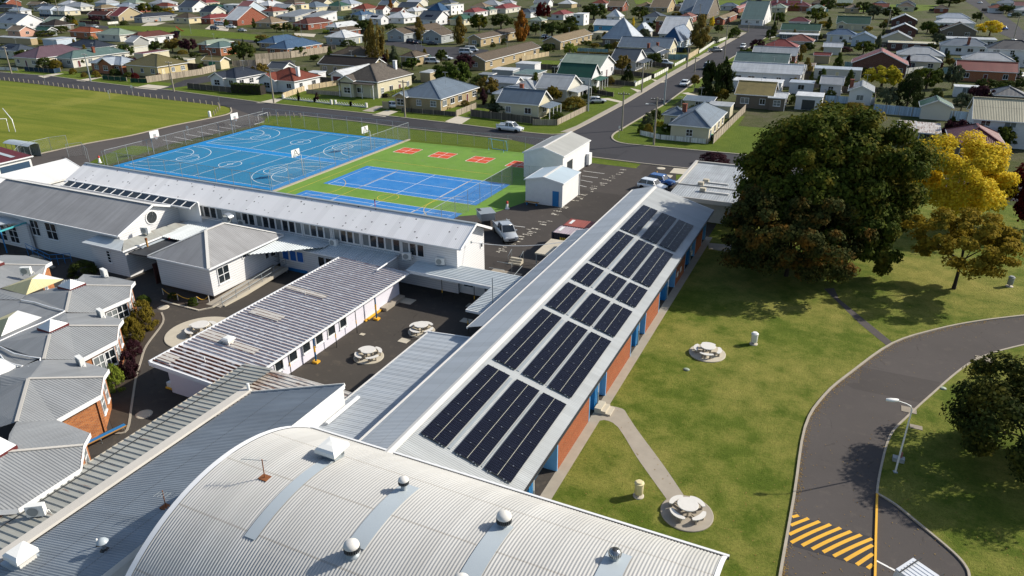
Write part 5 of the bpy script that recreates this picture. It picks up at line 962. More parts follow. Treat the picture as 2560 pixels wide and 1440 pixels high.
chain([(-43.8, 66), (-43.8, 93.2), (-38.6, 94)], 3.0, 'chain link fence around the near right corner of the green turf', 3.2, world=True)
chain([(45, 413), (60, 395), (130, 378), (172, 372)], 2.4, 'chain link fence beside the driveway at the left edge')
chain([(172, 393), (210, 388), (224, 405)], 2.2, 'short chain link fence by the grass island')
struct(MB().box(CX1 + .15, CX1 + .55, CY0 - .6, CY1 + .8, 0, .2).build('court_edging', 'kerb'))
# ------------------------------------------------------------------ sheds, flat building, containers
def shed(name, label, x0, x1, y0, y1, ez, rise, wall, roof, ov=.15):
    t = thing(name, label, 'shed', ((x0 + x1) / 2, (y0 + y1) / 2, 0)); xm = (x0 + x1) / 2
    m = MB(); m.box(x0, x1, y0, y1, 0, ez)
    for y in (y0, y1): m.face([(x0, y, ez), (x1, y, ez), (xm, y, ez + rise)])
    m.build('wall', wall, t)
    k = rise / ((x1 - x0) / 2); corr('roof', [(x0 - ov, y0 - ov, ez - k * ov), (xm, y0 - ov, ez + rise), (xm, y1 + ov, ez + rise), (x0 - ov, y1 + ov, ez - k * ov)], roof, t, pitch=.25, amp=.015); corr('roof', [(x1 + ov, y0 - ov, ez - k * ov), (xm, y0 - ov, ez + rise), (xm, y1 + ov, ez + rise), (x1 + ov, y1 + ov, ez - k * ov)], roof, t, pitch=.25, amp=.015)
    MB().beam((xm, y0 - ov, ez + rise + .03), (xm, y1 + ov, ez + rise + .03), .35, .05).build('ridge_cap', 'flash_white', t)
    for s in (x0 - ov, x1 + ov): MB().beam((s, y0 - ov, ez - k * ov - .06), (s, y1 + ov, ez - k * ov - .06), .12, .14).build('gutter', 'trim_white', t); MB().beam((s, y0 - ov - .02, ez - k * ov), (xm, y0 - ov - .02, ez + rise), .06, .18).build('barge_board', 'trim_white', t)
    return t
roofmetal('roof_shed', hexc('#b3c2ca'), 0, dirtamt=.05, streak=.08); roofmetal('roof_shed2', hexc('#a9a9a3'), 0, dirtamt=.05, streak=.15)
s2 = shed('storage_shed', 'small white metal shed with blue door beside the turf', -38.55, -33.2, 86.3, 92.6, 3.3, .55, 'wall_plainwhite', 'roof_shed')
q = WY(1389, 499, 86.3); box(s2, 'door', 'blue_paint', q.x - .45, q.x + .45, 86.24, 86.3, .05, 2.1); MB().tube([(-33.12, 92.6, 3.2), (-33.12, 92.6, 0)], .06).build('downpipe', 'trim_white', s2)
s1 = shed('storage_shed', 'taller white metal shed with grey gable roof near the road corner', -43.9, -37.6, 97.6, 109.2, 3.9, 1.0, 'wall_plainwhite', 'roof_shed2')
q = WX(1425, 408, -37.6); box(s1, 'roller_door', 'louvre', -37.6, -37.55, q.y - 1.2, q.y + 1.0, .05, 2.6); box(s1, 'water_tank', 'trim_white', -37.5, -37.0, 107.6, 108.9, .2, 2.0)
bn = thing('bench', 'low timber bench with blue legs against the small white shed', 'bench', (-37.3, 85.6, 0)); MB().box(-1.0, 1.0, -.2, .2, .38, .45).build('seat', 'timber_tan', bn, True)
for s in (-.7, .7): MB().box(s - .06, s + .06, -.15, .15, 0, .38).build('leg', 'blue_paint', bn, True)
for px, py, h in ((1449, 421, 1.2), (1436, 424, .9), (1641, 447, 1.1)):
    q = W(px, py); t = thing('bollard', f"yellow bollard {('beside the tall white shed','between the two white sheds','next to the blue car')[(px==1436)+2*(px==1641)]}", 'bollard', q); MB().lathe((0, 0, 0), [(.09, 0), (.09, h), (.05, h + .05), (0, h + .06)], 12).build('post', 'yellow_paint', t, True); MB().lathe((0, 0, h * .7), [(.095, 0), (.095, .1)], 12).build('band', 'plastic_white', t, True)
q = W(1268, 522); t = thing('traffic_cone', 'white bollard with a red top at the turf corner', 'bollard', q); MB().lathe((0, 0, 0), [(.3, 0), (.3, .08), (.2, .1), (.14, .7), (.13, .72)], 14).build('body', 'plastic_white', t, True); MB().lathe((0, 0, .72), [(.15, 0), (.15, .3), (0, .34)], 14).build('top', 'red_paint', t, True)
q = W(250, 407); t = thing('traffic_cone', 'white bollard with a red top by the grass island', 'bollard', q); MB().lathe((0, 0, 0), [(.3, 0), (.3, .08), (.2, .1), (.14, .8), (.13, .82)], 14).build('body', 'plastic_white', t, True); MB().lathe((0, 0, .82), [(.15, 0), (.15, .3), (0, .34)], 14).build('top', 'red_paint', t, True)
# flat roofed building behind the solar block
fl = thing('flat_roofed_block', 'flat grey metal roofed school building half hidden by the big tree', 'school building', (-16, 96, 0)); roofmetal('roof_flat', hexc('#a9aeb1'), .3, bumpk=.5, dirtamt=.2, streak=.5, lines=3.2)
MB().prism([(-19.4, 86.9, 3.25), (-9.0, 86.9, 3.25), (-9.0, 104.2, 3.35), (-19.4, 104.2, 3.35)], .05).build('roof', 'roof_flat', fl); box(fl, 'wall', 'wall_plaingrey', -18.8, -9.6, 88.4, 103.8, 0, 3.15); MB().beam((-19.45, 92.2, 3.4), (-19.45, 104.3, 3.5), .35, .3).build('parapet', 'gutter_grey', fl); MB().beam((-19.4, 104.25, 3.45), (-9, 104.25, 3.45), .3, .25).build('parapet', 'gutter_grey', fl); MB().beam((-19.45, 86.85, 3.1), (-9, 86.85, 3.1), .15, .5).build('fascia', 'gutter_grey', fl); MB().beam((-19.4, 92.4, 3.36), (-9, 92.4, 3.36), .12, .12).build('joint', 'gutter_grey', fl)
for px, py in ((1765, 455), (1752, 462), (1757, 477)): q = W(px, py, 3.35); box(fl, 'roof_vent', 'concrete_pale', q.x - .35, q.x + .35, q.y - .3, q.y + .3, 3.3, 3.75)
for px, py in ((1790, 458), (1790, 468), (1790, 482)): q = W(px, py, 3.4); MB().beam(q + V(-1.4, 0, 0), q + V(1.6, 0, 0), .25, .12).build('duct', 'flash_white', fl)
# shipping containers
def container(x0, x1, y0, y1, body, roof, label):
    t = thing('shipping_container', label, 'container', ((x0 + x1) / 2, (y0 + y1) / 2, 0)); h = 2.59
    for nm, yy, s in (('side_panel', y0, -1), ('side_panel', y1, 1)):
        m = MB(); n = int((x1 - x0) / .28); pts = []
        for k in range(n): x = x0 + (x1 - x0) * k / n; d = (x1 - x0) / n; pts += [(x, 0), (x + d * .35, 0), (x + d * .5, .04), (x + d * .85, .04)]
        pts.append((x1, 0)); m.grid([[(x, yy - s * q, .12) for x, q in pts], [(x, yy - s * q, h - .1) for x, q in pts]], sm=False); m.build(nm, body, t)
    corr('roof', [(x0, y0, h - .02), (x1, y0, h - .02), (x1, y1, h - .02), (x0, y1, h - .02)], roof, t, ribs=(0, 1, 0), pitch=.3, amp=.015, prof='trap'); m = MB()
    for x in (x0, x1):
        for y in (y0, y1): m.box(x - .08, x + .08, y - .08, y + .08, 0, h + .02)
    for y in (y0, y1): m.beam((x0, y, .1), (x1, y, .1), .1, .16); m.beam((x0, y, h - .06), (x1, y, h - .06), .08, .1)
    for x in (x0, x1): m.beam((x, y0, .1), (x, y1, .1), .1, .16); m.beam((x, y0, h - .06), (x, y1, h - .06), .08, .1)
    m.build('frame', body, t); MB().box(x0 - .01, x0 + .03, y0 + .08, y1 - .08, .15, h - .1).build('door', body, t); MB().box(x1 - .03, x1 + .01, y0 + .08, y1 - .08, .15, h - .1).build('end_panel', body, t)
    MB().box(x0 + .35, x0 + .7, y0 + .7, y1 - .4, h + .015, h + .02).build('roof_marking', 'plastic_white', t); return t
roofmetal('cont_red', hexc('#8f4436'), 0, dirtamt=.2, streak=.3); roofmetal('cont_white', hexc('#a89aa0'), 0, dirtamt=.2, streak=.3); plain('cont_navy', hexc('#1a2030'), .5, .2); plain('cont_redside', hexc('#6e2d26'), .5, .2)
container(-27.85, -21.8 - .0, 73.0, 75.44, 'cont_redside', 'cont_red', 'rust red shipping container behind the brick block'); cc = container(-28.1, -22.05, 70.3, 72.74, 'cont_navy', 'cont_white', 'dark navy shipping container with pale roof and yellow lettering')
m = MB()
for k in range(9):                                           # worn, unreadable yellow letter marks on the side
    x = -27.2 + k * .22; m.box(x, x + .16, 70.27, 70.29, 1.75, 2.12) if k not in (7,) else None
m.build('yellow_lettering', 'line_yellow', cc)
aw = thing('flat_awning', 'pale flat awning beside the dark container', 'awning', (-26, 66.6, 0)); q = [W(1388, 593, 2.7), W(1411, 597, 2.7), W(1385, 623, 2.7), W(1360, 618, 2.7)]
MB().prism([(-27.3, 63.5, 2.7), (-24.4, 63.5, 2.7), (-24.4, 67.9, 2.75), (-27.3, 67.9, 2.75)], .14).build('roof', 'concrete_pale', aw)
for x in (-27.2, -24.6):
    for y in (63.7, 67.7): MB().tube([(x, y, 0), (x, y, 2.6)], .05).build('post', 'galv', aw)
t = thing('yard_steps', 'small white steps with rails in the car park beside the awning', 'steps', W(1288, 660)); 
for k in range(3): MB().box(-.7, .7, -.3 + k * .3, .0 + k * .3, 0, .18 * (k + 1)).build('step', 'concrete_pale', t, True)
for s in (-.7, .7): MB().tube([(s, -.3, 0), (s, -.3, .95), (s, .6, 1.4), (s, .6, .5)], .025).build('handrail', 'galv', t, True)
# cables over the yard
cb = thing('overhead_cable', 'white overhead cable from the long wing to the brick block', 'cable', (-27, 62, 0)); a, b = V(-32.0, 58.6, 4.8), V(-22.7, 63.0, 5.0); MB().tube([a.lerp(b, k / 10) - V(0, 0, .5 * math.sin(math.pi * k / 10)) for k in range(11)], .03, n=5).build('cable', 'trim_white', cb); MB().box(a.x - .06, a.x + .06, a.y - .06, a.y + .06, a.z - .1, a.z + .1).build('bracket', 'galv', cb)
# ------------------------------------------------------------------ houses of the neighbourhood
NOUN = {'h': 'hip', 'x': 'gable', 'y': 'front gable', 'f': 'flat', 's': 'skillion', 'p': 'steep pyramid'}
RN = {'redtile': 'red brown tiled', 'browntile': 'brown tiled', 'darktile': 'black tiled', 'greytile': 'grey tiled', 'redbrowntile': 'dark red tiled', 'pinktile': 'pink tiled', 'orangetile': 'orange tiled', 'tantile': 'tan tiled', 'bluegrey': 'blue grey', 'lightgrey': 'light grey', 'brightblue': 'bright blue', 'darkgreen': 'dark green', 'palegreen': 'pale green', 'yellowroof': 'yellow olive', 'whiteblue': 'pale blue', 'darkgrey': 'dark grey', 'rusty2': 'rusty'}
WN = {'redbrick': 'red brick', 'orangebrick': 'orange brick', 'tanbrick': 'tan brick', 'darkbrick': 'dark brick', 'bluewhite': 'pale blue', 'lightblue': 'sky blue', 'offwhite': 'off white', 'darkgrey': 'dark grey', 'plaingrey': 'grey rendered', 'plaintan': 'tan rendered', 'plaincream': 'cream rendered', 'plainwhite': 'white', 'pinkwall': 'pink', 'navypaint': 'navy'}
def roofpart(t, x0, x1, y0, y1, ez, rise, typ, mat, trim='trim_white'):
    m = MB(); w_, d_ = x1 - x0, y1 - y0; xm, ym = (x0 + x1) / 2, (y0 + y1) / 2; A, B, C_, D = V(x0, y0, ez), V(x1, y0, ez), V(x1, y1, ez), V(x0, y1, ez); seg = []
    if typ == 'h':
        if w_ >= d_: P, Q = V(x0 + d_ / 2, ym, ez + rise), V(x1 - d_ / 2, ym, ez + rise); fs = [(A, B, Q, P), (B, C_, Q), (C_, D, P, Q), (D, A, P)]; seg = [(A, P), (B, Q), (C_, Q), (D, P), (P, Q)]
        else: P, Q = V(xm, y0 + w_ / 2, ez + rise), V(xm, y1 - w_ / 2, ez + rise); fs = [(A, B, P), (B, C_, Q, P), (C_, D, Q), (D, A, P, Q)]; seg = [(A, P), (B, P), (C_, Q), (D, Q), (P, Q)]
    elif typ == 'p': P = V(xm, ym, ez + rise); fs = [(A, B, P), (B, C_, P), (C_, D, P), (D, A, P)]; seg = [(A, P), (B, P), (C_, P), (D, P)]
    elif typ == 'x': P, Q = V(x0, ym, ez + rise), V(x1, ym, ez + rise); fs = [(A, B, Q, P), (C_, D, P, Q)]; seg = [(P, Q)]
    elif typ == 'y': P, Q = V(xm, y0, ez + rise), V(xm, y1, ez + rise); fs = [(A, P, Q, D), (B, C_, Q, P)]; seg = [(P, Q)]
    else:
        k = rise if typ == 's' else .12; C_, D = C_ + V(0, 0, k), D + V(0, 0, k); fs = [(A, B, C_, D)]
    for f in fs: m.face(f)
    o = m.build('roof', 'roof_' + mat, t)
    for p in o.data.polygons:
        if p.normal.z < 0: o.data.flip_normals(); break
    c = MB()
    for a, b in seg: c.beam(a + V(0, 0, .03), b + V(0, 0, .03), .3, .08)
    if seg: c.build('ridge_cap', 'roof_' + mat, o)
    g_ = MB(); z = V(0, 0, -.09)
    edges = [(A, B), (D, C_)] if typ == 'x' else ([(B, C_), (A, D)] if typ == 'y' else [(A, B), (B, C_), (C_, D), (D, A)])
    for a, b in edges: g_.beam(a + z, b + z, .1, .16)
    if typ == 'x':
        for q, e in ((A, P), (D, P), (B, Q), (C_, Q)): g_.beam(q + V(0, 0, -.05), e + V(0, 0, -.05), .06, .2)
    if typ == 'y':
        for q, e in ((A, P), (B, P), (D, Q), (C_, Q)): g_.beam(q + V(0, 0, -.05), e + V(0, 0, -.05), .06, .2)
    g_.build('gutter', trim, t)
def wallpart(t, x0, x1, y0, y1, ez, rise, typ, mat):
    m = MB(); z = ez - .06; m.box(x0, x1, y0, y1, 0, z); i = .35
    if typ == 'x':
        for x in (x0, x1): m.face([(x, y0, z), (x, y1, z), (x, (y0 + y1) / 2, z + rise * .93)])
    if typ == 'y':
        for y in (y0, y1): m.face([(x0, y, z), (x1, y, z), ((x0 + x1) / 2, y, z + rise * .93)])
    if typ == 's': m.face([(x1, y0, z), (x1, y1, z), (x1, y1, z + rise * .95)]); m.face([(x0, y1, z), (x1, y1, z), (x1, y1, z + rise * .95), (x0, y1, z + rise * .95)])
    m.build('wall', 'wall_' + mat, t)
def chimney(t, x, y, z, h, mat='wall_redbrick'): MB().box(x - .4, x + .4, y - .35, y + .35, z - 1.2, z + h).box(x - .47, x + .47, y - .42, y + .42, z + h, z + h + .14).build('chimney', mat, t)
def house(Rg, c, l, r, ez, typ, roof, wall, where, rise=None, noun='house', wing=None, chim=None, ver=None, solar=None, garage=None, chm='wall_redbrick', nowin=False, trim='trim_white', Lab=None):
    ox = (0, 640, 1280, 1920)[Rg]; f = lambda p: (ox + p[0] / 4, p[1] / 4)
    C0 = W(*f(c), ez); L = along(C0, V(-1, 0, 0), *f(l)); D = r if isinstance(r, (int, float)) else along(C0, V(0, 1, 0), *f(r))
    dd = C0.length
    if noun not in ('shed', 'garage', 'carport', 'cottage') and not isinstance(r, (int, float)) and D < 30: D = max(D * (1.12 if dd < 260 else 1.3), 7.5)
    L = max(3, min(L, 30)); D = max(3, min(D, 42)); x0, x1, y0, y1 = C0.x - L, C0.x, C0.y, C0.y + D
    if rise is None: rise = {'h': .46, 'p': .9}[typ] * min(L, D) / 2 if typ in 'hp' else {'x': .5 * D / 2, 'y': .46 * L / 2, 'f': 0, 's': .12 * D}[typ]
    lab = Lab or f"{WN.get(wall, wall)} {noun} with {RN.get(roof, roof)} {NOUN[typ]} roof {where}"
    cat = 'house' if noun in ('house', 'cottage', 'villa', 'home', 'unit block', 'two storey house') else noun
    t = thing(noun.replace(' ', '_'), lab, cat, ((x0 + x1) / 2, (y0 + y1) / 2, 0), 0, 'neighbourhood buildings'); i = .4 if typ != 'f' else .12
    wx0, wx1, wy0, wy1 = x0 + i, x1 - i, y0 + i, y1 - i
    wallpart(t, wx0, wx1, wy0, wy1, ez, rise, typ, wall); roofpart(t, x0, x1, y0, y1, ez, rise, typ, roof, trim)
    dist = C0.length; rg = random.Random(int(c[0] * 7 + c[1] * 13)); far = dist > 330
    z2 = [1.6] + ([4.1] if ez > 4.4 else [])
    if not nowin:
        faces = [((0, -1, 0), wx0, wx1, wy0), ((1, 0, 0), wy0, wy1, wx1)]
        for n, a, b, q in faces:
            span = b - a; k = max(1, int(span / (3.4 if not far else 4.5))); k = min(k, 5 if not far else 3); door = rg.randrange(k) if k > 2 else -1
            for s in range(k):
                u = a + span * (s + .5) / k; 
                if wing and n[1] < 0 and wing[0] < (s + .5) / k < wing[1]: continue
                for zz in z2:
                    if s == door and zz < 2: 
                        p = (u, q, 1.05) if n[1] < 0 else (q, u, 1.05); window(t, p, n, .95, 2.05, 1, 1, 'trim_white', rg.choice(['door_dark', 'blue_dark', 'trim_cream', 'louvre']), False, 'door'); continue
                    p = (u, q, zz) if n[1] < 0 else (q, u, zz); window(t, p, n, rg.choice([1.2, 1.5, 1.8]), 1.25, 1 if far else rg.choice([1, 2]), 2, 'trim_white', rg.choice(['glass', 'glass', 'glass_curtain']), not far)
    if wing:
        a, b, dep = wing; ax, bx = x0 + L * a, x0 + L * b; ws = bx - ax; wr = min(.5 * ws / 2, rise)
        wallpart(t, ax + i, bx - i, y0 - dep + i, wy0, ez, wr, 'y', wall); back = y0 + (wr / rise) * (D / 2 if typ in 'hx' else L / 2); roofpart(t, ax, bx, y0 - dep, min(back, y1), ez + .02, wr, 'y', roof, trim)
        window(t, ((ax + bx) / 2, y0 - dep + i, 1.6), (0, -1, 0), 1.9, 1.4, 2, 2)
    if ver:                                                  # (side, depth): lean-to verandah on posts
        sd_, dp = ver; z = ez - .25
        if sd_ == 'x': P = [V(x1 - .1, y0 + .5, z), V(x1 + dp, y0 + .5, z - .35), V(x1 + dp, y1 - .5, z - .35), V(x1 - .1, y1 - .5, z)]; pp = [V(x1 + dp - .1, y0 + .6 + (D - 1.2) * k / 3, 0) for k in range(4)]
        else: P = [V(x0 + .5, y0 + .1, z), V(x0 + .5, y0 - dp, z - .35), V(x1 - .5, y0 - dp, z - .35), V(x1 - .5, y0 + .1, z)]; pp = [V(x0 + .6 + (L - 1.2) * k / 3, y0 - dp + .1, 0) for k in range(4)]
        MB().prism(P, .08).build('verandah_roof', 'roof_' + roof, t)
        for p in pp: MB().beam(p, p + V(0, 0, z - .42), .12, .12).build('verandah_post', 'trim_white', t)
    if dist < 360 and not nowin and typ != 'f' and rg.random() < .7:
        ax_, ay_, az_ = x0 + L * rg.uniform(.3, .7), y0 + D * .5, ez + rise * .8; m = MB(); m.tube([(ax_, ay_, az_ - .3), (ax_, ay_, az_ + 2.2)], .035, n=5); m.tube([(ax_ - .7, ay_, az_ + 2.1), (ax_ + .6, ay_ + .2, az_ + 2.1)], .02, n=5)
        for k in range(4): m.tube([(ax_ - .6 + k * .35, ay_ - .35, az_ + 2.1), (ax_ - .6 + k * .35, ay_ + .4, az_ + 2.1)], .015, n=4)
        m.build('aerial', 'galv', t)
    if not nowin and dist < 300: MB().tube([(wx1 + .05, wy0 - .04, ez - .2), (wx1 + .05, wy0 - .04, 0)], .05, n=6).build('downpipe', trim, t)
    for q in (chim or []): chimney(t, x0 + L * q[0], y0 + D * q[1], ez + rise * .75, 1.0, chm)
    if solar:
        n_ = solar
        for k in range(n_):
            sy = rise / (D / 2) if typ in 'hx' else 0.; yy = y0 + D * .16; xx = x0 + L * .5 + (k - n_ / 2) * 1.1
            MB().prism([V(xx, yy, ez + sy * D * .16 + .08), V(xx + 1.0, yy, ez + sy * D * .16 + .08), V(xx + 1.0, yy + 1.6, ez + sy * (D * .16 + 1.6) + .08), V(xx, yy + 1.6, ez + sy * (D * .16 + 1.6) + .08)], .04).build('solar_panel', 'solar_glass', t)
    if garage:
        u = wx0 + (wx1 - wx0) * .5; box(t, 'garage_door', garage, u - 1.3, u + 1.3, wy0 - .04, wy0, .05, 2.15)
    LOTS.append((t, x0, x1, y0, y1, dist, noun, where)); return t
H_ = house
LOTS = []
# left part of the suburb
H_(0, (360, 585), (115, 560), (800, 515), 2.9, 'h', 'mauve', 'cream', 'behind the dark rounded shrubs at far left', ver=None)
H_(0, (715, 588), (545, 575), (1170, 545), 2.8, 'h', 'teal', 'offwhite', 'between the mauve roof and the orange brick house', chim=[(.75, .45)])
H_(0, (1210, 648), (885, 622), (1385, 602), 2.8, 'h', 'whiteblue', 'orangebrick', 'facing the road beside a green power pole', wing=(.32, .78, .9))
H_(0, (1570, 670), (1235, 645), (1855, 627), 2.9, 'h', 'olive', 'yellow', 'on the corner behind the grey paling fence')
H_(0, (2200, 612), (2010, 600), (2305, 600), 2.5, 'x', 'yellowroof', 'plaincream', 'with a green roller door', noun='garage', garage='garage_green', nowin=True)
H_(0, (2360, 785), (2115, 758), (2640, 742), 2.8, 'h', 'navy', 'white', 'with a trimmed hedge in front', wing=(0, .6, 1.2))
H_(0, (945, 478), (640, 452), (1115, 428), 2.7, 'h', 'navy', 'white', 'behind the palm tree'); H_(0, (180, 512), (-80, 492), (345, 480), 2.7, 'h', 'slate', 'offwhite', 'at the far left edge with solar panels', solar=4)
H_(0, (1375, 380), (1245, 367), (1660, 354), 2.8, 'h', 'redbrowntile', 'white', 'above the grey metal shed'); H_(0, (1190, 350), (955, 337), (1335, 314), 2.7, 'h', 'palegreen', 'offwhite', 'left of the dark red tiled roof'); H_(0, (900, 324), (680, 314), (1015, 302), 2.7, 'h', 'orangetile', 'orangebrick', 'at the bend of the far street')
H_(0, (540, 258), (385, 247), (700, 250), 2.7, 'h', 'darktile', 'brown', 'beside the solar panel rack'); H_(0, (470, 305), (328, 296), (575, 287), 2.4, 'x', 'green', 'plaingrey', 'in front of the dark tiled roof', noun='shed', nowin=True); H_(0, (560, 226), (420, 216), (700, 216), 2.7, 'x', 'palegreen', 'offwhite', 'behind the dark tiled roof at far left')
H_(0, (190, 310), (58, 302), (285, 296), 2.6, 'x', 'tan', 'pinkwall', 'low among trees at far left'); H_(0, (160, 236), (-70, 222), (395, 208), 2.7, 'x', 'bluegrey', 'white', 'long and low at the far left edge', solar=3)
H_(0, (1010, 84), (925, 78), (1150, 76), 5.6, 'h', 'tantile', 'darkbrick', 'rising above the red fence', noun='two storey house'); H_(0, (1060, 152), (868, 142), (1140, 140), 2.7, 'x', 'redbrowntile', 'darkbrick', 'joined to the two storey brick house')
H_(0, (1180, 162), (1085, 152), (1385, 146), 2.7, 'x', 'red', 'plaintan', 'next to the white picket gate'); H_(0, (1415, 174), (1325, 166), (1695, 160), 2.8, 'h', 'navy', 'grey', 'behind the parked orange car'); H_(0, (1885, 182), (1725, 176), (1995, 167), 2.8, 'h', 'browntile', 'plaincream', 'right of the navy roof')
H_(0, (2100, 186), (1995, 177), (2285, 172), 2.8, 'h', 'red', 'redbrick', 'behind the parked white vans'); H_(0, (2370, 201), (2235, 196), (2620, 178), 2.8, 'x', 'white', 'redbrick', 'beside the round clipped bush'); H_(0, (2065, 447), (1965, 432), (2280, 422), 2.8, 'h', 'palegreen', 'orangebrick', 'behind the tall brown trees'); H_(0, (2200, 477), (2050, 462), (2345, 442), 2.8, 'h', 'teal', 'orangebrick', 'left of the big round dark tree')
for a in (((1920, 76), (1770, 73), (2065, 63), 'x', 'slate', 'white', 'behind the navy roofed grey house'), ((2190, 94), (1995, 91), (2300, 86), 'h', 'green', 'cream', 'in the second far row at left'), ((2110, 122), (1985, 117), (2230, 111), 'x', 'navy', 'offwhite', 'just in front of the green hip roof'), ((1620, 36), (1480, 33), (1745, 22), 'h', 'lightgrey', 'white', 'beside the tall round tree at top left'), ((1290, 69), (1140, 66), (1390, 56), 'h', 'whiteblue', 'redbrick', 'with two brick chimneys at top left'),
          ((640, 110), (510, 104), (770, 92), 'h', 'white', 'cream', 'behind the dark boundary fence at top left'), ((500, 97), (375, 94), (560, 72), 'x', 'whiteblue', 'bluewhite', 'near the top left poles'), ((200, 107), (75, 102), (280, 92), 'h', 'whiteblue', 'white', 'near the top left corner'), ((390, 47), (265, 44), (440, 39), 'x', 'tan', 'tanbrick', 'close to the top left corner'), ((2060, 30), (1865, 26), (2170, 17), 'h', 'red', 'cream', 'in the top row left of centre'),
          ((2440, 107), (2325, 100), (2620, 87), 'x', 'pink', 'bluewhite', 'above the red brick pair'), ((2400, 147), (2275, 142), (2520, 132), 'x', 'red', 'bluewhite', 'just below the pink gable'), ((120, 77), (-60, 72), (130, 62), 'h', 'navy', 'brown', 'in the top left corner'), ((150, 172), (-60, 162), (280, 147), 'h', 'darkgrey', 'brown', 'low at the upper left edge'), ((2380, 48), (2230, 42), (2430, 36), 'f', 'white', 'plainwhite', 'with two floors in the top row')):
    H_(0, a[0], a[1], a[2], 5.4 if a[3] == 'f' else 2.8, a[3], a[4], a[5], a[6])
H_(0, (560, 397), (415, 387), (755, 338), 2.6, 'f', 'whiteblue', 'bluewhite', 'under the orange tiled roof', noun='shed', nowin=True); H_(0, (1430, 537), (1330, 522), (1690, 492), 3.0, 'f', 'maroon', 'cream', 'between the brick house and the brown trees', noun='carport', nowin=True); H_(0, (1330, 422), (1240, 412), (1500, 397), 2.6, 'x', 'lightgrey', 'grey', 'below the dark red tiled roof', noun='shed', nowin=True)
H_(0, (1060, 510), (950, 495), (1480, 455), 2.5, 'f', 'cream', 'offwhite', 'long and low behind the navy roof', noun='carport', nowin=True); H_(0, (300, 385), (-40, 380), (330, 360), 2.5, 'f', 'lightgrey', 'tan', 'at the far left edge below the green shed', noun='shed', nowin=True); H_(0, (1870, 598), (1735, 575), (1950, 572), 2.3, 'f', 'cream', 'cream', 'behind the yellow house', noun='shed', nowin=True)
# centre
H_(1, (380, 815), (30, 792), (628, 764), 2.9, 'h', 'redtile', 'white', 'facing the road left of the cream villa', wing=(0, .52, 1.0), chim=[(.85, .35)], chm='trim_white')
H_(1, (1215, 820), (835, 800), (1540, 750), 3.9, 'h', 'greytile', 'cream', 'with a bay gable behind the ornamental wall', rise=3.1, noun='villa', wing=(.03, .44, 1.2), chim=[(.75, .75)], chm='trim_white', ver=('y', 1.3))
H_(1, (1850, 992), (1390, 952), (2210, 917), 2.8, 'h', 'bluegrey', 'tanbrick', 'behind the white parked car', wing=(.0, .3, 1.0))
H_(1, (870, 754), (725, 752), (1200, 662), 2.6, 'y', 'white', 'plainwhite', 'with a red door behind the ornamental wall', noun='garage', garage='door_dark', nowin=True)
H_(1, (1160, 670), (615, 610), (1265, 614), 2.9, 'x', 'darktile', 'plaintan', 'with stepped parapet fins', noun='unit block')
t = H_(1, (1090, 562), (745, 502), (1250, 532), 2.7, 'h', 'browntile', 'tanbrick', 'behind the weeping willow', noun='unit block'); H_(1, (1590, 572), (1430, 547), (1712, 514), 2.7, 'h', 'browntile', 'tanbrick', 'right of the weeping willow', noun='unit block')
H_(1, (890, 377), (685, 367), (1028, 340), 2.9, 'h', 'white', 'plaingrey', 'beside the blue hip roofs'); H_(1, (190, 432), (12, 416), (420, 402), 2.7, 'h', 'blue', 'tanbrick', 'at the back of the blue roofed pair'); H_(1, (310, 489), (95, 470), (592, 464), 2.7, 'h', 'blue', 'orangebrick', 'at the front of the blue roofed pair')
H_(1, (1480, 342), (1300, 320), (1800, 264), 3.0, 'y', 'browntile', 'plaingrey', 'left of the parked dark cars', noun='unit block'); H_(1, (1855, 357), (1655, 342), (1960, 337), 3.0, 'y', 'browntile', 'plaingrey', 'right of the parked dark cars', noun='unit block'); H_(1, (2250, 387), (2108, 368), (2620, 325), 3.0, 'y', 'browntile', 'tanbrick', 'across the car park', noun='unit block')
H_(1, (2295, 612), (2080, 590), (2880, 472), 2.8, 'y', 'browntile', 'tanbrick', 'forming the long near terrace row', noun='unit block'); H_(2, (490, 420), (300, 408), (735, 325), 2.8, 'y', 'tantile', 'tanbrick', 'forming the stepped far terrace row', noun='unit block')
H_(1, (155, 230), (-12, 223), (285, 217), 2.7, 'h', 'tan', 'tanbrick', 'right of the street lamp at upper left'); H_(1, (520, 242), (355, 237), (720, 233), 2.7, 'h', 'redbrowntile', 'redbrick', 'behind the row of dark bushes'); H_(1, (810, 272), (685, 264), (1010, 247), 2.9, 'h', 'white', 'offwhite', 'with solar panels behind the willow', solar=5); H_(1, (850, 317), (735, 308), (1010, 302), 2.6, 'h', 'browntile', 'redbrick', 'just below the white solar roof')
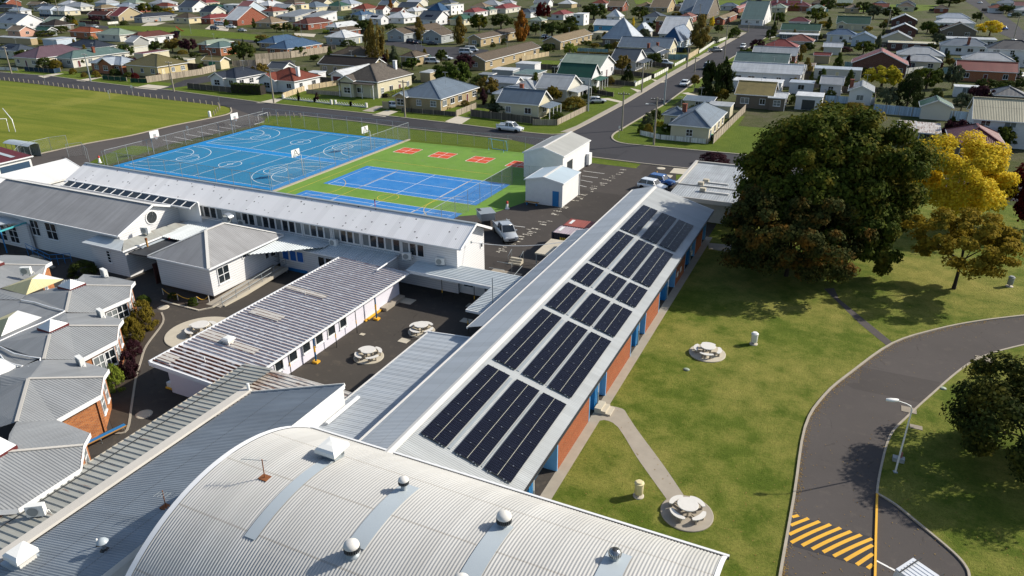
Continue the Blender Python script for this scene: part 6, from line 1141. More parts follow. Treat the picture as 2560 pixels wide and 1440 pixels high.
for a in (((390, 167), (190, 157), (580, 127), 's', 'grey', 'offwhite', 'left one of two side by side grey sheds'), ((610, 172), (455, 167), (770, 132), 's', 'grey', 'white', 'right one of two side by side grey sheds'), ((1060, 152), (935, 142), (1170, 150), 'h', 'blue', 'bluewhite', 'with solar panels above the two grey skillions'), ((1480, 180), (1285, 172), (1600, 167), 'h', 'white', 'white', 'with dark solar panels at upper centre'), ((1800, 202), (1600, 187), (1920, 182), 'x', 'slate', 'white', 'right of the white solar roof'), ((2080, 197), (1925, 190), (2175, 187), 'h', 'green', 'cream', 'beside the brown poplar'),
          ((1850, 112), (1700, 102), (1935, 102), 'h', 'brightblue', 'white', 'tall in the far rows at upper centre'), ((1590, 112), (1475, 107), (1700, 102), 'h', 'white', 'offwhite', 'left of the tall bright blue roof'), ((2190, 124), (2060, 120), (2295, 112), 'h', 'red', 'white', 'right of the tall bright blue roof'), ((2500, 87), (2360, 82), (2620, 82), 'h', 'red', 'offwhite', 'beside the dark red tree'), ((2340, 100), (2240, 97), (2400, 92), 'h', 'green', 'offwhite', 'between two red roofs at upper centre'), ((1100, 92), (945, 80), (1215, 82), 'h', 'redtile', 'cream', 'long in the far row at upper centre'), ((1270, 97), (1185, 92), (1330, 87), 'x', 'redtile', 'white', 'right of the long red tiled roof'),
          ((1440, 122), (1330, 102), (1500, 87), 'x', 'redbrowntile', 'white', 'behind the orange poplar at upper centre'), ((850, 62), (690, 57), (935, 52), 'h', 'green', 'cream', 'in the far row at upper centre'), ((600, 70), (450, 64), (720, 57), 'h', 'bluegrey', 'cream', 'left of the far green roof'), ((130, 57), (-12, 52), (270, 42), 'h', 'white', 'redbrick', 'in the far row at upper left'), ((450, 47), (385, 44), (505, 40), 'f', 'lightgrey', 'plaincream', 'square with two floors in the far row'), ((950, 40), (780, 36), (1040, 31), 'h', 'whiteblue', 'white', 'in the top row at upper centre'), ((170, 117), (45, 112), (290, 97), 'h', 'redtile', 'offwhite', 'behind dark trees upper left'), ((2420, 50), (2220, 45), (2480, 35), 'h', 'lightgrey', 'offwhite', 'well left of the dark red tree'), ((1950, 55), (1860, 50), (2050, 45), 'f', 'white', 'plainwhite', 'in the top row behind the bright blue roof'), ((1250, 190), (1080, 180), (1290, 150), 'x', 'white', 'white', 'in front of the blue solar roof')):
    H_(1, a[0], a[1], a[2], 5.4 if a[3] == 'f' else 2.8, a[3], a[4], a[5], a[6], solar=4 if 'solar' in a[6] else None, chim=[(.6, .5)] if a[4] in ('blue', 'white') and a[3] == 'h' else None, rise=4.2 if 'tall' in a[6][:5] else None)
H_(1, (270, 690), (95, 668), (400, 642), 2.6, 'x', 'darkgrey', 'plainwhite', 'above the white red tiled house', noun='shed', nowin=True); H_(1, (620, 732), (490, 724), (700, 707), 2.5, 'f', 'white', 'white', 'beside the long white garage', noun='shed', nowin=True); H_(1, (1740, 727), (1635, 724), (1835, 697), 2.6, 'f', 'lightgrey', 'plaintan', 'left of the green feathery tree', noun='shed', nowin=True); H_(1, (2360, 747), (2225, 742), (2390, 722), 2.4, 'f', 'grey', 'brown', 'below the near terrace row', noun='carport', nowin=True); H_(1, (2570, 705), (2355, 692), (2640, 685), 2.6, 'f', 'white', 'plaingrey', 'behind the green awning carport', noun='shed', nowin=True)
H_(1, (2600, 835), (2290, 795), (2680, 800), 2.7, 'x', 'whiteblue', 'white', 'behind the dark glossy tree', noun='shed', nowin=True)
# right of centre
H_(2, (1990, 1278), (1565, 1247), (2140, 1132), 2.9, 'h', 'bluegrey', 'cream', 'on the street corner behind a white picket fence', rise=2.2); H_(2, (1740, 1160), (1500, 1135), 5.0, 2.8, 'h', 'bluegrey', 'cream', 'forming the rear wing of the corner house', rise=1.2, chim=[(.85, .3)], noun='cottage')
H_(2, (2015, 1017), (1710, 997), (2045, 985), 2.5, 's', 'bluegrey', 'cream', 'behind the corner house', noun='garage'); H_(2, (2190, 1064), (1955, 1052), (2232, 1036), 2.5, 'f', 'lightgrey', 'cream', 'right of the corner house', noun='shed', nowin=True)
H_(2, (2620, 962), (2225, 937), 9., 3.0, 'x', 'yellowroof', 'brown', 'right of the dark conifer'); H_(2, (2900, 747), (2180, 720), 8., 3.2, 'x', 'white', 'white', 'long behind the dark conifer'); H_(2, (2760, 640), (2215, 625), 9., 3.2, 'x', 'teal', 'white', 'behind the long white roof'); H_(2, (2850, 557), (2395, 542), 8., 2.9, 'x', 'lightgrey', 'redbrick', 'on the right side of the street')
H_(2, (2700, 830), (2205, 790), 5., 2.6, 'f', 'white', 'white', 'between the long white roof and the olive roof', noun='shed', nowin=True)
H_(2, (270, 1052), (-160, 1022), (358, 1002), 3.0, 'x', 'bluegrey', 'cream', 'with a white posted porch on the street corner', ver=('x', 2.2), rise=2.4); H_(2, (180, 960), (-200, 945), 6., 2.9, 'h', 'whiteblue', 'cream', 'joined behind the corner cottage with porch', chim=[(.7, .3)], noun='cottage')
H_(2, (555, 897), (225, 882), (688, 827), 2.9, 'x', 'lightgrey', 'offwhite', 'above the parked silver car', ver=('x', 2.5)); H_(2, (225, 892), (-30, 878), (330, 842), 2.7, 'h', 'lightgrey', 'offwhite', 'left of the pale gable'); H_(2, (800, 782), (435, 757), (878, 740), 3.0, 'x', 'darkgreen', 'white', 'with a posted side verandah', ver=('x', 2.0), rise=2.9)
H_(2, (880, 692), (455, 670), (1028, 642), 3.0, 'x', 'palegreen', 'white', 'behind the dark green gable', rise=2.9); H_(2, (1245, 612), (975, 592), (1338, 577), 2.9, 'x', 'slate', 'white', 'with a green striped awning', ver=('x', 2.0)); H_(2, (1440, 527), (1285, 520), (1528, 492), 3.0, 'h', 'slate', 'white', 'with brick chimneys left of the white hatchback', chim=[(.1, .6), (.5, .9)], ver=('x', 1.8)); H_(2, (1580, 487), (1050, 477), (1648, 447), 2.9, 'x', 'bluegrey', 'cream', 'behind the twin chimney house')
H_(2, (1690, 418), (1490, 402), (1802, 387), 2.9, 'h', 'brightblue', 'bluewhite', 'left of the big brown poplar', rise=4.6); H_(2, (1700, 345), (1460, 347), (1800, 302), 3.0, 'x', 'white', 'offwhite', 'behind the bright blue roof'); H_(2, (1215, 394), (895, 377), (1288, 357), 2.9, 'p', 'whiteblue', 'brown', 'largest of the white roofs', rise=7.2); H_(2, (1345, 327), (1210, 295), (1398, 302), 2.9, 'h', 'whiteblue', 'white', 'with a solar panel beside the largest white roof', rise=3.4, solar=3)
H_(2, (1090, 257), (810, 242), (1135, 245), 2.9, 'x', 'white', 'lightblue', 'behind the largest white roof'); H_(2, (1765, 217), (1430, 209), (1802, 197), 5.2, 'x', 'olive', 'redbrick', 'above the blue roof', rise=1.6, noun='two storey house')
for a in (((1500, 174), (1305, 167), (1545, 157), 'h', 'slate', 'white', 'left of the olive roofed brick box'), ((1800, 172), (1660, 167), (1845, 162), 'h', 'pinktile', 'redbrick', 'behind the olive roofed brick box'), ((1800, 114), (1670, 107), (1880, 102), 'x', 'bluegrey', 'bluewhite', 'left on the far street'), ((1960, 137), (1790, 132), (2060, 117), 'x', 'bluegrey', 'brown', 'right on the far street'), ((2120, 192), (2010, 182), (2310, 132), 'y', 'tantile', 'redbrick', 'stepping back along the far side street'), ((2520, 197), (2285, 187), (2610, 172), 'x', 'teal', 'white', 'where the side street ends'), ((2270, 87), (2200, 77), (2390, 47), 'y', 'pink', 'redbrick', 'at the street top'),
          ((1110, 67), (945, 62), (1155, 52), 'x', 'tan', 'redbrick', 'near the top right of the dark red tree'), ((1400, 67), (1235, 57), (1440, 47), 'h', 'tantile', 'tanbrick', 'in the top row left of the park'), ((1560, 77), (1375, 72), (1625, 57), 'x', 'tan', 'tanbrick', 'just below the top row park'), ((1700, 62), (1610, 57), (1765, 47), 'h', 'darkgrey', 'brown', 'at the edge of the top row park'), ((1080, 167), (940, 152), (1115, 152), 'p', 'white', 'white', 'small and sharp above the sky blue house'), ((520, 147), (385, 137), (600, 132), 'h', 'red', 'white', 'right of the dark red tree'), ((190, 127), (55, 122), (240, 117), 'h', 'slate', 'white', 'left of the dark red tree'), ((720, 140), (610, 135), (760, 115), 'f', 'white', 'plainwhite', 'beside the big dark tree at top centre'), ((300, 205), (175, 195), (340, 180), 'h', 'palegreen', 'cream', 'below the dark red tree'), ((2500, 140), (2400, 130), (2480, 95), 'x', 'palegreen', 'white', 'above the green roof at the street end'), ((2250, 60), (2080, 55), (2120, 30), 'h', 'bluegrey', 'offwhite', 'at the top beside the pink row')):
    H_(2, a[0], a[1], a[2], 5.4 if a[3] == 'f' else 2.8, a[3], a[4], a[5], a[6])
H_(2, (230, 642), (35, 617), (288, 607), 2.5, 'f', 'white', 'white', 'beside the paling fence below the terraces', noun='shed', nowin=True); H_(2, (225, 747), (10, 722), (345, 692), 2.5, 'f', 'teal', 'grey', 'left of the dark green gable', noun='carport', nowin=True); H_(2, (600, 602), (480, 587), (655, 582), 2.4, 'f', 'teal', 'white', 'behind the pale green gable', noun='shed', nowin=True); H_(2, (150, 790), (-60, 775), (100, 765), 2.3, 'f', 'white', 'white', 'behind the pale hip roof', noun='shed', nowin=True); H_(2, (930, 330), (800, 325), (990, 300), 2.4, 'f', 'cream', 'plaincream', 'left of the largest white roof', noun='shed', nowin=True)
# right edge
H_(3, (2850, 1245), (2040, 1190), 10., 4.6, 'x', 'cream', 'white', 'streaked with dirt at right', rise=3.0, noun='two storey house'); H_(3, (2395, 1470), (1825, 1420), 11., 3.2, 'h', 'maroon', 'brown', 'behind the yellow tree', rise=2.0); H_(3, (1862, 1084), (1522, 1054), 6., 2.6, 'y', 'green', 'offwhite', 'in a backyard beside the dark cypress', noun='garage', nowin=True)
H_(3, (2510, 727), (1880, 695), 8., 2.9, 'x', 'red', 'orangebrick', 'long and low at the right edge'); H_(3, (1408, 655), (832, 632), 10., 3.2, 'y', 'red', 'darkbrick', 'with an air conditioner under the gable', rise=3.4); H_(3, (1775, 562), (1290, 535), 9., 2.9, 'h', 'lightgrey', 'offwhite', 'behind the red front gable'); H_(3, (1745, 622), (1340, 606), 7., 2.8, 'h', 'lightgrey', 'cream', 'right of the red front gable'); H_(3, (2232, 468), (1725, 453), 9., 3.0, 'h', 'bluegrey', 'white', 'with tall brick chimney at right', chim=[(.55, .1)]); H_(3, (2720, 506), (2195, 493), 9., 5.0, 'h', 'navy', 'white', 'at the right edge', rise=2.4, noun='two storey house'); H_(3, (2475, 614), (1950, 594), 8., 2.8, 'h', 'lightgrey', 'offwhite', 'above the long red roof')
H_(3, (940, 703), (465, 664), 5., 2.8, 'f', 'whiteblue', 'offwhite', 'below the red front gable'); H_(3, (1064, 924), (798, 906), 9., 3.0, 'y', 'grey', 'white', 'above the backyard palm', chim=[(.1, .4)]); H_(3, (755, 848), (515, 832), 6., 2.8, 'x', 'lightgrey', 'white', 'left of the grey front gable'); H_(3, (460, 834), (215, 822), 4., 2.7, 'f', 'whiteblue', 'white', 'behind the small scarlet bush'); H_(3, (552, 970), (278, 953), 5., 3.0, 'f', 'white', 'white', 'with a dark opening below the scarlet bush', noun='garage', garage='louvre', nowin=True); H_(3, (190, 985), (0, 965), 6., 2.8, 'x', 'white', 'brown', 'just above the big tree', rise=.7); H_(3, (365, 735), (-120, 720), 7., 2.8, 'x', 'white', 'offwhite', 'between the olive roof and the scarlet bush')
H_(3, (292, 478), (-50, 464), 9., 2.8, 'h', 'red', 'offwhite', 'first right of the side street'); H_(3, (455, 418), (165, 412), 9., 2.8, 'h', 'pinktile', 'offwhite', 'above the red hip right of the street'); H_(3, (510, 352), (110, 342), 3., 2.6, 's', 'white', 'darkgrey', 'forming a white verandah front', noun='cottage'); H_(3, (522, 308), (122, 300), 9., 2.9, 'x', 'green', 'cream', 'behind the white verandah'); H_(3, (1022, 243), (680, 238), 9., 3.0, 'x', 'darkgreen', 'cream', 'with tall pale chimneys', wing=(.02, .32, 1.), chim=[(.2, .6), (.75, .6)], chm='trim_cream', rise=3.0)
H_(3, (892, 353), (582, 338), 8., 2.8, 'h', 'blue', 'white', 'below the dark green gables'); H_(3, (1084, 388), (830, 383), 8., 2.9, 'y', 'blue', 'bluewhite', 'beside the blue hip roof'); H_(3, (1445, 392), (1138, 378), 8., 2.8, 'y', 'grey', 'cream', 'right of the blue front gable'); H_(3, (1494, 204), (1236, 188), 8., 2.9, 'y', 'white', 'darkbrick', 'at the back of the white fronted pair'); H_(3, (1496, 299), (1230, 279), 7., 2.9, 'y', 'white', 'darkbrick', 'at the front of the white fronted pair'); H_(3, (2028, 183), (1688, 168), 9., 2.8, 'h', 'whiteblue', 'white', 'left of the far main road'); H_(3, (2080, 234), (1672, 216), 8., 2.8, 'h', 'white', 'white', 'above the brown front gable'); H_(3, (2100, 314), (1732, 290), 8., 2.8, 'y', 'browntile', 'brown', 'left of the yellow roadside tree'); H_(3, (2295, 400), (1792, 374), 8., 2.8, 'f', 'lightgrey', 'offwhite', 'below the brown front gable'); H_(3, (1680, 440), (1200, 420), 6., 2.8, 'f', 'cream', 'darkbrick', 'behind the light grey hip roofs')
H_(3, (2124, 878), (1868, 858), 3., 2.4, 'f', 'white', 'plainwhite', 'behind the grey leafed tree', noun='caravan shed'); H_(3, (420, 60), (-60, 54), 12., 3.2, 'h', 'maroon', 'redbrick', 'with white chimneys in the top row', chim=[(.3, .3), (.5, .3), (.8, .3)], chm='trim_white'); H_(3, (417, 218), (202, 208), 8., 2.8, 'h', 'maroon', 'white', 'among the dark trees at upper right'); H_(3, (2600, 968), (2262, 910), 8., 2.8, 'h', 'darkgrey', 'brown', 'above the streaked roof at the right edge'); H_(3, (634, 558), (453, 548), 3., 2.5, 'x', 'red', 'plaintan', 'in a backyard right of the street', noun='shed', nowin=True); H_(3, (472, 655), (300, 650), 3., 2.5, 's', 'tan', 'tan', 'behind the caravan like flat roof', noun='shed', nowin=True)
H_(3, (1487, 1316), (1343, 1308), 6., 2.5, 's', 'rusty2', 'plaincream', 'left one of the pair behind the big tree', noun='shed', nowin=True); H_(3, (1735, 1340), (1490, 1316), 6., 2.5, 's', 'rusty2', 'bluewhite', 'right one of the pair behind the big tree', noun='shed', garage='louvre', nowin=True); H_(3, (748, 474), (548, 463), 5., 2.6, 'x', 'white', 'offwhite', 'below the blue hip roof', noun='shed', nowin=True); H_(3, (2500, 30), (2300, 18), 9., 2.8, 'h', 'bluegrey', 'white', 'near the top right corner'); H_(3, (2640, 105), (2480, 98), 9., 2.8, 'h', 'lightgrey', 'offwhite', 'at the top right edge'); H_(3, (2640, 60), (2460, 52), 9., 2.8, 'x', 'maroon', 'white', 'in the top right corner')

# distant rows
ORD = 'first second third fourth fifth sixth seventh eighth ninth tenth eleventh twelfth thirteenth fourteenth fifteenth sixteenth seventeenth eighteenth nineteenth twentieth'.split()
rf = random.Random(31)
for row, (py, wpx) in enumerate(((9, 46), (19, 52))):
    n_ = 0
    for px in range(30, 2540, 78):
        x_ = px + rf.uniform(-16, 16); y_ = py + rf.uniform(-3, 3); C0 = W(x_, y_, 2.8)
        if any(a[1] - 3 < C0.x + 2 and C0.x - 12 < a[2] + 3 and a[3] - 3 < C0.y + 9 and C0.y < a[4] + 3 for a in LOTS) or (1580 < px < 1900) or 2390 < px < 2500 or n_ > 19: continue
        wl = rf.choice(['white', 'offwhite', 'cream', 'redbrick', 'bluewhite', 'tan']); rf_ = rf.choice(['white', 'lightgrey', 'bluegrey', 'slate', 'redtile', 'browntile', 'palegreen', 'grey', 'tan']); ty = rf.choice('hhx')
        H_(0, (x_ * 4, y_ * 4), (x_ * 4 - wpx * rf.uniform(2.6, 3.6), y_ * 4 - 4), rf.uniform(8, 12.), 2.8, ty, rf_, wl, f"{ORD[n_]} in the {('farthest', 'second farthest')[row]} row", nowin=row == 0); n_ += 1
# ------------------------------------------------------------------ trees and shrubs
import numpy as np
def leafcloud(name, c, n, size, rs):
    N = len(c); t = rs.normal(size=(N, 3)); n = n + rs.normal(scale=.55, size=(N, 3)); n /= np.linalg.norm(n, axis=1)[:, None] + 1e-9
    a = np.cross(n, t); a /= np.linalg.norm(a, axis=1)[:, None] + 1e-9; b = np.cross(n, a)
    s = (size * rs.uniform(.6, 1.3, N))[:, None]; k = rs.uniform(.45, .8, N)[:, None]
    v = np.stack([c - a * s, c - b * s * k + n * s * .15, c + a * s, c + b * s * k + n * s * .15], 1).reshape(-1, 3)
    me = bpy.data.meshes.new(name); me.vertices.add(4 * N); me.vertices.foreach_set('co', v.ravel().astype('f'))
    me.loops.add(4 * N); me.loops.foreach_set('vertex_index', np.arange(4 * N, dtype='i')); me.polygons.add(N); me.polygons.foreach_set('loop_start', np.arange(0, 4 * N, 4, dtype='i'))
    me.polygons.foreach_set('loop_total', np.full(N, 4, dtype='i')); me.update(calc_edges=True); me.validate(); me.materials.append(MATS['leaf_dark']); return me
def crown(name, seed, kind, clumps, leaves, leaf, rx=1., rz=1., z0=0.):
    """leaf clumps spread through a crown; rx = radius, rz = height, z0 = its underside"""
    rs = np.random.RandomState(seed); C, Rd = [], []
    for k in range(clumps):
        u = rs.uniform(0, 1) ** .6; th = rs.uniform(0, 6.283)
        if kind == 'conifer': zz = rs.uniform(0, 1) ** 1.3; r = (1 - zz) ** .8 * rs.uniform(.55, 1.0) * .85 + .03; q = .20 * (1.15 - zz)
        elif kind == 'tall': zz = rs.uniform(0, 1); r = math.sin(min(1, zz * 1.15 + .12) * math.pi * .93) ** .8 * rs.uniform(.3, .8); q = .24
        elif kind == 'dome': zz = rs.uniform(0, 1); r = math.sqrt(max(0, 1 - zz ** 2)) * rs.uniform(.72, .9); q = .2
        elif kind == 'weep': zz = rs.uniform(.1, 1); r = math.sqrt(max(.05, 1 - (zz * .95) ** 3)) * rs.uniform(.35, .85); q = .17
        else:
            ph = math.acos(rs.uniform(-.75, 1)); r0 = rs.uniform(.55, .88) * (1 + .14 * math.sin(3 * th + seed) * math.sin(ph)); zz = .45 + .5 * r0 * math.cos(ph); r = r0 * math.sin(ph); q = rs.uniform(.13, .25)*(1 if clumps < 80 else .72)
        C.append((r * math.cos(th) * rx, r * math.sin(th) * rx, z0 + zz * rz)); Rd.append(q)
    C = np.array(C); Rd = np.array(Rd); i = rs.randint(0, clumps, leaves); d = rs.normal(size=(leaves, 3)); d /= np.linalg.norm(d, axis=1)[:, None]
    rad = Rd[i] * rs.uniform(.45, 1.08, leaves); off = d * rad[:, None] * np.array([rx, rx, max(rz * .5, rx * .5)])
    if kind == 'weep': off[:, 2] = -np.abs(rs.exponential(.22, leaves)) * rz; off[:, :2] *= .55
    c = C[i] + off; cen = np.array([0, 0, z0 + rz * .4]); o = c - cen; o /= np.linalg.norm(o, axis=1)[:, None] + 1e-9
    if kind == 'weep': c[:, 2] = np.maximum(c[:, 2], z0 + rs.uniform(0, .12, leaves) * rz)
    n = d * .6 + o * .6 + np.array([0, 0, .35]); return leafcloud(name, c, n, leaf, rs)
def trunkmesh(name, seed, h=1., r=.05, spread=.45, mat='bark', z1=.75):
    rg = random.Random(seed); m = MB(); m.tube([(0, 0, -.02), (.01, 0, h * .15), (-.01, .01, h * .4), (.0, 0, h * z1)], [r * 1.3, r, r * .8, r * .25], n=8)
    for k in range(7):
        a = k * .9 + rg.uniform(-.3, .3); z = h * rg.uniform(.22, .5); e = spread * rg.uniform(.6, 1.1)
        m.tube([(0, 0, z), (e * .4 * math.cos(a), e * .4 * math.sin(a), z + h * .16), (e * math.cos(a), e * math.sin(a), z + h * .32)], [r * .5, r * .33, r * .08], n=6)
    return m.mesh(name, mat)
CROWN = {'round': [crown('crown', s, 'round', 46, 3400, .062) for s in (1, 2, 3, 4)], 'tall': [crown('crown', s, 'tall', 50, 3000, .06) for s in (5, 6)], 'conifer': [crown('crown', s, 'conifer', 90, 4200, .05) for s in (7, 8)], 'weep': [crown('crown', 9, 'weep', 60, 5000, .04)], 'dome': [crown('crown', s, 'dome', 110, 5200, .045) for s in (10, 11)]}
TR = trunkmesh('trunk', 1)
def setmat(o, m): o.material_slots[0].link = 'OBJECT'; o.material_slots[0].material = MATS[m]
def place_tree(base, h, rad, kind, mat, label, name='tree', cat='tree', low=None, seed=0, group='trees and shrubs'):
    t = thing(name, label, cat, base, 0, group); lo = low if low is not None else {'round': .12, 'tall': .08, 'conifer': .03, 'weep': .06, 'dome': .0}[kind]
    L_ = CROWN[kind]; o = inst('crown', L_[seed % len(L_)], t, (0, 0, h * lo), (0, 0, seed * 2.1), (rad, rad, h * (1 - lo))); setmat(o, mat)
    if name == 'tree': inst('trunk', TR, t, (0, 0, 0), (0, 0, seed), (rad * 1.2, rad * 1.2, h))
    else: inst('stem', TR, t, (0, 0, 0), (0, 0, seed), (rad * .8, rad * .8, h * .7))
    return t
CN = {'dark': 'dark green', 'oak': 'olive green', 'rust': 'rusty', 'yellow': 'golden yellow', 'gold': 'yellow brown', 'green': 'green', 'grey': 'grey green', 'lime': 'lime green', 'red': 'dark red', 'purple': 'purple brown', 'orange': 'orange brown', 'cypress': 'blackish green', 'brightred': 'scarlet', 'brown': 'brown', 'bush': 'olive brown'}
KN = {'round': 'rounded', 'tall': 'upright', 'conifer': 'conical', 'weep': 'weeping', 'dome': 'dense domed'}
_tn = [0]
def T(Rg, b, top, wpx, kind, leafm, where, low=None):
    ox = (0, 640, 1280, 1920)[Rg]; B = W(ox + b[0] / 4, b[1] / 4); B.z = 0; dep = (B - CAM).dot(CF); rad = wpx / 4 * dep / F / 2
    lo_, hi = .3, 40.
    for _ in range(40):
        m_ = (lo_ + hi) / 2
        if PR(B + V(0, 0, m_))[1] > top / 4: lo_ = m_
        else: hi = m_
    h = max(.7, hi); back = min(rad * .6, 3); B = B + V(-.42, .9, 0) * back * .4; _tn[0] += 1; bush = h < 3.2
    return place_tree(B, h, rad, kind, 'leaf_' + leafm, f"{CN[leafm]} {KN[kind]} {'bush' if bush else 'tree'} {where}", 'bush' if bush else 'tree', 'bush' if bush else 'tree', (0.02 if bush and low is None else low), _tn[0])
leaf('leaf_yellowgreen', hexc('#8f8a26'), hexc('#a89a2c'), hexc('#55601f')); CN['yellowgreen'] = 'yellow green'
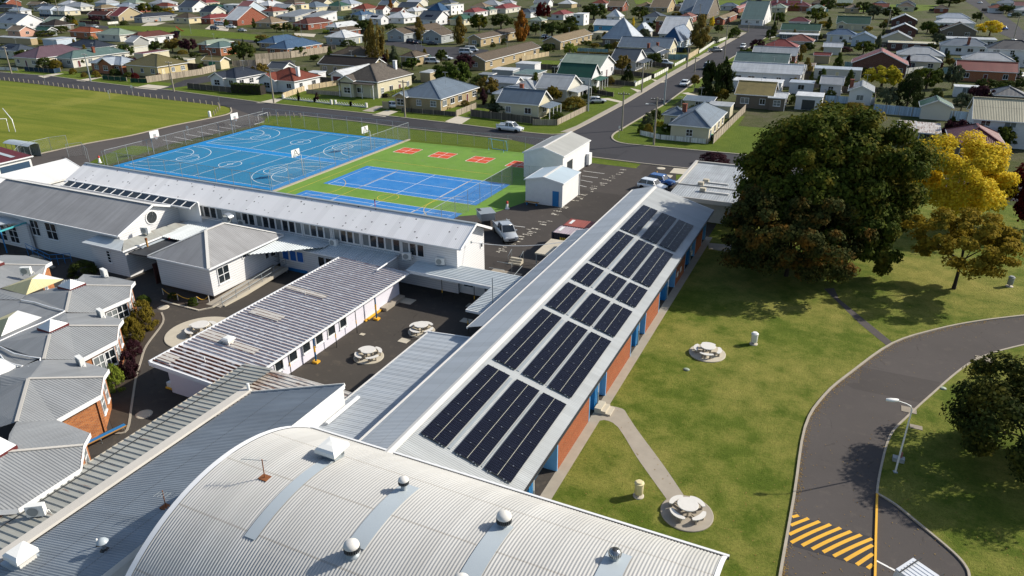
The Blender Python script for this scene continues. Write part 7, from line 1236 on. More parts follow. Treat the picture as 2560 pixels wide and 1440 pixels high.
D_ = [(2, (2050, 1015), 545, 400, 'round', 'cypress', 'beside the side street', .02), (2, (1830, 872), 735, 110, 'round', 'brown', 'left of the dark conifer'), (2, (1880, 480), 165, 240, 'tall', 'brown', 'on the street beside the blue roof'), (2, (2000, 262), 175, 70, 'tall', 'yellow', 'next to the brown poplar'), (2, (90, 415), 120, 200, 'tall', 'orange', 'in front of the terraces'), (2, (310, 215), 0, 170, 'round', 'red', 'standing out at the top centre'), (2, (400, 372), 205, 300, 'round', 'dark', 'behind the far terrace'), (2, (240, 350), 215, 170, 'round', 'dark', 'right of the orange poplar'), (2, (560, 372), 205, 230, 'round', 'dark', 'above the stepped terrace end'),
      (2, (820, 192), 15, 280, 'round', 'dark', 'large at the top centre'), (2, (590, 292), 150, 150, 'round', 'dark', 'right of the red hip roof'), (2, (1270, 192), 55, 190, 'round', 'dark', 'left of the slate hip roof'), (2, (1210, 264), 175, 36, 'tall', 'yellow', 'tiny behind the largest white roof'), (2, (1320, 432), 270, 150, 'round', 'grey', 'in front of the solar white roof'), (2, (970, 507), 430, 100, 'round', 'green', 'below the largest white roof'), (2, (575, 562), 420, 150, 'round', 'lime', 'right of the stepped terrace'), (2, (1160, 802), 640, 150, 'conifer', 'cypress', 'in the front yard below the slate gable'), (2, (1360, 1352), 1245, 110, 'dome', 'bush', 'left one in the corner garden'), (2, (1290, 1332), 1240, 80, 'dome', 'green', 'at the corner garden fence'), (2, (1640, 1378), 1270, 140, 'round', 'dark', 'under the corner house window'), (2, (1905, 1392), 1290, 130, 'dome', 'bush', 'on a stem at the corner house door'), (2, (1470, 1272), 1205, 110, 'round', 'yellow', 'in the corner garden'), (2, (1440, 1215), 1090, 150, 'round', 'dark', 'behind the corner garden'), (2, (1540, 1330), 1230, 120, 'round', 'green', 'in the middle of the corner garden'),
      (2, (2230, 377), 275, 130, 'dome', 'green', 'hedging the top of the street'), (2, (2030, 432), 370, 100, 'dome', 'grey', 'on the street verge'), (2, (420, 1012), 860, 170, 'round', 'green', 'left of the silver car'), (2, (620, 1097), 975, 260, 'dome', 'bush', 'in front of the silver car'), (2, (750, 1012), 930, 120, 'round', 'dark', 'behind the silver car'), (2, (1475, 624), 570, 90, 'dome', 'green', 'in the twin chimney yard'), (2, (2460, 107), -20, 130, 'tall', 'purple', 'bare at the top right of the street'), (2, (100, 1140), 1090, 120, 'round', 'dark', 'in the corner cottage garden'), (2, (430, 1180), 1120, 200, 'dome', 'green', 'beside the corner cottage porch'), (2, (740, 450), 400, 130, 'round', 'green', 'behind the lime tree'), (2, (830, 480), 430, 120, 'round', 'bush', 'left of the brown house wall'), (2, (360, 500), 430, 150, 'round', 'green', 'against the near terrace'), (2, (690, 420), 360, 90, 'round', 'green', 'at the end of the stepped terrace'), (2, (1450, 240), 190, 100, 'round', 'dark', 'beside the brick box'), (2, (2070, 330), 245, 100, 'round', 'dark', 'at the far brick row'), (2, (1650, 165), 120, 120, 'dome', 'bush', 'at the pink hip roof'),
      (1, (1200, 640), 180, 290, 'weep', 'brown', 'over the brown tiled units'), (1, (1390, 692), 475, 140, 'tall', 'grey', 'right of the willow'), (1, (1285, 690), 555, 100, 'tall', 'purple', 'below the willow'), (1, (1560, 702), 570, 220, 'round', 'green', 'in front of the car park'), (1, (1852, 607), 505, 92, 'dome', 'dark', 'like a lollipop in the car park', .35), (1, (1960, 885), 590, 430, 'round', 'green', 'large and feathery behind the tan brick house'), (1, (2090, 725), 535, 220, 'round', 'purple', 'behind the feathery tree'), (1, (2250, 922), 745, 250, 'round', 'dark', 'right of the feathery tree'), (1, (1630, 397), 180, 140, 'tall', 'brown', 'in front of the grey units'), (1, (2040, 442), 185, 170, 'tall', 'brown', 'across the car park'), (1, (2230, 322), 130, 210, 'round', 'oak', 'left one above the tan units'), (1, (2450, 292), 130, 250, 'round', 'dark', 'right one above the tan units'),
      (1, (205, 324), 222, 110, 'round', 'dark', 'first in the row of three bushes'), (1, (310, 322), 215, 110, 'round', 'dark', 'second in the row of three bushes'), (1, (405, 320), 258, 90, 'round', 'dark', 'third in the row of three bushes'), (1, (430, 562), 460, 170, 'round', 'green', 'below the blue roofs'), (1, (580, 612), 535, 110, 'round', 'green', 'left of the black tiled units'), (1, (920, 464), 400, 170, 'dome', 'dark', 'below the white hip roof'), (1, (1090, 335), 190, 200, 'round', 'dark', 'behind the willow'), (1, (950, 237), 140, 160, 'round', 'grey', 'at the blue solar roof'), (1, (1230, 242), 160, 140, 'round', 'gold', 'right of the blue solar roof'), (1, (1880, 1090), 1010, 140, 'dome', 'bush', 'at the front of the tan brick house'), (1, (2090, 1064), 1005, 100, 'dome', 'brown', 'at the corner of the tan brick house'), (1, (2430, 1158), 1030, 250, 'round', 'grey', 'in front of the corner cottage'), (1, (200, 137), 60, 80, 'round', 'dark', 'in front of the upper left red roof'), (1, (335, 127), 65, 80, 'round', 'dark', 'right of the upper left red roof'), (1, (1590, 64), 15, 110, 'round', 'gold', 'in the top row at centre'), (1, (1350, 132), 0, 70, 'tall', 'orange', 'tall in the far row at centre'),
      (1, (700, 340), 290, 90, 'round', 'lime', 'right of the dark bush row'), (1, (640, 660), 620, 90, 'round', 'green', 'under the black tiled units'), (1, (900, 690), 640, 110, 'dome', 'green', 'against the unit wall'), (1, (2370, 470), 420, 60, 'dome', 'dark', 'clipped by the tan units'), (1, (2480, 445), 385, 70, 'dome', 'dark', 'beside the clipped one at the tan units'), (1, (420, 960), 895, 40, 'conifer', 'green', 'small in the ornamental garden'), (1, (610, 1000), 930, 50, 'tall', 'purple', 'by the ornamental wall'), (1, (1340, 300), 235, 130, 'round', 'dark', 'behind the grey units'), (1, (60, 420), 335, 130, 'round', 'brown', 'by the park road'), (1, (330, 390), 340, 130, 'round', 'dark', 'behind the blue roofs'), (1, (480, 440), 390, 140, 'round', 'dark', 'at the back of the blue roofs'), (1, (1560, 820), 740, 110, 'round', 'grey', 'right of the villa'), (1, (2340, 890), 830, 110, 'round', 'green', 'beside the dark glossy tree'),
      (0, (450, 682), 580, 190, 'dome', 'dark', 'left one before the mauve roof'), (0, (560, 687), 600, 130, 'dome', 'bush', 'right one before the mauve roof'), (0, (790, 667), 550, 120, 'round', 'dark', 'left of the orange brick house'), (0, (730, 742), 685, 80, 'dome', 'bush', 'first on the verge by the green pole'), (0, (840, 772), 725, 70, 'dome', 'brown', 'second on the verge by the green pole'), (0, (960, 777), 710, 90, 'dome', 'bush', 'right of the green pole'), (0, (1145, 752), 690, 110, 'dome', 'dark', 'between brick and yellow houses'), (0, (1350, 787), 730, 80, 'dome', 'red', 'in front of the yellow house'), (0, (1590, 775), 735, 80, 'dome', 'red', 'at the corner of the yellow house'), (0, (2430, 624), 415, 270, 'round', 'dark', 'big behind the long paling fence'), (0, (1560, 522), 400, 160, 'round', 'dark', 'left of the brown backyard trees'), (0, (1720, 522), 365, 200, 'round', 'brown', 'middle of the backyard trees'), (0, (1880, 527), 370, 200, 'round', 'purple', 'right of the backyard trees'), (0, (600, 337), 255, 180, 'round', 'dark', 'left of the orange tiled roof'), (0, (450, 365), 300, 200, 'round', 'dark', 'below the green shed'), (0, (720, 272), 125, 100, 'round', 'dark', 'at the bend of the far street'), (0, (745, 272), 190, 90, 'round', 'gold', 'at the bend of the far street'),
      (0, (1450, 137), 25, 150, 'round', 'oak', 'tall beside the navy roof'), (0, (1570, 137), 45, 110, 'round', 'dark', 'right of the tall oak'), (0, (1690, 152), 60, 110, 'round', 'gold', 'behind the navy roof'), (0, (1230, 137), 88, 110, 'dome', 'bush', 'at the top left chimneys'), (0, (1190, 542), 465, 140, 'round', 'dark', 'behind the teal roof'), (0, (1420, 502), 455, 70, 'round', 'dark', 'behind the maroon carport'), (0, (2265, 272), 195, 65, 'tall', 'green', 'clipped beside the parked vans'), (0, (640, 422), 372, 130, 'round', 'green', 'before the pale blue shed'), (0, (500, 52), -30, 200, 'round', 'dark', 'at the top left edge'), (0, (850, 42), -20, 160, 'round', 'oak', 'in the top row at left'), (0, (60, 62), -40, 220, 'round', 'dark', 'in the top left corner'), (0, (2080, 672), 600, 180, 'round', 'brown', 'left of the green garage'), (0, (1280, 770), 725, 110, 'dome', 'dark', 'at the yellow house step'), (0, (1940, 575), 520, 120, 'round', 'dark', 'in front of the purple tree'), (0, (1820, 540), 500, 110, 'dome', 'bush', 'behind the olive hip roof'), (0, (220, 275), 240, 110, 'round', 'dark', 'left of the dark tiled roof'), (0, (940, 215), 155, 130, 'round', 'purple', 'by the brick two storey house'), (0, (1240, 250), 205, 90, 'dome', 'dark', 'against the tan rendered house'), (0, (390, 440), 400, 130, 'dome', 'bush', 'above the mauve roof'),
      (3, (1150, 892), 640, 400, 'round', 'yellowgreen', 'in the right backyards'), (3, (1400, 1085), 745, 290, 'dome', 'cypress', 'in the right backyards'), (3, (1185, 1092), 860, 210, 'round', 'grey', 'left of the cypress'), (3, (1600, 895), 650, 330, 'round', 'oak', 'behind the cypress'), (3, (1850, 892), 620, 190, 'round', 'grey', 'tall right of the cypress'), (3, (1940, 1114), 920, 200, 'round', 'grey', 'beside the green garage'), (3, (2200, 894), 785, 220, 'round', 'dark', 'left one of the hedge below the red roof'), (3, (2380, 894), 790, 200, 'round', 'dark', 'middle one of the hedge below the red roof'), (3, (2540, 886), 780, 180, 'round', 'dark', 'right one of the hedge below the red roof'), (3, (960, 547), 405, 210, 'round', 'oak', 'left of the red front gable'), (3, (410, 502), 420, 150, 'round', 'dark', 'right of the red hip roof'), (3, (600, 502), 460, 150, 'dome', 'bush', 'behind the pink shed'), (3, (760, 515), 470, 200, 'dome', 'purple', 'in a row behind the pink shed'), (3, (295, 888), 826, 110, 'dome', 'brightred', 'in a small yard'), (3, (480, 232), 65, 240, 'round', 'oak', 'by the maroon roof'), (3, (600, 112), -30, 180, 'round', 'dark', 'at the top right of centre'), (3, (960, 132), 5, 200, 'round', 'dark', 'behind the pale chimneys'), (3, (1060, 192), 40, 170, 'round', 'grey', 'right of the pale chimneys'), (3, (1240, 192), 60, 180, 'round', 'dark', 'left of the brick pair'), (3, (100, 247), 100, 150, 'round', 'green', 'at the end of the side street'),
      (3, (1600, 332), 200, 180, 'round', 'green', 'right of the brick pair'), (3, (1720, 342), 250, 150, 'round', 'oak', 'left of the brown front gable'), (3, (2230, 362), 195, 240, 'round', 'yellow', 'by the far main road'), (3, (1820, 67), -60, 290, 'round', 'dark', 'beside the far main road'), (3, (2090, 217), 110, 110, 'round', 'dark', 'on the edge of the far main road'), (3, (2390, 137), 45, 170, 'round', 'dark', 'right of the far main road'), (3, (880, 1138), 1035, 300, 'dome', 'bush', 'below the backyard palm'), (3, (580, 270), 200, 150, 'round', 'gold', 'beside the green verandah house'), (3, (270, 110), 20, 130, 'round', 'gold', 'in front of the maroon roof'), (3, (500, 410), 335, 90, 'round', 'dark', 'below the green verandah house'), (3, (1150, 300), 220, 80, 'round', 'dark', 'above the blue front gable'), (3, (760, 80), 20, 200, 'round', 'oak', 'behind the dark green gables'), (3, (1690, 980), 885, 130, 'dome', 'dark', 'right of the cypress top'), (3, (2480, 175), 120, 100, 'round', 'grey', 'near the top right corner'), (3, (1450, 110), 60, 110, 'round', 'dark', 'at the far park edge'), (3, (1000, 330), 250, 90, 'round', 'gold', 'below the pale chimney house'), (2, (1720, 45), 5, 140, 'round', 'dark', 'in the far park'), (2, (1980, 55), 10, 110, 'round', 'dark', 'right in the far park'), (3, (1120, 60), 10, 140, 'round', 'dark', 'by the far car park'), (3, (1960, 800), 730, 120, 'round', 'oak', 'at the left end of the red roof hedge')]
for a in D_: T(*a)
rl = random.Random(12)                                       # garden planting and back fences of the lots
for t_, x0, x1, y0, y1, ds, nn_, wh in LOTS:
    if nn_ in ('shed', 'carport', 'garage', 'caravan shed') or ds > 720: continue
    for k, (pos, gx, gy) in enumerate((('behind', x0 + rl.uniform(.1, .5) * (x1 - x0), y1 + rl.uniform(2, 4)), ('left of', x0 - rl.uniform(2, 3.5), y0 + rl.uniform(.2, 1) * (y1 - y0)), ('behind the right corner of', x1 + rl.uniform(0, 2), y1 + rl.uniform(2.5, 5)))):
        m_ = rl.choice(['dark', 'dark', 'oak', 'green', 'bush', 'grey', 'purple', 'brown']); kd = rl.choice(['round', 'round', 'dome', 'tall']); h = rl.uniform(2.2, 5.2) if kd != 'dome' else rl.uniform(1.4, 2.6); rd = h * (.55 if kd != 'tall' else .33); px, py = PR((gx, gy, 0))
        if (k == 2 and ds > 300) or (k == 1 and ds > 430): continue
        if ds > 430: h = min(h, 2.9); rd = h * .55
        if -50.5 < gx < -39 and gy > 118 or gy < 140 or not (0 < px < 2560): continue
        lab = f"{CN[m_]} garden {'bush' if h < 3 else 'tree'} {pos} the {nn_} {wh}"
        if len(lab.split()) > 16: lab = f"{CN[m_]} {'bush' if h < 3 else 'tree'} {pos} {nn_} {wh}"
        if len(lab.split()) <= 16: place_tree(V(gx, gy, 0), h, rd, kd, 'leaf_' + m_, lab, 'bush' if h < 3 else 'tree', 'bush' if h < 3 else 'tree', None, rl.randrange(9))
    if ds > 170 and rl.random() < .6 and y1 > 150:
        mt = rl.choice(['paling_grey', 'paling_dark', 'paling_dark', 'metal_fence_teal']); yy = y1 + rl.uniform(5, 6.5); xa, xb = x0 - 2, x1 + 1
        if -50.5 < xb and xa < -39: continue
        lab = f"back fence behind the {nn_} {wh}"; f_ = thing('fence', lab, 'fence', (xa, yy, 0), 0, 'garden fences'); n_ = max(2, int((xb - xa) / 2.6)); d_ = (xb - xa) / n_
        for k in range(n_): MB().box(xa + d_ * k + .03, xa + d_ * (k + 1) - .03, yy - .03, yy + .03, .05, 1.7).build('panel', mt, f_)
# school bushes
Z9 = lambda x, y: (x, y + 2880)
for b, top, w_, k, m_, wh in (((1440, 405), 150, 265, 'dome', 'bush', 'largest beside the middle faceted classroom'), ((1330, 550), 310, 225, 'dome', 'bush', 'in front of the largest bush'), ((1430, 165), 85, 150, 'dome', 'green', 'behind the largest bush'), ((1340, 665), 530, 160, 'dome', 'purple', 'first along the curving kerb'), ((1295, 885), 650, 190, 'dome', 'purple', 'second along the curving kerb'), ((1160, 1020), 790, 205, 'dome', 'lime', 'ball beside the blank brick wall'), ((1930, 175), 105, 110, 'dome', 'green', 'behind the yellow chain'), ((1730, 120), 60, 120, 'dome', 'dark', 'in the chained garden bed')): T(0, (b[0], b[1] + 2880), top + 2880, w_, k, m_, wh)
T(0, (820, 1320 + 1440), 1190 + 1440, 280, 'dome', 'dark', 'in the courtyard below the gabled classroom')
T(2, (2020, 1655), 1538, 330, 'dome', 'purple', 'behind the flat roofed school building')
# the large trees on the lawn
def bigtree(px, py, top, rad, kind, clumps, leaves, leafs, mat, label, seed, low=.12, squash=1., trunk=True, off=(0, 0)):
    B = W(px, py); B.z = 0; B = B + V(off[0], off[1], 0); lo_, hi = .5, 45.
    for _ in range(40):
        m_ = (lo_ + hi) / 2
        if PR(B + V(0, 0, m_))[1] > top: lo_ = m_
        else: hi = m_
    h = hi; t = thing('tree', label, 'tree', B, 0, 'large trees on the school lawn'); me = crown('crown', seed, kind, clumps, leaves, leafs, rad, h * (1 - low) / squash, h * low)
    o = inst('crown', me, t); setmat(o, mat); inst('trunk', trunkmesh('trunk', seed, h * .8, .035 * h ** .5 * 1.6, rad * .75, 'bark_dark', .7), t); return t
bigtree(2030, 632, 260, 10.6, 'round', 230, 90000, .21, 'leaf_oak', 'huge dark green autumn oak spreading over the lawn at right', 21, .1, .93)
bigtree(1965, 690, 452, 7.9, 'round', 130, 42000, .18, 'leaf_rust', 'rust tinged dark tree standing in front of the huge oak', 22, .04, .95)
bigtree(2110, 680, 470, 5.2, 'round', 80, 18000, .2, 'leaf_oak', 'smaller olive tree under the right side of the huge oak', 27, .03, .95)
leaf('leaf_juniper', hexc('#242e16'), hexc('#3a431f'), hexc('#5a5722'))
bigtree(2362, 562, 331, 7.1, 'round', 79, 52000, .16, 'leaf_yellow', 'bright golden yellow round tree at the right', 23, .1, .95)
bigtree(2384, 722, 523, 5.6, 'round', 90, 15000, .17, 'leaf_gold', 'open yellow brown tree with dark trunk on the right lawn', 24, .3, .95)
bigtree(2580, 575, 392, 4.0, 'round', 60, 9000, .22, 'leaf_red', 'dark red tree cut off by the right edge', 25, .08, .95)
bigtree(2530, 1170, 924, 5.4, 'round', 79, 32000, .13, 'leaf_juniper', 'dark spreading conifer shrub at the lower right edge', 26, .0, .95, off=(.6, .5))
# palms
def palm(Rg, b, top, label, n=16):
    ox = (0, 640, 1280, 1920)[Rg]; B = W(ox + b[0] / 4, b[1] / 4); lo_, hi = .5, 30.
    for _ in range(30):
        m_ = (lo_ + hi) / 2
        if PR(B + V(0, 0, m_))[1] > top / 4: lo_ = m_
        else: hi = m_
    h = hi; t = thing('palm_tree', label, 'palm tree', B); MB().tube([(0, 0, 0), (.05, 0, h * .4), (0, 0, h * .8)], [.28, .22, .18]).build('trunk', 'bark', t, True); rg = random.Random(3)
    for k in range(n):
        a = k * 2.4; r = rg.uniform(1.7, 2.5); dz = rg.uniform(-.3, 1.0); P = [(r * s * math.cos(a), r * s * math.sin(a), h * .8 + dz * s * 1.6 - s * s * 1.5) for s in (0, .35, .7, 1)]
        nn = V(-math.sin(a), math.cos(a), 0); m = MB(); m.grid([[Vector(p) - nn * w_, Vector(p) + V(0, 0, .06), Vector(p) + nn * w_] for p, w_ in zip(P, (.06, .3, .26, .03))]); m.build('frond', 'leaf_green', t, True)
palm(0, (930, 482), 345, 'feathery palm in front of the navy hip roof'); palm(3, (980, 1012), 925, 'small fan palm beside the white gabled house')
# clipped hedges
def hedge(Rg, a, b, wd, h, mat, label):
    ox = (0, 640, 1280, 1920)[Rg]; A, B = W(ox + a[0] / 4, a[1] / 4), W(ox + b[0] / 4, b[1] / 4); L = (B - A).length; rs = np.random.RandomState(int(a[0])); N = int(L * h * 70 + L * wd * 60); N = min(N, 6000)
    t = thing('hedge', label, 'hedge', (A + B) / 2, math.atan2((B - A).y, (B - A).x)); c = np.stack([rs.uniform(-L / 2, L / 2, N), rs.uniform(-wd / 2, wd / 2, N), rs.uniform(.05, h, N)], 1); f = rs.randint(0, 3, N)
    n = np.zeros((N, 3)); c[f == 0, 2] = h; n[f == 0, 2] = 1; s = np.where(rs.rand(N) < .5, -1, 1); c[f == 1, 1] = (s * wd / 2)[f == 1]; n[f == 1, 1] = s[f == 1]; c += rs.normal(scale=.07, size=c.shape); n[:, 2] += .2
    o = inst('foliage', leafcloud('foliage', c, n, .14, rs), t); setmat(o, mat); MB().box(-L / 2 + .1, L / 2 - .1, -wd / 2 + .1, wd / 2 - .1, 0, h - .12).build('stems', 'bark_dark', t, True)
hedge(0, (2340, 925), (2640, 945), 2.2, 2.3, 'leaf_green', 'trimmed green hedge in front of the white house'); hedge(1, (1290, 975), (1540, 890), 1.6, 1.0, 'leaf_lime', 'low lime hedge beside the cream villa'); hedge(2, (640, 560), (1010, 575), 1.5, 1.4, 'leaf_bush', 'long olive hedge behind the pale green gable')
# scattered leaves (stuff)
rs = np.random.RandomState(4); c = []
for k in range(1500):
    t_ = rs.uniform(3, len(dl) - 8); i_ = int(t_); f_ = t_ - i_; q = W(dl[i_][0] * (1 - f_) + dl[i_ + 1][0] * f_ + 4 + rs.exponential(7), dl[i_][1] * (1 - f_) + dl[i_ + 1][1] * f_ + rs.normal() * 3); c.append((q.x, q.y, .02))
for k in range(1000): q = W(rs.uniform(1450, 2560), rs.uniform(620, 1440)); c.append((q.x, q.y, .03)) if q.x > -12.5 else None
c = np.array(c); n = np.tile([0, 0, 1.], (len(c), 1)); o = inst('fallen_leaves', leafcloud('fallen_leaves', c, n * 3, .045, rs)); setmat(o, 'leaf_fallen'); struct(o, 'stuff'); o['label'] = 'scattered fallen leaves along the drive kerb and lawn'
# ------------------------------------------------------------------ boundary fences, built bay by bay
def fence(Rg, pts, h, mat, label, bay=2.4, post='timber_grey', cap=False, rail=False):
    ox = (0, 640, 1280, 1920)[Rg]; P = [W(ox + x / 4, y / 4) for x, y in pts]; t = thing('fence', label, 'fence', P[0], 0, 'garden fences')
    for a, b in zip(P, P[1:]):
        L = (b - a).length; n = max(1, int(round(L / bay)))
        if n > 26: n = 26
        d = (b - a) / n; s = Vector((-d.y, d.x, 0)).normalized() * .02
        for k in range(n):
            p, q = a + d * k, a + d * (k + 1); m = MB(); lo, hi = V(0, 0, .04), V(0, 0, h)
            m.face([p - s + lo, q - s + lo, q - s + hi, p - s + hi]); m.face([q + s + lo, p + s + lo, p + s + hi, q + s + hi]); m.face([p - s + hi, q - s + hi, q + s + hi, p + s + hi]); m.build('panel', mat, t)
        for k in range(n + 1):
            p = a + d * k; MB().box(p.x - .06, p.x + .06, p.y - .06, p.y + .06, 0, h + .06).build('post', post, t)
for a in ((0, [(1470, 830), (1700, 795), (2035, 745)], 1.7, 'paling_grey', 'weathered paling fence wrapping the yellow corner house'), (0, [(2030, 745), (2160, 715)], 2.0, 'paling_grey', 'taller paling fence section beside the laneway'), (0, [(1880, 885), (2330, 930)], 1.4, 'paling_dark', 'dark paling fence in front of the white navy roofed house'), (0, [(1030, 795), (1270, 815)], 1.1, 'metal_fence_green', 'dark green fence in front of the orange brick house'), (0, [(1310, 825), (1470, 830)], 1.1, 'metal_fence_green', 'dark green fence in front of the yellow house'), (0, [(250, 710), (540, 735), (610, 720)], 1.3, 'metal_fence_navy', 'navy panel fence in front of the mauve roofed house'), (0, [(0, 700), (180, 708)], .9, 'paling_white', 'low white fence at the left edge'),
          (1, [(0, 610), (350, 580), (725, 525)], 2.2, 'paling_grey', 'long weathered paling fence below the blue roofs'), (0, [(2330, 665), (2560, 655), (2700, 640)], 1.8, 'paling_grey', 'paling fence behind the green garage'), (1, [(275, 985), (500, 905), (835, 850)], 1.3, 'paling_cream', 'cream wall along the side of the ornamental garden'), (1, [(510, 935), (850, 960)], 1.0, 'paling_grey', 'grey paling fence in front of the cream villa'), (1, [(2150, 1165), (2560, 1215), (2840, 1250)], 1.5, 'paling_dark', 'dark paling fence along the corner cottage road front'), (2, [(210, 1252), (450, 1255), (745, 1110)], 1.2, 'paling_grey', 'pale picket fence rounding the corner cottage'), (2, [(740, 925), (1012, 970)], 1.1, 'paling_dark', 'dark paling fence beside the silver car lawn'), (2, [(935, 840), (1225, 865), ], 1.2, 'paling_dark', 'dark paling fence below the small conifer'), (2, [(1230, 865), (1390, 790)], 1.0, 'paling_white', 'white picket fence along the street, nearest one'), (2, [(1420, 780), (1560, 705)], 1.0, 'paling_white', 'white picket fence along the street, second one'), (2, [(1020, 740), (1420, 785)], 1.3, 'paling_dark', 'dark side fence below the slate gable'), (2, [(1380, 655), (1600, 690)], 1.3, 'paling_dark', 'dark side fence below the white hatchback'), (2, [(1625, 665), (1745, 600)], .9, 'paling_white', 'white picket fence along the street, third one'), (2, [(1750, 605), (1860, 535)], 1.8, 'paling_cream', 'cream paling fence along the street'),
          (2, [(650, 525), (960, 540)], 1.6, 'metal_fence_teal', 'teal metal fence behind the olive hedge'), (2, [(1560, 595), (1760, 600)], 1.7, 'metal_fence_teal', 'teal metal fence beside the twin chimney house'), (2, [(1600, 520), (1780, 525)], 1.6, 'metal_fence_navy', 'navy metal fence below the blue roof'), (2, [(100, 610), (370, 560)], 1.5, 'paling_cream', 'tan paling fence behind the white flat shed'), (2, [(285, 690), (480, 700)], 1.5, 'paling_dark', 'dark fence behind the teal carport'), (2, [(1280, 1350), (1480, 1395), (1940, 1440)], .9, 'paling_white', 'white picket fence round the street corner garden'), (2, [(2010, 1440), (2160, 1290), (2330, 1120)], 1.6, 'paling_grey', 'paling fence running back beside the corner house'), (2, [(1820, 920), (1920, 930)], 1.0, 'paling_dark', 'dark fence at the foot of the conifer'), (2, [(1870, 535), (2010, 440), (2150, 390)], 1.0, 'paling_white', 'white fence at the far end of the street'), (2, [(2260, 275), (2600, 290)], 1.3, 'paling_grey', 'grey fence in front of the far green gable'),
          (3, [(1045, 1130), (1980, 1215)], 1.9, 'metal_fence_blue', 'long pale blue metal fence behind the big tree'), (3, [(560, 1025), (1060, 1050)], 1.6, 'metal_fence_blue', 'pale blue metal fence below the grey front gable'), (3, [(545, 1050), (560, 960), (580, 890)], 1.5, 'paling_grey', 'paling fence left of the backyard lawn'), (3, [(1050, 1110), (1065, 990)], 1.6, 'paling_grey', 'paling fence right of the backyard lawn'), (3, [(350, 780), (650, 785)], 1.8, 'paling_dark', 'dark fence behind the scarlet bush'), (3, [(1340, 745), (1700, 700)], 1.6, 'paling_white', 'white wall below the light grey hip roofs'), (3, [(0, 385), (200, 350)], 1.0, 'paling_white', 'white fence along the far right street side'), (0, [(400, 165), (700, 180)], 1.4, 'metal_fence_navy', 'dark boundary fence at the top left street'), (0, [(800, 235), (1000, 245)], 1.6, 'wall_darkbrick', 'dark red front wall of the two storey brick house'), (0, [(1080, 245), (1185, 235)], 1.2, 'paling_white', 'small white gate fence at the far street'), (1, [(580, 460), (760, 510)], 1.6, 'paling_dark', 'dark fence right of the blue roofs'), (1, [(1460, 1120), (1560, 1130), (1995, 1165)], 1.0, 'paling_dark', 'picket fence before the tan brick house'), (1, [(2005, 1165), (2200, 1085)], 1.3, 'paling_grey', 'double timber gates beside the tan brick house'), (1, [(1270, 1085), (1330, 1090)], 1.6, 'wall_plaintan', 'short tan wall beside the white car'), (2, [(350, 195), (500, 200)], 1.2, 'paling_white', 'white fence by the dark red tree'), (2, [(700, 225), (830, 230)], 1.4, 'metal_fence_blue', 'white metal fence left of the sky blue house')):
    fence(*a)
# ornamental low wall with arched panels
ow = thing('ornamental_wall', 'low white ornamental wall with piers in front of the cream villa', 'wall', W(640 + 690 / 4, 1040 / 4))
for a, b in (((275, 990), (430, 1005)), ((430, 1005), (590, 1022)), ((590, 1022), (755, 1042)), ((795, 1045), (950, 1060)), ((950, 1060), (1105, 1075))):
    A, B = W(640 + a[0] / 4, a[1] / 4), W(640 + b[0] / 4, b[1] / 4); MB().beam(A + V(0, 0, .12), B + V(0, 0, .12), .2, .24).build('plinth', 'concrete_white', ow)
    for p in (A, B): MB().box(p.x - .22, p.x + .22, p.y - .22, p.y + .22, 0, 1.0).build('pier', 'concrete_white', ow)
    n = 6
    for k in range(n): p, q = A.lerp(B, k / n), A.lerp(B, (k + 1) / n); MB().tube([p + V(0, 0, .24), p.lerp(q, .5) + V(0, 0, .7), q + V(0, 0, .24)], .04, n=5).build('arch_panel', 'trim_white', ow)
# low log bollards edging the sports field, and by the corner of the courts
log_me = MB().lathe((0, 0, 0), [(.1, 0), (.1, .85), (.06, .92), (0, .93)], 8).mesh('bollard', 'timber_grey')
pts = [(0, 200), (112, 212), (250, 229), (400, 247), (500, 259), (548, 266), (551, 272), (535, 288)]
P = [W(*p) for p in pts]; d_ = [0]
for a, b in zip(P, P[1:]): d_.append(d_[-1] + (b - a).length)
n = 46
for k in range(n):
    s = d_[-1] * k / (n - 1); j = max(i for i in range(len(P) - 1) if d_[i] <= s + 1e-6); q = P[j].lerp(P[j + 1], (s - d_[j]) / (d_[j + 1] - d_[j])); q.z = 0
    tag(inst('log_bollard', log_me, None, q), 'short grey timber bollard in the row edging the sports field', 'bollard', 'timber bollards edging the sports field')
for k, (x, y) in enumerate(((675, 291), (695, 292), (715, 293), (735, 293), (748, 294), (752, 294))): tag(inst('log_bollard', log_me, None, W(x, y)), 'short timber bollard by the grass at the far corner of the blue court', 'bollard', 'timber bollards by the court corner')
# ------------------------------------------------------------------ poles and lamps
def power_pole(px, py, top, label, arm=True, mat='pole_wood', lamp=False):
    B = W(px, py); B.z = 0; lo, hi = 2., 16.
    for _ in range(30):
        m_ = (lo + hi) / 2
        if PR(B + V(0, 0, m_))[1] > top: lo = m_
        else: hi = m_
    h = hi; t = thing('power_pole', label, 'power pole', B, 0, 'power poles'); MB().tube([(0, 0, 0), (0, 0, h)], [.2, .13], n=8).build('pole', mat, t, True)
    if arm:
        MB().box(-1.1, 1.1, -.06, .06, h - .5, h - .36).build('crossarm', 'timber_dark', t, True)
        for x in (-1., -.5, .5, 1.): MB().lathe((x, 0, h - .36), [(.05, 0), (.07, .08), (.03, .16)], 8).build('insulator', 'plastic_white', t, True)
    if lamp: MB().tube([(0, 0, h - 1.4), (-.6, -.4, h - 1.1), (-1.3, -.9, h - 1.05)], .04).build('lamp_arm', 'galv', t, True); MB().box(-1.7, -1.2, -1.1, -.8, h - 1.15, h - 1.02).build('lamp_head', 'plastic_white', t, True)
    return t
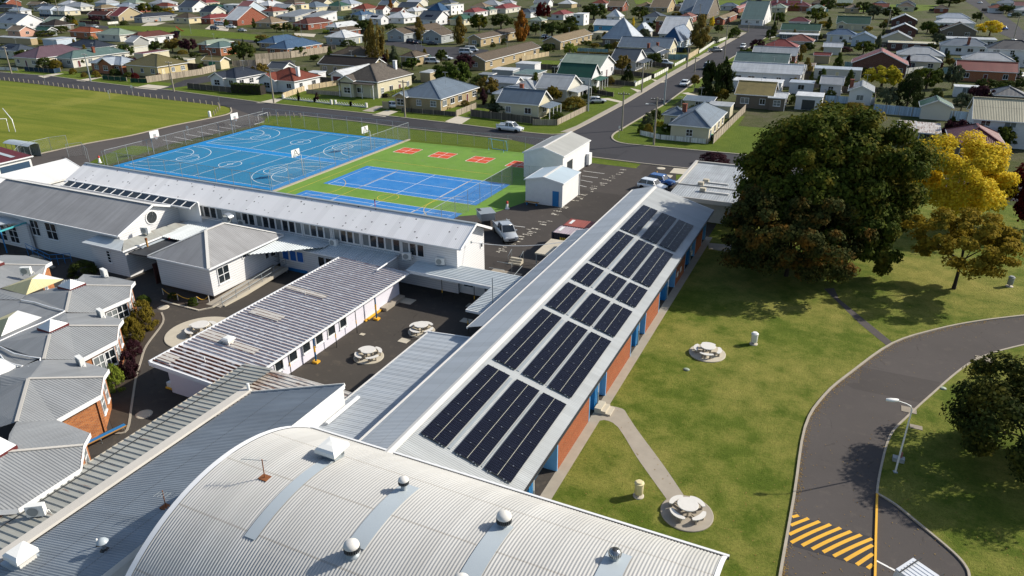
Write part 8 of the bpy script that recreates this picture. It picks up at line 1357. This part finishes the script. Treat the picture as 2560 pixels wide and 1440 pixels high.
for a in ((29, 184, 116, 'leaning timber power pole at the left edge of the road'), (227, 204, 133, 'pale grey power pole in front of the orange brick house', True, 'galv'), (435, 229, 153, 'timber power pole at the laneway corner'), (685, 258, 172, 'power pole with street lamp by the red tiled house', True, 'pole_wood', True), (1013, 293, 200, 'slim power pole beside the white parked car'), (1554, 327, 230, 'timber power pole on the left side of the street corner'), (1634, 362, 243, 'tall timber power pole on the right street corner', True, 'pole_wood', True), (1604, 231, 158, 'slim pole on the side street left verge', False), (1660, 262, 180, 'steel pole on the right verge of the side street', False, 'galv'), (1717, 169, 110, 'pole farther up the left side of the street'), (1736, 181, 142, 'power pole on the left verge below the cream fence'), (1810, 146, 62, 'pole on the right side of the street near the white car'), (1470, 278, 200, 'thin grey pole behind the silver car', False, 'galv'), (51, 46, 0, 'far power pole at the upper left edge'), (148, 41, -10, 'far power pole left of the two storey brick house'), (1446, 48, 0, 'far power pole at top centre'), (1566, 50, 2, 'far power pole right of the big dark tree'), (1747, 60, 10, 'far power pole at the top of the street'), (1934, 66, 12, 'far power pole right of the street end'), (2216, 82, 22, 'far power pole beside the brick pair'), (2445, 84, 30, 'power pole by the far main road'), (2532, 105, 40, 'power pole at the right edge of the far road'), (976, 31, -5, 'far power pole above the red tiled row'), (850, 31, -5, 'far power pole at upper centre left'), (1870, 80, 55, 'power pole halfway up the far street', True)):
    power_pole(*a)
def street_lamp(px, py, top, rz, label, mat='galv', reach=1.9):
    B = W(px, py); B.z = 0; lo, hi = 2., 16.
    for _ in range(30):
        m_ = (lo + hi) / 2
        if PR(B + V(0, 0, m_))[1] > top: lo = m_
        else: hi = m_
    h = hi; t = thing('street_lamp', label, 'street lamp', B, rz, 'street lamps'); MB().tube([(0, 0, 0), (0, 0, h * .3), (0, 0, h * .93), (-.12, 0, h * .98), (-reach * .4, 0, h + .05), (-reach, 0, h + .25)], [.06, .055, .045, .04, .035, .03]).build('pole', mat, t, True)
    m = MB(); m.grid([[(-reach + x, y, h + .25 + z) for y, z in ((-w_, 0), (-w_ * .7, .1), (w_ * .7, .1), (w_, 0), (w_ * .5, -.07), (-w_ * .5, -.07))] for x, w_ in ((.08, .03), (0, .12), (-.35, .16), (-.6, .1), (-.68, .02))], close=True); m.build('lamp_head', 'plastic_white', t, True); MB().box(-.12, .12, -.12, .12, 0, .03).build('base_plate', 'galv', t, True)
street_lamp(2238, 1180, 1012, R(20), 'white curved street lamp beside the drive at lower right', 'plastic_white', 1.0)
for a in ((535, 180, 127, R(-20), 'curved street lamp at the laneway bend'), (829, 121, 92, R(10), 'street lamp left of the white hip roof'), (755, 97, 50, R(0), 'street lamp behind the dark bush row'), (1350, 101, 60, R(10), 'street lamp by the orange poplar'), (1054, 117, 78, R(190), 'street lamp in the unit car park'), (1174, 138, 95, R(10), 'street lamp at the white vans'), (478, 85, 48, R(10), 'far street lamp in the park')): street_lamp(*a)
# small signs on posts
def sign(px, py, h, label, w_=.5, hh=.6, mat='plastic_white'):
    t = thing('road_sign', label, 'sign', W(px, py), YAW, 'small road signs'); MB().tube([(0, 0, 0), (0, 0, h)], .03).build('post', 'galv', t, True); MB().box(-w_ / 2, w_ / 2, -.05, -.035, h - hh, h).build('sign_plate', mat, t, True)
sign(333, 238, 2.4, 'white sign on a post in front of the laneway'); sign(275, 249, 2.2, 'small white sign on the sports field edge', .3, .8); sign(115, 213, 2.3, 'thin grey post on the field edge', .12, .2, 'galv'); sign(550, 266, 2.3, 'thin grey post at the field corner', .12, .2, 'galv'); sign(1587, 222, 2.0, 'small white street sign by the white picket fence', .6, .5); sign(472, 340, 1.9, 'white sign beside the parking bays', .4, .5); sign(1547, 345, 2.2, 'small sign at the street corner verge', .3, .4)
t = thing('white_bin', 'white cylinder marker at the sports field corner', 'bollard', W(525, 292)); MB().lathe((0, 0, 0), [(.3, 0), (.3, 1.0), (.22, 1.2), (0, 1.25)], 14).build('body', 'plastic_white', t, True); MB().lathe((0, 0, 0), [(.4, 0), (.4, .05)], 14).build('base', 'concrete_pale', t, True)
# park solar rack and slide
t = thing('solar_rack', 'tilted blue solar panel rack in the small park', 'solar panels', W(443, 93)); MB().prism([V(-1.8, -1, .3), V(1.8, -1, .3), V(1.8, .6, 2.6), V(-1.8, .6, 2.6)], .08).build('panel', 'solar_glass', t, True)
for x in (-1.5, 1.5): MB().tube([(x, .5, 0), (x, .5, 2.4)], .05).build('leg', 'galv', t, True)
t = thing('playground_slide', 'red and white slide in the small park', 'slide', W(450, 79)); m = MB(); m.grid([[(x, y, z) for y, z in ((-.3, zz + .2), (-.3, zz), (.3, zz), (.3, zz + .2))] for x, zz in ((-2.2, 2.2), (-1., 1.5), (.4, .7), (1.8, .3), (2.4, .25))]); m.build('chute', 'red_paint', t, True); MB().tube([(-2.2, 0, 0), (-2.2, 0, 2.3)], .06).build('ladder', 'galv', t, True)
# ------------------------------------------------------------------ picnic tables and bins
def picnic(px, py, pad, rz, label, rpad='concrete_pale', s=.88):
    B = W(px, py); B.z = 0; MB().lathe((0, 0, 0), [(pad, 0), (pad, .06), (pad - .04, .08), (0, .08)], 48, sm=False).build('concrete_pad', rpad, None).location = B
    o = [x for x in bpy.data.objects if x.name.startswith('concrete_pad')][-1]; struct(o)
    t = thing('picnic_table', label, 'picnic table', B + V(0, 0, .08), rz, 'round concrete picnic tables'); t.scale = (s, s, s)
    MB().lathe((0, 0, .68), [(.2, 0), (.70, .0), (.72, .03), (.70, .07), (0, .07)], 40, sm=False).build('table_top', 'concrete_white', t, True)
    for k in range(3): a = k * 2.094 + .5; MB().beam((.38 * math.cos(a), .38 * math.sin(a), 0), (.38 * math.cos(a), .38 * math.sin(a), .68), .1, .16).build('leg', 'concrete', t, True)
    for k in range(4):
        a0 = k * math.pi / 2 + .2; m = MB(); rows = []
        for j in range(11):
            a = a0 + 1.15 * j / 10; w_ = .19 * math.sin(math.pi * min(1, max(0, (j + .6) / 11.2))) ** .35; rows.append([((1.12 + q * w_) * math.cos(a), (1.12 + q * w_) * math.sin(a), z) for q, z in ((-1, .40), (-1, .46), (1, .46), (1, .40))])
        m.grid(rows, close=True, sm=False); m.face(rows[0]); m.face(rows[-1][::-1]); b = m.build('bench', 'concrete_white', t, True)
        for f in (.22, .78): a = a0 + 1.15 * f; MB().beam((1.12 * math.cos(a), 1.12 * math.sin(a), 0), (1.12 * math.cos(a), 1.12 * math.sin(a), .40), .09, .2).build('bench_leg', 'concrete', b, True)
        a = a0 + .575; MB().beam((.4 * math.cos(a), .4 * math.sin(a), .12), (1.1 * math.cos(a), 1.1 * math.sin(a), .12), .08, .1).build('tie_beam', 'concrete', t, True)
picnic(1717, 1284, 1.55, .3, 'round white picnic table at the end of the concrete path', 'concrete'); picnic(1768, 884, 1.5, .9, 'round white picnic table in the middle of the lawn'); picnic(922, 893, 1.25, .2, 'round white picnic table in the courtyard, nearer one'); picnic(1054, 829, 1.2, .6, 'round white picnic table in the courtyard, farther one'); picnic(505, 832, 3.1, .4, 'round picnic table on the large paved circle left of the rusty roof', 'concrete_pale', 1.05)
def bin_(px, py, label, mat='trim_cream', s=1.):
    t = thing('rubbish_bin', label, 'rubbish bin', W(px, py), 0, 'rubbish bins'); t.scale = (s, s, s); MB().lathe((0, 0, 0), [(.34, 0), (.34, .05), (.3, .07), (0, .07)], 20).build('base', 'concrete_pale', t, True); MB().tube([(0, 0, .05), (0, 0, .25)], .06).build('stem', 'galv', t, True)
    MB().lathe((0, 0, .22), [(.25, 0), (.27, .03), (.27, .72)], 22).build('body', mat, t, True); MB().lathe((0, 0, .92), [(.29, 0), (.30, .05), (.30, .1), (.22, .12), (.22, .17), (.2, .2), (0, .21)], 22, sm=False).build('lid', mat, t, True); MB().lathe((0, 0, .86), [(.235, 0), (.235, .08)], 18).build('slot', 'dark_metal', t, True)
bin_(1596, 1240, 'cream cylindrical rubbish bin near the concrete path'); bin_(1884, 860, 'white cylindrical rubbish bin on the lawn before the big tree', 'plastic_white'); bin_(2523, 716, 'grey rubbish bin on the lawn at the right edge', 'plastic_grey')
t = thing('hydrant', 'low grey hydrant box with pink cap behind the lamp post', 'hydrant', W(2245, 1152)); MB().box(-.35, .35, -.2, .2, 0, .28).build('box', 'plastic_grey', t, True); MB().lathe((.1, .1, .28), [(.1, 0), (.1, .35), (.0, .4)], 10).build('cap', 'roof_pink', t, True)
for px, py, lab in ((2357, 971, 'small pale green utility lid on the right verge grass'), (1716, 924, 'small pale green utility lid on the lawn below the middle table')):
    t = tag(MB().lathe((0, 0, 0), [(.26, 0), (.26, .03), (0, .035)], 16).build('utility_lid', 'roof_palegreen'), lab, 'utility lid'); t.location = W(px, py)
for px, py, r_ in ((408, 769, .55), (360, 1036, .6), (1497 + 155, 421, .7)): o = struct(MB().lathe((0, 0, 0), [(r_, 0), (r_, .02), (r_ * .7, .025), (0, .025)], 24).build('manhole', 'concrete_pale')); o.location = W(px, py)
for px, py, a in ((1010, 852, .45), (906, 836, .22), (1018, 753, .7), (1180, 765, .5), (1166, 802, .5), (1665, 440, .9)): c = W(px, py); o = struct(MB().box(-a, a, -a * .8, a * .8, 0, .03).build('pit_cover', 'concrete_pale')); o.location = (c.x, c.y, .004)
bn = thing('bench', 'long blue slatted bench against the blank brick wall', 'bench', (W(220, 1118) + W(277, 1090)) / 2 + V(0, 0, 0), math.atan2(*(lambda d: (d.y, d.x))(W(277, 1090) - W(220, 1118)))); MB().box(-1.8, 1.8, -.3, .0, .42, .47).build('seat', 'blue_paint', bn, True); MB().box(-1.8, 1.8, -.42, -.32, .42, .46).build('front_slat', 'timber_tan', bn, True)
for x in (-1.6, 0, 1.6): MB().tube([(x, -.35, 0), (x, -.35, .42), (x, 0, .42), (x, .05, 0)], .03).build('leg', 'galv', bn, True)
sheet('garden_bed', [(404, 782), (407, 808), (366, 865), (352, 905), (340, 945), (330, 1010), (318, 1075), (288, 1085), (270, 1040), (285, 960), (310, 890), (335, 820), (350, 780)], 'soil', .02); kerb(smooth([(404, 782), (407, 808), (366, 865), (352, 905), (340, 945), (330, 1010), (318, 1075), (288, 1085)]), .16, .06, 'concrete')
# ------------------------------------------------------------------ cars
def loft(m, secs, mt, close_ends=True):
    rows = []
    for x, w_, z0, z1, wt in secs: rows.append([(x, -w_ * .93, z0), (x, -w_, z0 + (z1 - z0) * .35), (x, -w_, z0 + (z1 - z0) * .7), (x, -wt, z1), (x, wt, z1), (x, w_, z0 + (z1 - z0) * .7), (x, w_, z0 + (z1 - z0) * .35), (x, w_ * .93, z0)])
    m.grid(rows, mt, True, True); m.face(rows[0][::-1], mt); m.face(rows[-1], mt)
TYRE = None
def car(p, rz, kind, paint, label, cat='car', group='cars in the streets'):
    global TYRE
    t = thing('ute' if kind in ('ute', 'canopy') else 'car', label, cat, p, rz, group); L = {'sedan': 4.6, 'hatch': 4.2, 'suv': 4.6, 'ute': 5.3, 'canopy': 5.3, 'van': 4.8}[kind]; w_ = .9; f, b = L / 2, -L / 2; pm_ = 'paint_' + paint
    hood = {'sedan': .9, 'hatch': .92, 'suv': 1.02, 'ute': 1.05, 'canopy': 1.05, 'van': 1.0}[kind]; top = {'sedan': 1.45, 'hatch': 1.5, 'suv': 1.72, 'ute': 1.78, 'canopy': 1.78, 'van': 1.95}[kind]
    m = MB(); bl = 1.0 if kind == 'sedan' else hood
    loft(m, [(b, w_ * .86, .42, bl * .86, w_ * .72), (b + .12, w_ * .97, .32, bl * .98, w_ * .84), (b + .8, w_, .28, bl, w_ * .9), (0, w_, .28, hood + .02, w_ * .92), (f - 1.2, w_, .28, hood, w_ * .88), (f - .3, w_ * .96, .3, hood * .86, w_ * .76), (f, w_ * .8, .38, hood * .7, w_ * .62)], 0); body = m.build('body', pm_, t, True)
    cab = {'sedan': (b + .75, b + 1.35, .55, f - 1.35), 'hatch': (b + .12, b + .6, .45, f - 1.25), 'suv': (b + .1, b + .45, .5, f - 1.3), 'ute': (-.75, -.55, .75, f - 1.25), 'canopy': (-.75, -.55, .75, f - 1.25), 'van': (b + .05, b + .2, 1.1, f - .6)}[kind]; x0, x1, x2, x3 = cab; wt = w_ * .74; zb = hood - .03; g_ = MB()
    A = [(x0, -w_ * .9, zb), (x3, -w_ * .9, zb), (x3, w_ * .9, zb), (x0, w_ * .9, zb)]; B = [(x1, -wt, top - .06), (x2, -wt, top - .06), (x2, wt, top - .06), (x1, wt, top - .06)]
    g_.face([B[0], B[1], B[2], B[3]]); [g_.face([A[i], A[(i + 1) % 4], B[(i + 1) % 4], B[i]]) for i in range(4)]; g_.build('windows', 'glass', t, True)
    m = MB(); R_ = [(x1 - .05, -wt, top - .07), (x2 + .03, -wt, top - .07), (x2 + .03, wt, top - .07), (x1 - .05, wt, top - .07)]; m.grid([R_, [(x * .98 + (x1 + x2) * .01, y * .93, z + .07) for x, y, z in R_]], close=True); m.face([(x * .98 + (x1 + x2) * .01, y * .93, z + .07) for x, y, z in R_])
    for i in range(4): m.beam(Vector(A[i]), Vector(B[i]), .07, .05)
    xm = (x1 + x2) / 2; [m.beam((xm, s * w_ * .9, zb), (xm, s * wt, top - .06), .08, .04) for s in (-1, 1)]; m.build('roof', pm_, t, True)
    if kind == 'ute': MB().box(b + .05, -.8, -.88, .88, hood - .05, hood + .03).build('tray', pm_, t, True); [MB().box(b + .05, -.8, s * .88 - .03, s * .88 + .03, hood, hood + .28).build('tray_side', pm_, t, True) for s in (-1, 1)]; MB().tube([(-.85, -.8, hood), (-.85, -.8, top), (-.85, .8, top), (-.85, .8, hood)], .03).build('head_board', 'galv', t, True)
    if kind == 'canopy':
        m = MB(); m.grid([[(x, y, z) for x, y in ((b + .06, -.86 * k), (-.82, -.86 * k), (-.82, .86 * k), (b + .06, .86 * k))] for k, z in ((1, hood - .02), (1, hood + .35), (.92, top - .05), (.85, top + .02))], close=True); m.face([(b + .06, -.73, top + .02), (-.82, -.73, top + .02), (-.82, .73, top + .02), (b + .06, .73, top + .02)]); m.build('canopy', pm_, t, True)
        for y in (-.5, -.25, 0, .25, .5): MB().box(b + .2, -.95, y - .03, y + .03, top + .02, top + .045).build('roof_rib', pm_, t, True)
        for x in (b + .35, -1.1): MB().box(x - .03, x + .03, -.95, .95, top + .12, top + .16).build('roof_bar', 'dark_metal', t, True)
        for s in (-1, 1): MB().face([(b + .35, s * .835, hood + .35), (-1.1, s * .835, hood + .35), (-1.15, s * .80, top - .18), (b + .45, s * .80, top - .18)]).build('side_window', 'glass', t, True).location = (0, s * .03, 0)
        MB().face([(b + .05, -.6, hood + .25), (b + .05, .6, hood + .25), (b + .055, .55, top - .2), (b + .055, -.55, top - .2)]).build('rear_window', 'glass', t, True).location = (-.012, 0, 0)
    if TYRE is None:
        ty = MB(); ty.lathe((0, 0, -.11), [(.2, 0), (.33, .0), (.35, .04), (.35, .18), (.33, .22), (.2, .22)], 18); ri = MB(); ri.lathe((0, 0, .06), [(.21, 0), (.2, .05), (.06, .03), (0, .04)], 14); TYRE = (ty.mesh('tyre', 'black_rubber'), ri.mesh('rim', 'chrome'))
    for x in (b + .85, f - .9):
        for s in (-1, 1): y = inst('wheel', TYRE[0], t, (x, s * .82, .35), (R(-90) * s, 0, 0)); inst('rim', TYRE[1], y)
    for s in (-1, 1): MB().box(f - .12, f + .005, s * .62 - .16, s * .62 + .16, hood * .66, hood * .8).build('headlight', 'head_lamp', t, True); MB().box(b - .005, b + .08, s * .7 - .12, s * .7 + .12, bl * .62, bl * .82).build('tail_light', 'tail_red', t, True); MB().box(x3 - .3, x3 - .12, s * (w_ + .08) - .08, s * (w_ + .08) + .08, hood + .02, hood + .14).build('mirror', pm_, t, True)
    MB().box(f - .02, f + .012, -.4, .4, .45, .6).build('grille', 'dark_metal', t, True); return t
def carpx(px, py, rz, *a, **k): B = W(px, py); B.z = .02; return car(B, rz, *a, **k)
carpx(1275, 328, R(-3), 'ute', 'white', 'white tray ute driving along the road past the corner cottage', 'ute'); carpx(1264, 592, R(-48), 'ute', 'silver', 'silver ute parked at the end of the long white wing', 'ute')
tb = thing('tool_canopy', 'grey aluminium tool box canopy behind the silver ute', 'canopy', W(1215, 562) + V(0, 0, .9), R(-48)); MB().box(-1.1, 1.1, -.9, .9, 0, .85).build('box', 'steel', tb, True); MB().box(-1.2, 1.2, -1., 1., .85, .95).build('lid', 'galv', tb, True); MB().box(-1.12, -.1, -.92, -.5, .955, .97).build('hatch', 'dark_metal', tb, True); MB().box(-.7, .7, -.4, .4, -.9, 0).build('stand', 'dark_metal', tb, True)
carpx(1652, 462, R(-12), 'hatch', 'blue', 'bright blue hatchback parked beyond the solar roof'); carpx(1630, 474, R(-12), 'hatch', 'white', 'white car partly hidden between the blue car and the solar roof'); carpx(985, 270, R(15), 'sedan', 'white', 'white sedan parked on the driveway of the tan brick house'); carpx(1492, 258, R(35), 'hatch', 'silver', 'silver hatchback parked on the corner lawn'); carpx(1711, 214, R(-92), 'sedan', 'white', 'white sedan driving down the side street'); carpx(1767, 173, R(-90), 'van', 'grey', 'grey car half hidden behind the dark conifer'); carpx(1857, 120, R(-90), 'hatch', 'white', 'white car farther up the side street'); carpx(1664, 163, R(5), 'suv', 'white', 'white car in the yard of the slate roofed house'); carpx(1461, 232, R(60), 'van', 'navy', 'dark van under the porch of the pale gable house')
carpx(385, 54, R(0), 'suv', 'orange', 'small orange car in a far driveway'); carpx(537, 74, R(0), 'suv', 'navy', 'dark car at the far street edge'); carpx(548, 63, R(10), 'van', 'white', 'left one of two white vans behind the dark car'); carpx(556, 64, R(10), 'van', 'white', 'right one of two white vans behind the dark car'); carpx(578, 71, R(5), 'ute', 'white', 'white ute beside the clipped bush', 'ute'); carpx(606, 79, R(-5), 'sedan', 'silver', 'silver car on the far street'); carpx(238, 70, R(-10), 'sedan', 'white', 'white car at the far street bend'); carpx(1027, 107, R(90), 'suv', 'navy', 'first dark car in the unit car park'); carpx(1036, 108, R(90), 'sedan', 'dark', 'second dark car in the unit car park'); carpx(1046, 110, R(90), 'sedan', 'navy', 'third dark car in the unit car park'); carpx(1081, 113, R(20), 'sedan', 'dark', 'black car against the grey unit wall'); carpx(1165, 135, R(20), 'van', 'white', 'nearer white van in the unit car park'); carpx(1179, 129, R(20), 'van', 'white', 'farther white van in the unit car park'); carpx(1080, 159, R(20), 'van', 'white', 'white van near the lollipop tree'); carpx(1115, 150, R(10), 'sedan', 'white', 'white car behind the lollipop tree'); carpx(1365, 95, R(30), 'hatch', 'white', 'white car behind the terrace roofs'); carpx(2508, 74, R(-60), 'sedan', 'blue', 'blue car on the far main road'); carpx(2533, 108, R(-60), 'sedan', 'white', 'white car on the far main road'); carpx(2450, 9, R(-70), 'sedan', 'white', 'tiny white car at the top of the far road'); carpx(2528, 42, R(-60), 'suv', 'white', 'white four wheel drive parked right of the far road'); carpx(2078, 238, R(0), 'suv', 'navy', 'dark car under the carport below the scarlet bush'); carpx(2550, 195, R(60), 'sedan', 'silver', 'silver car at the right edge'); carpx(1000, 101, R(0), 'sedan', 'white', 'white car beside the grey units')
car(V(8.45, 32.35, .02), R(-34), 'canopy', 'white', 'white ute with ribbed canopy and roof bars at the bottom right corner', 'ute')
carpx(1788, 130, R(45), 'ute', 'grey', 'boat trailer rig parked at the street kerb', 'ute')
# wheelie bins by houses
def wheelie(px, py, label): t = thing('wheelie_bin', label, 'wheelie bin', W(px, py), .3); MB().prism([(-.3, -.35, 1), (.3, -.35, 1), (.3, .35, 1), (-.3, .35, 1)], 1.0).build('body', 'green_bin', t, True); MB().box(-.33, .33, -.4, .38, 1.0, 1.08).build('lid', 'garage_green', t, True)
wheelie(1776, 350, 'dark wheelie bin beside the corner house'); wheelie(1195, 117, 'wheelie bin by the tan units'); wheelie(1075, 148, 'wheelie bin near the brown tiled unit')
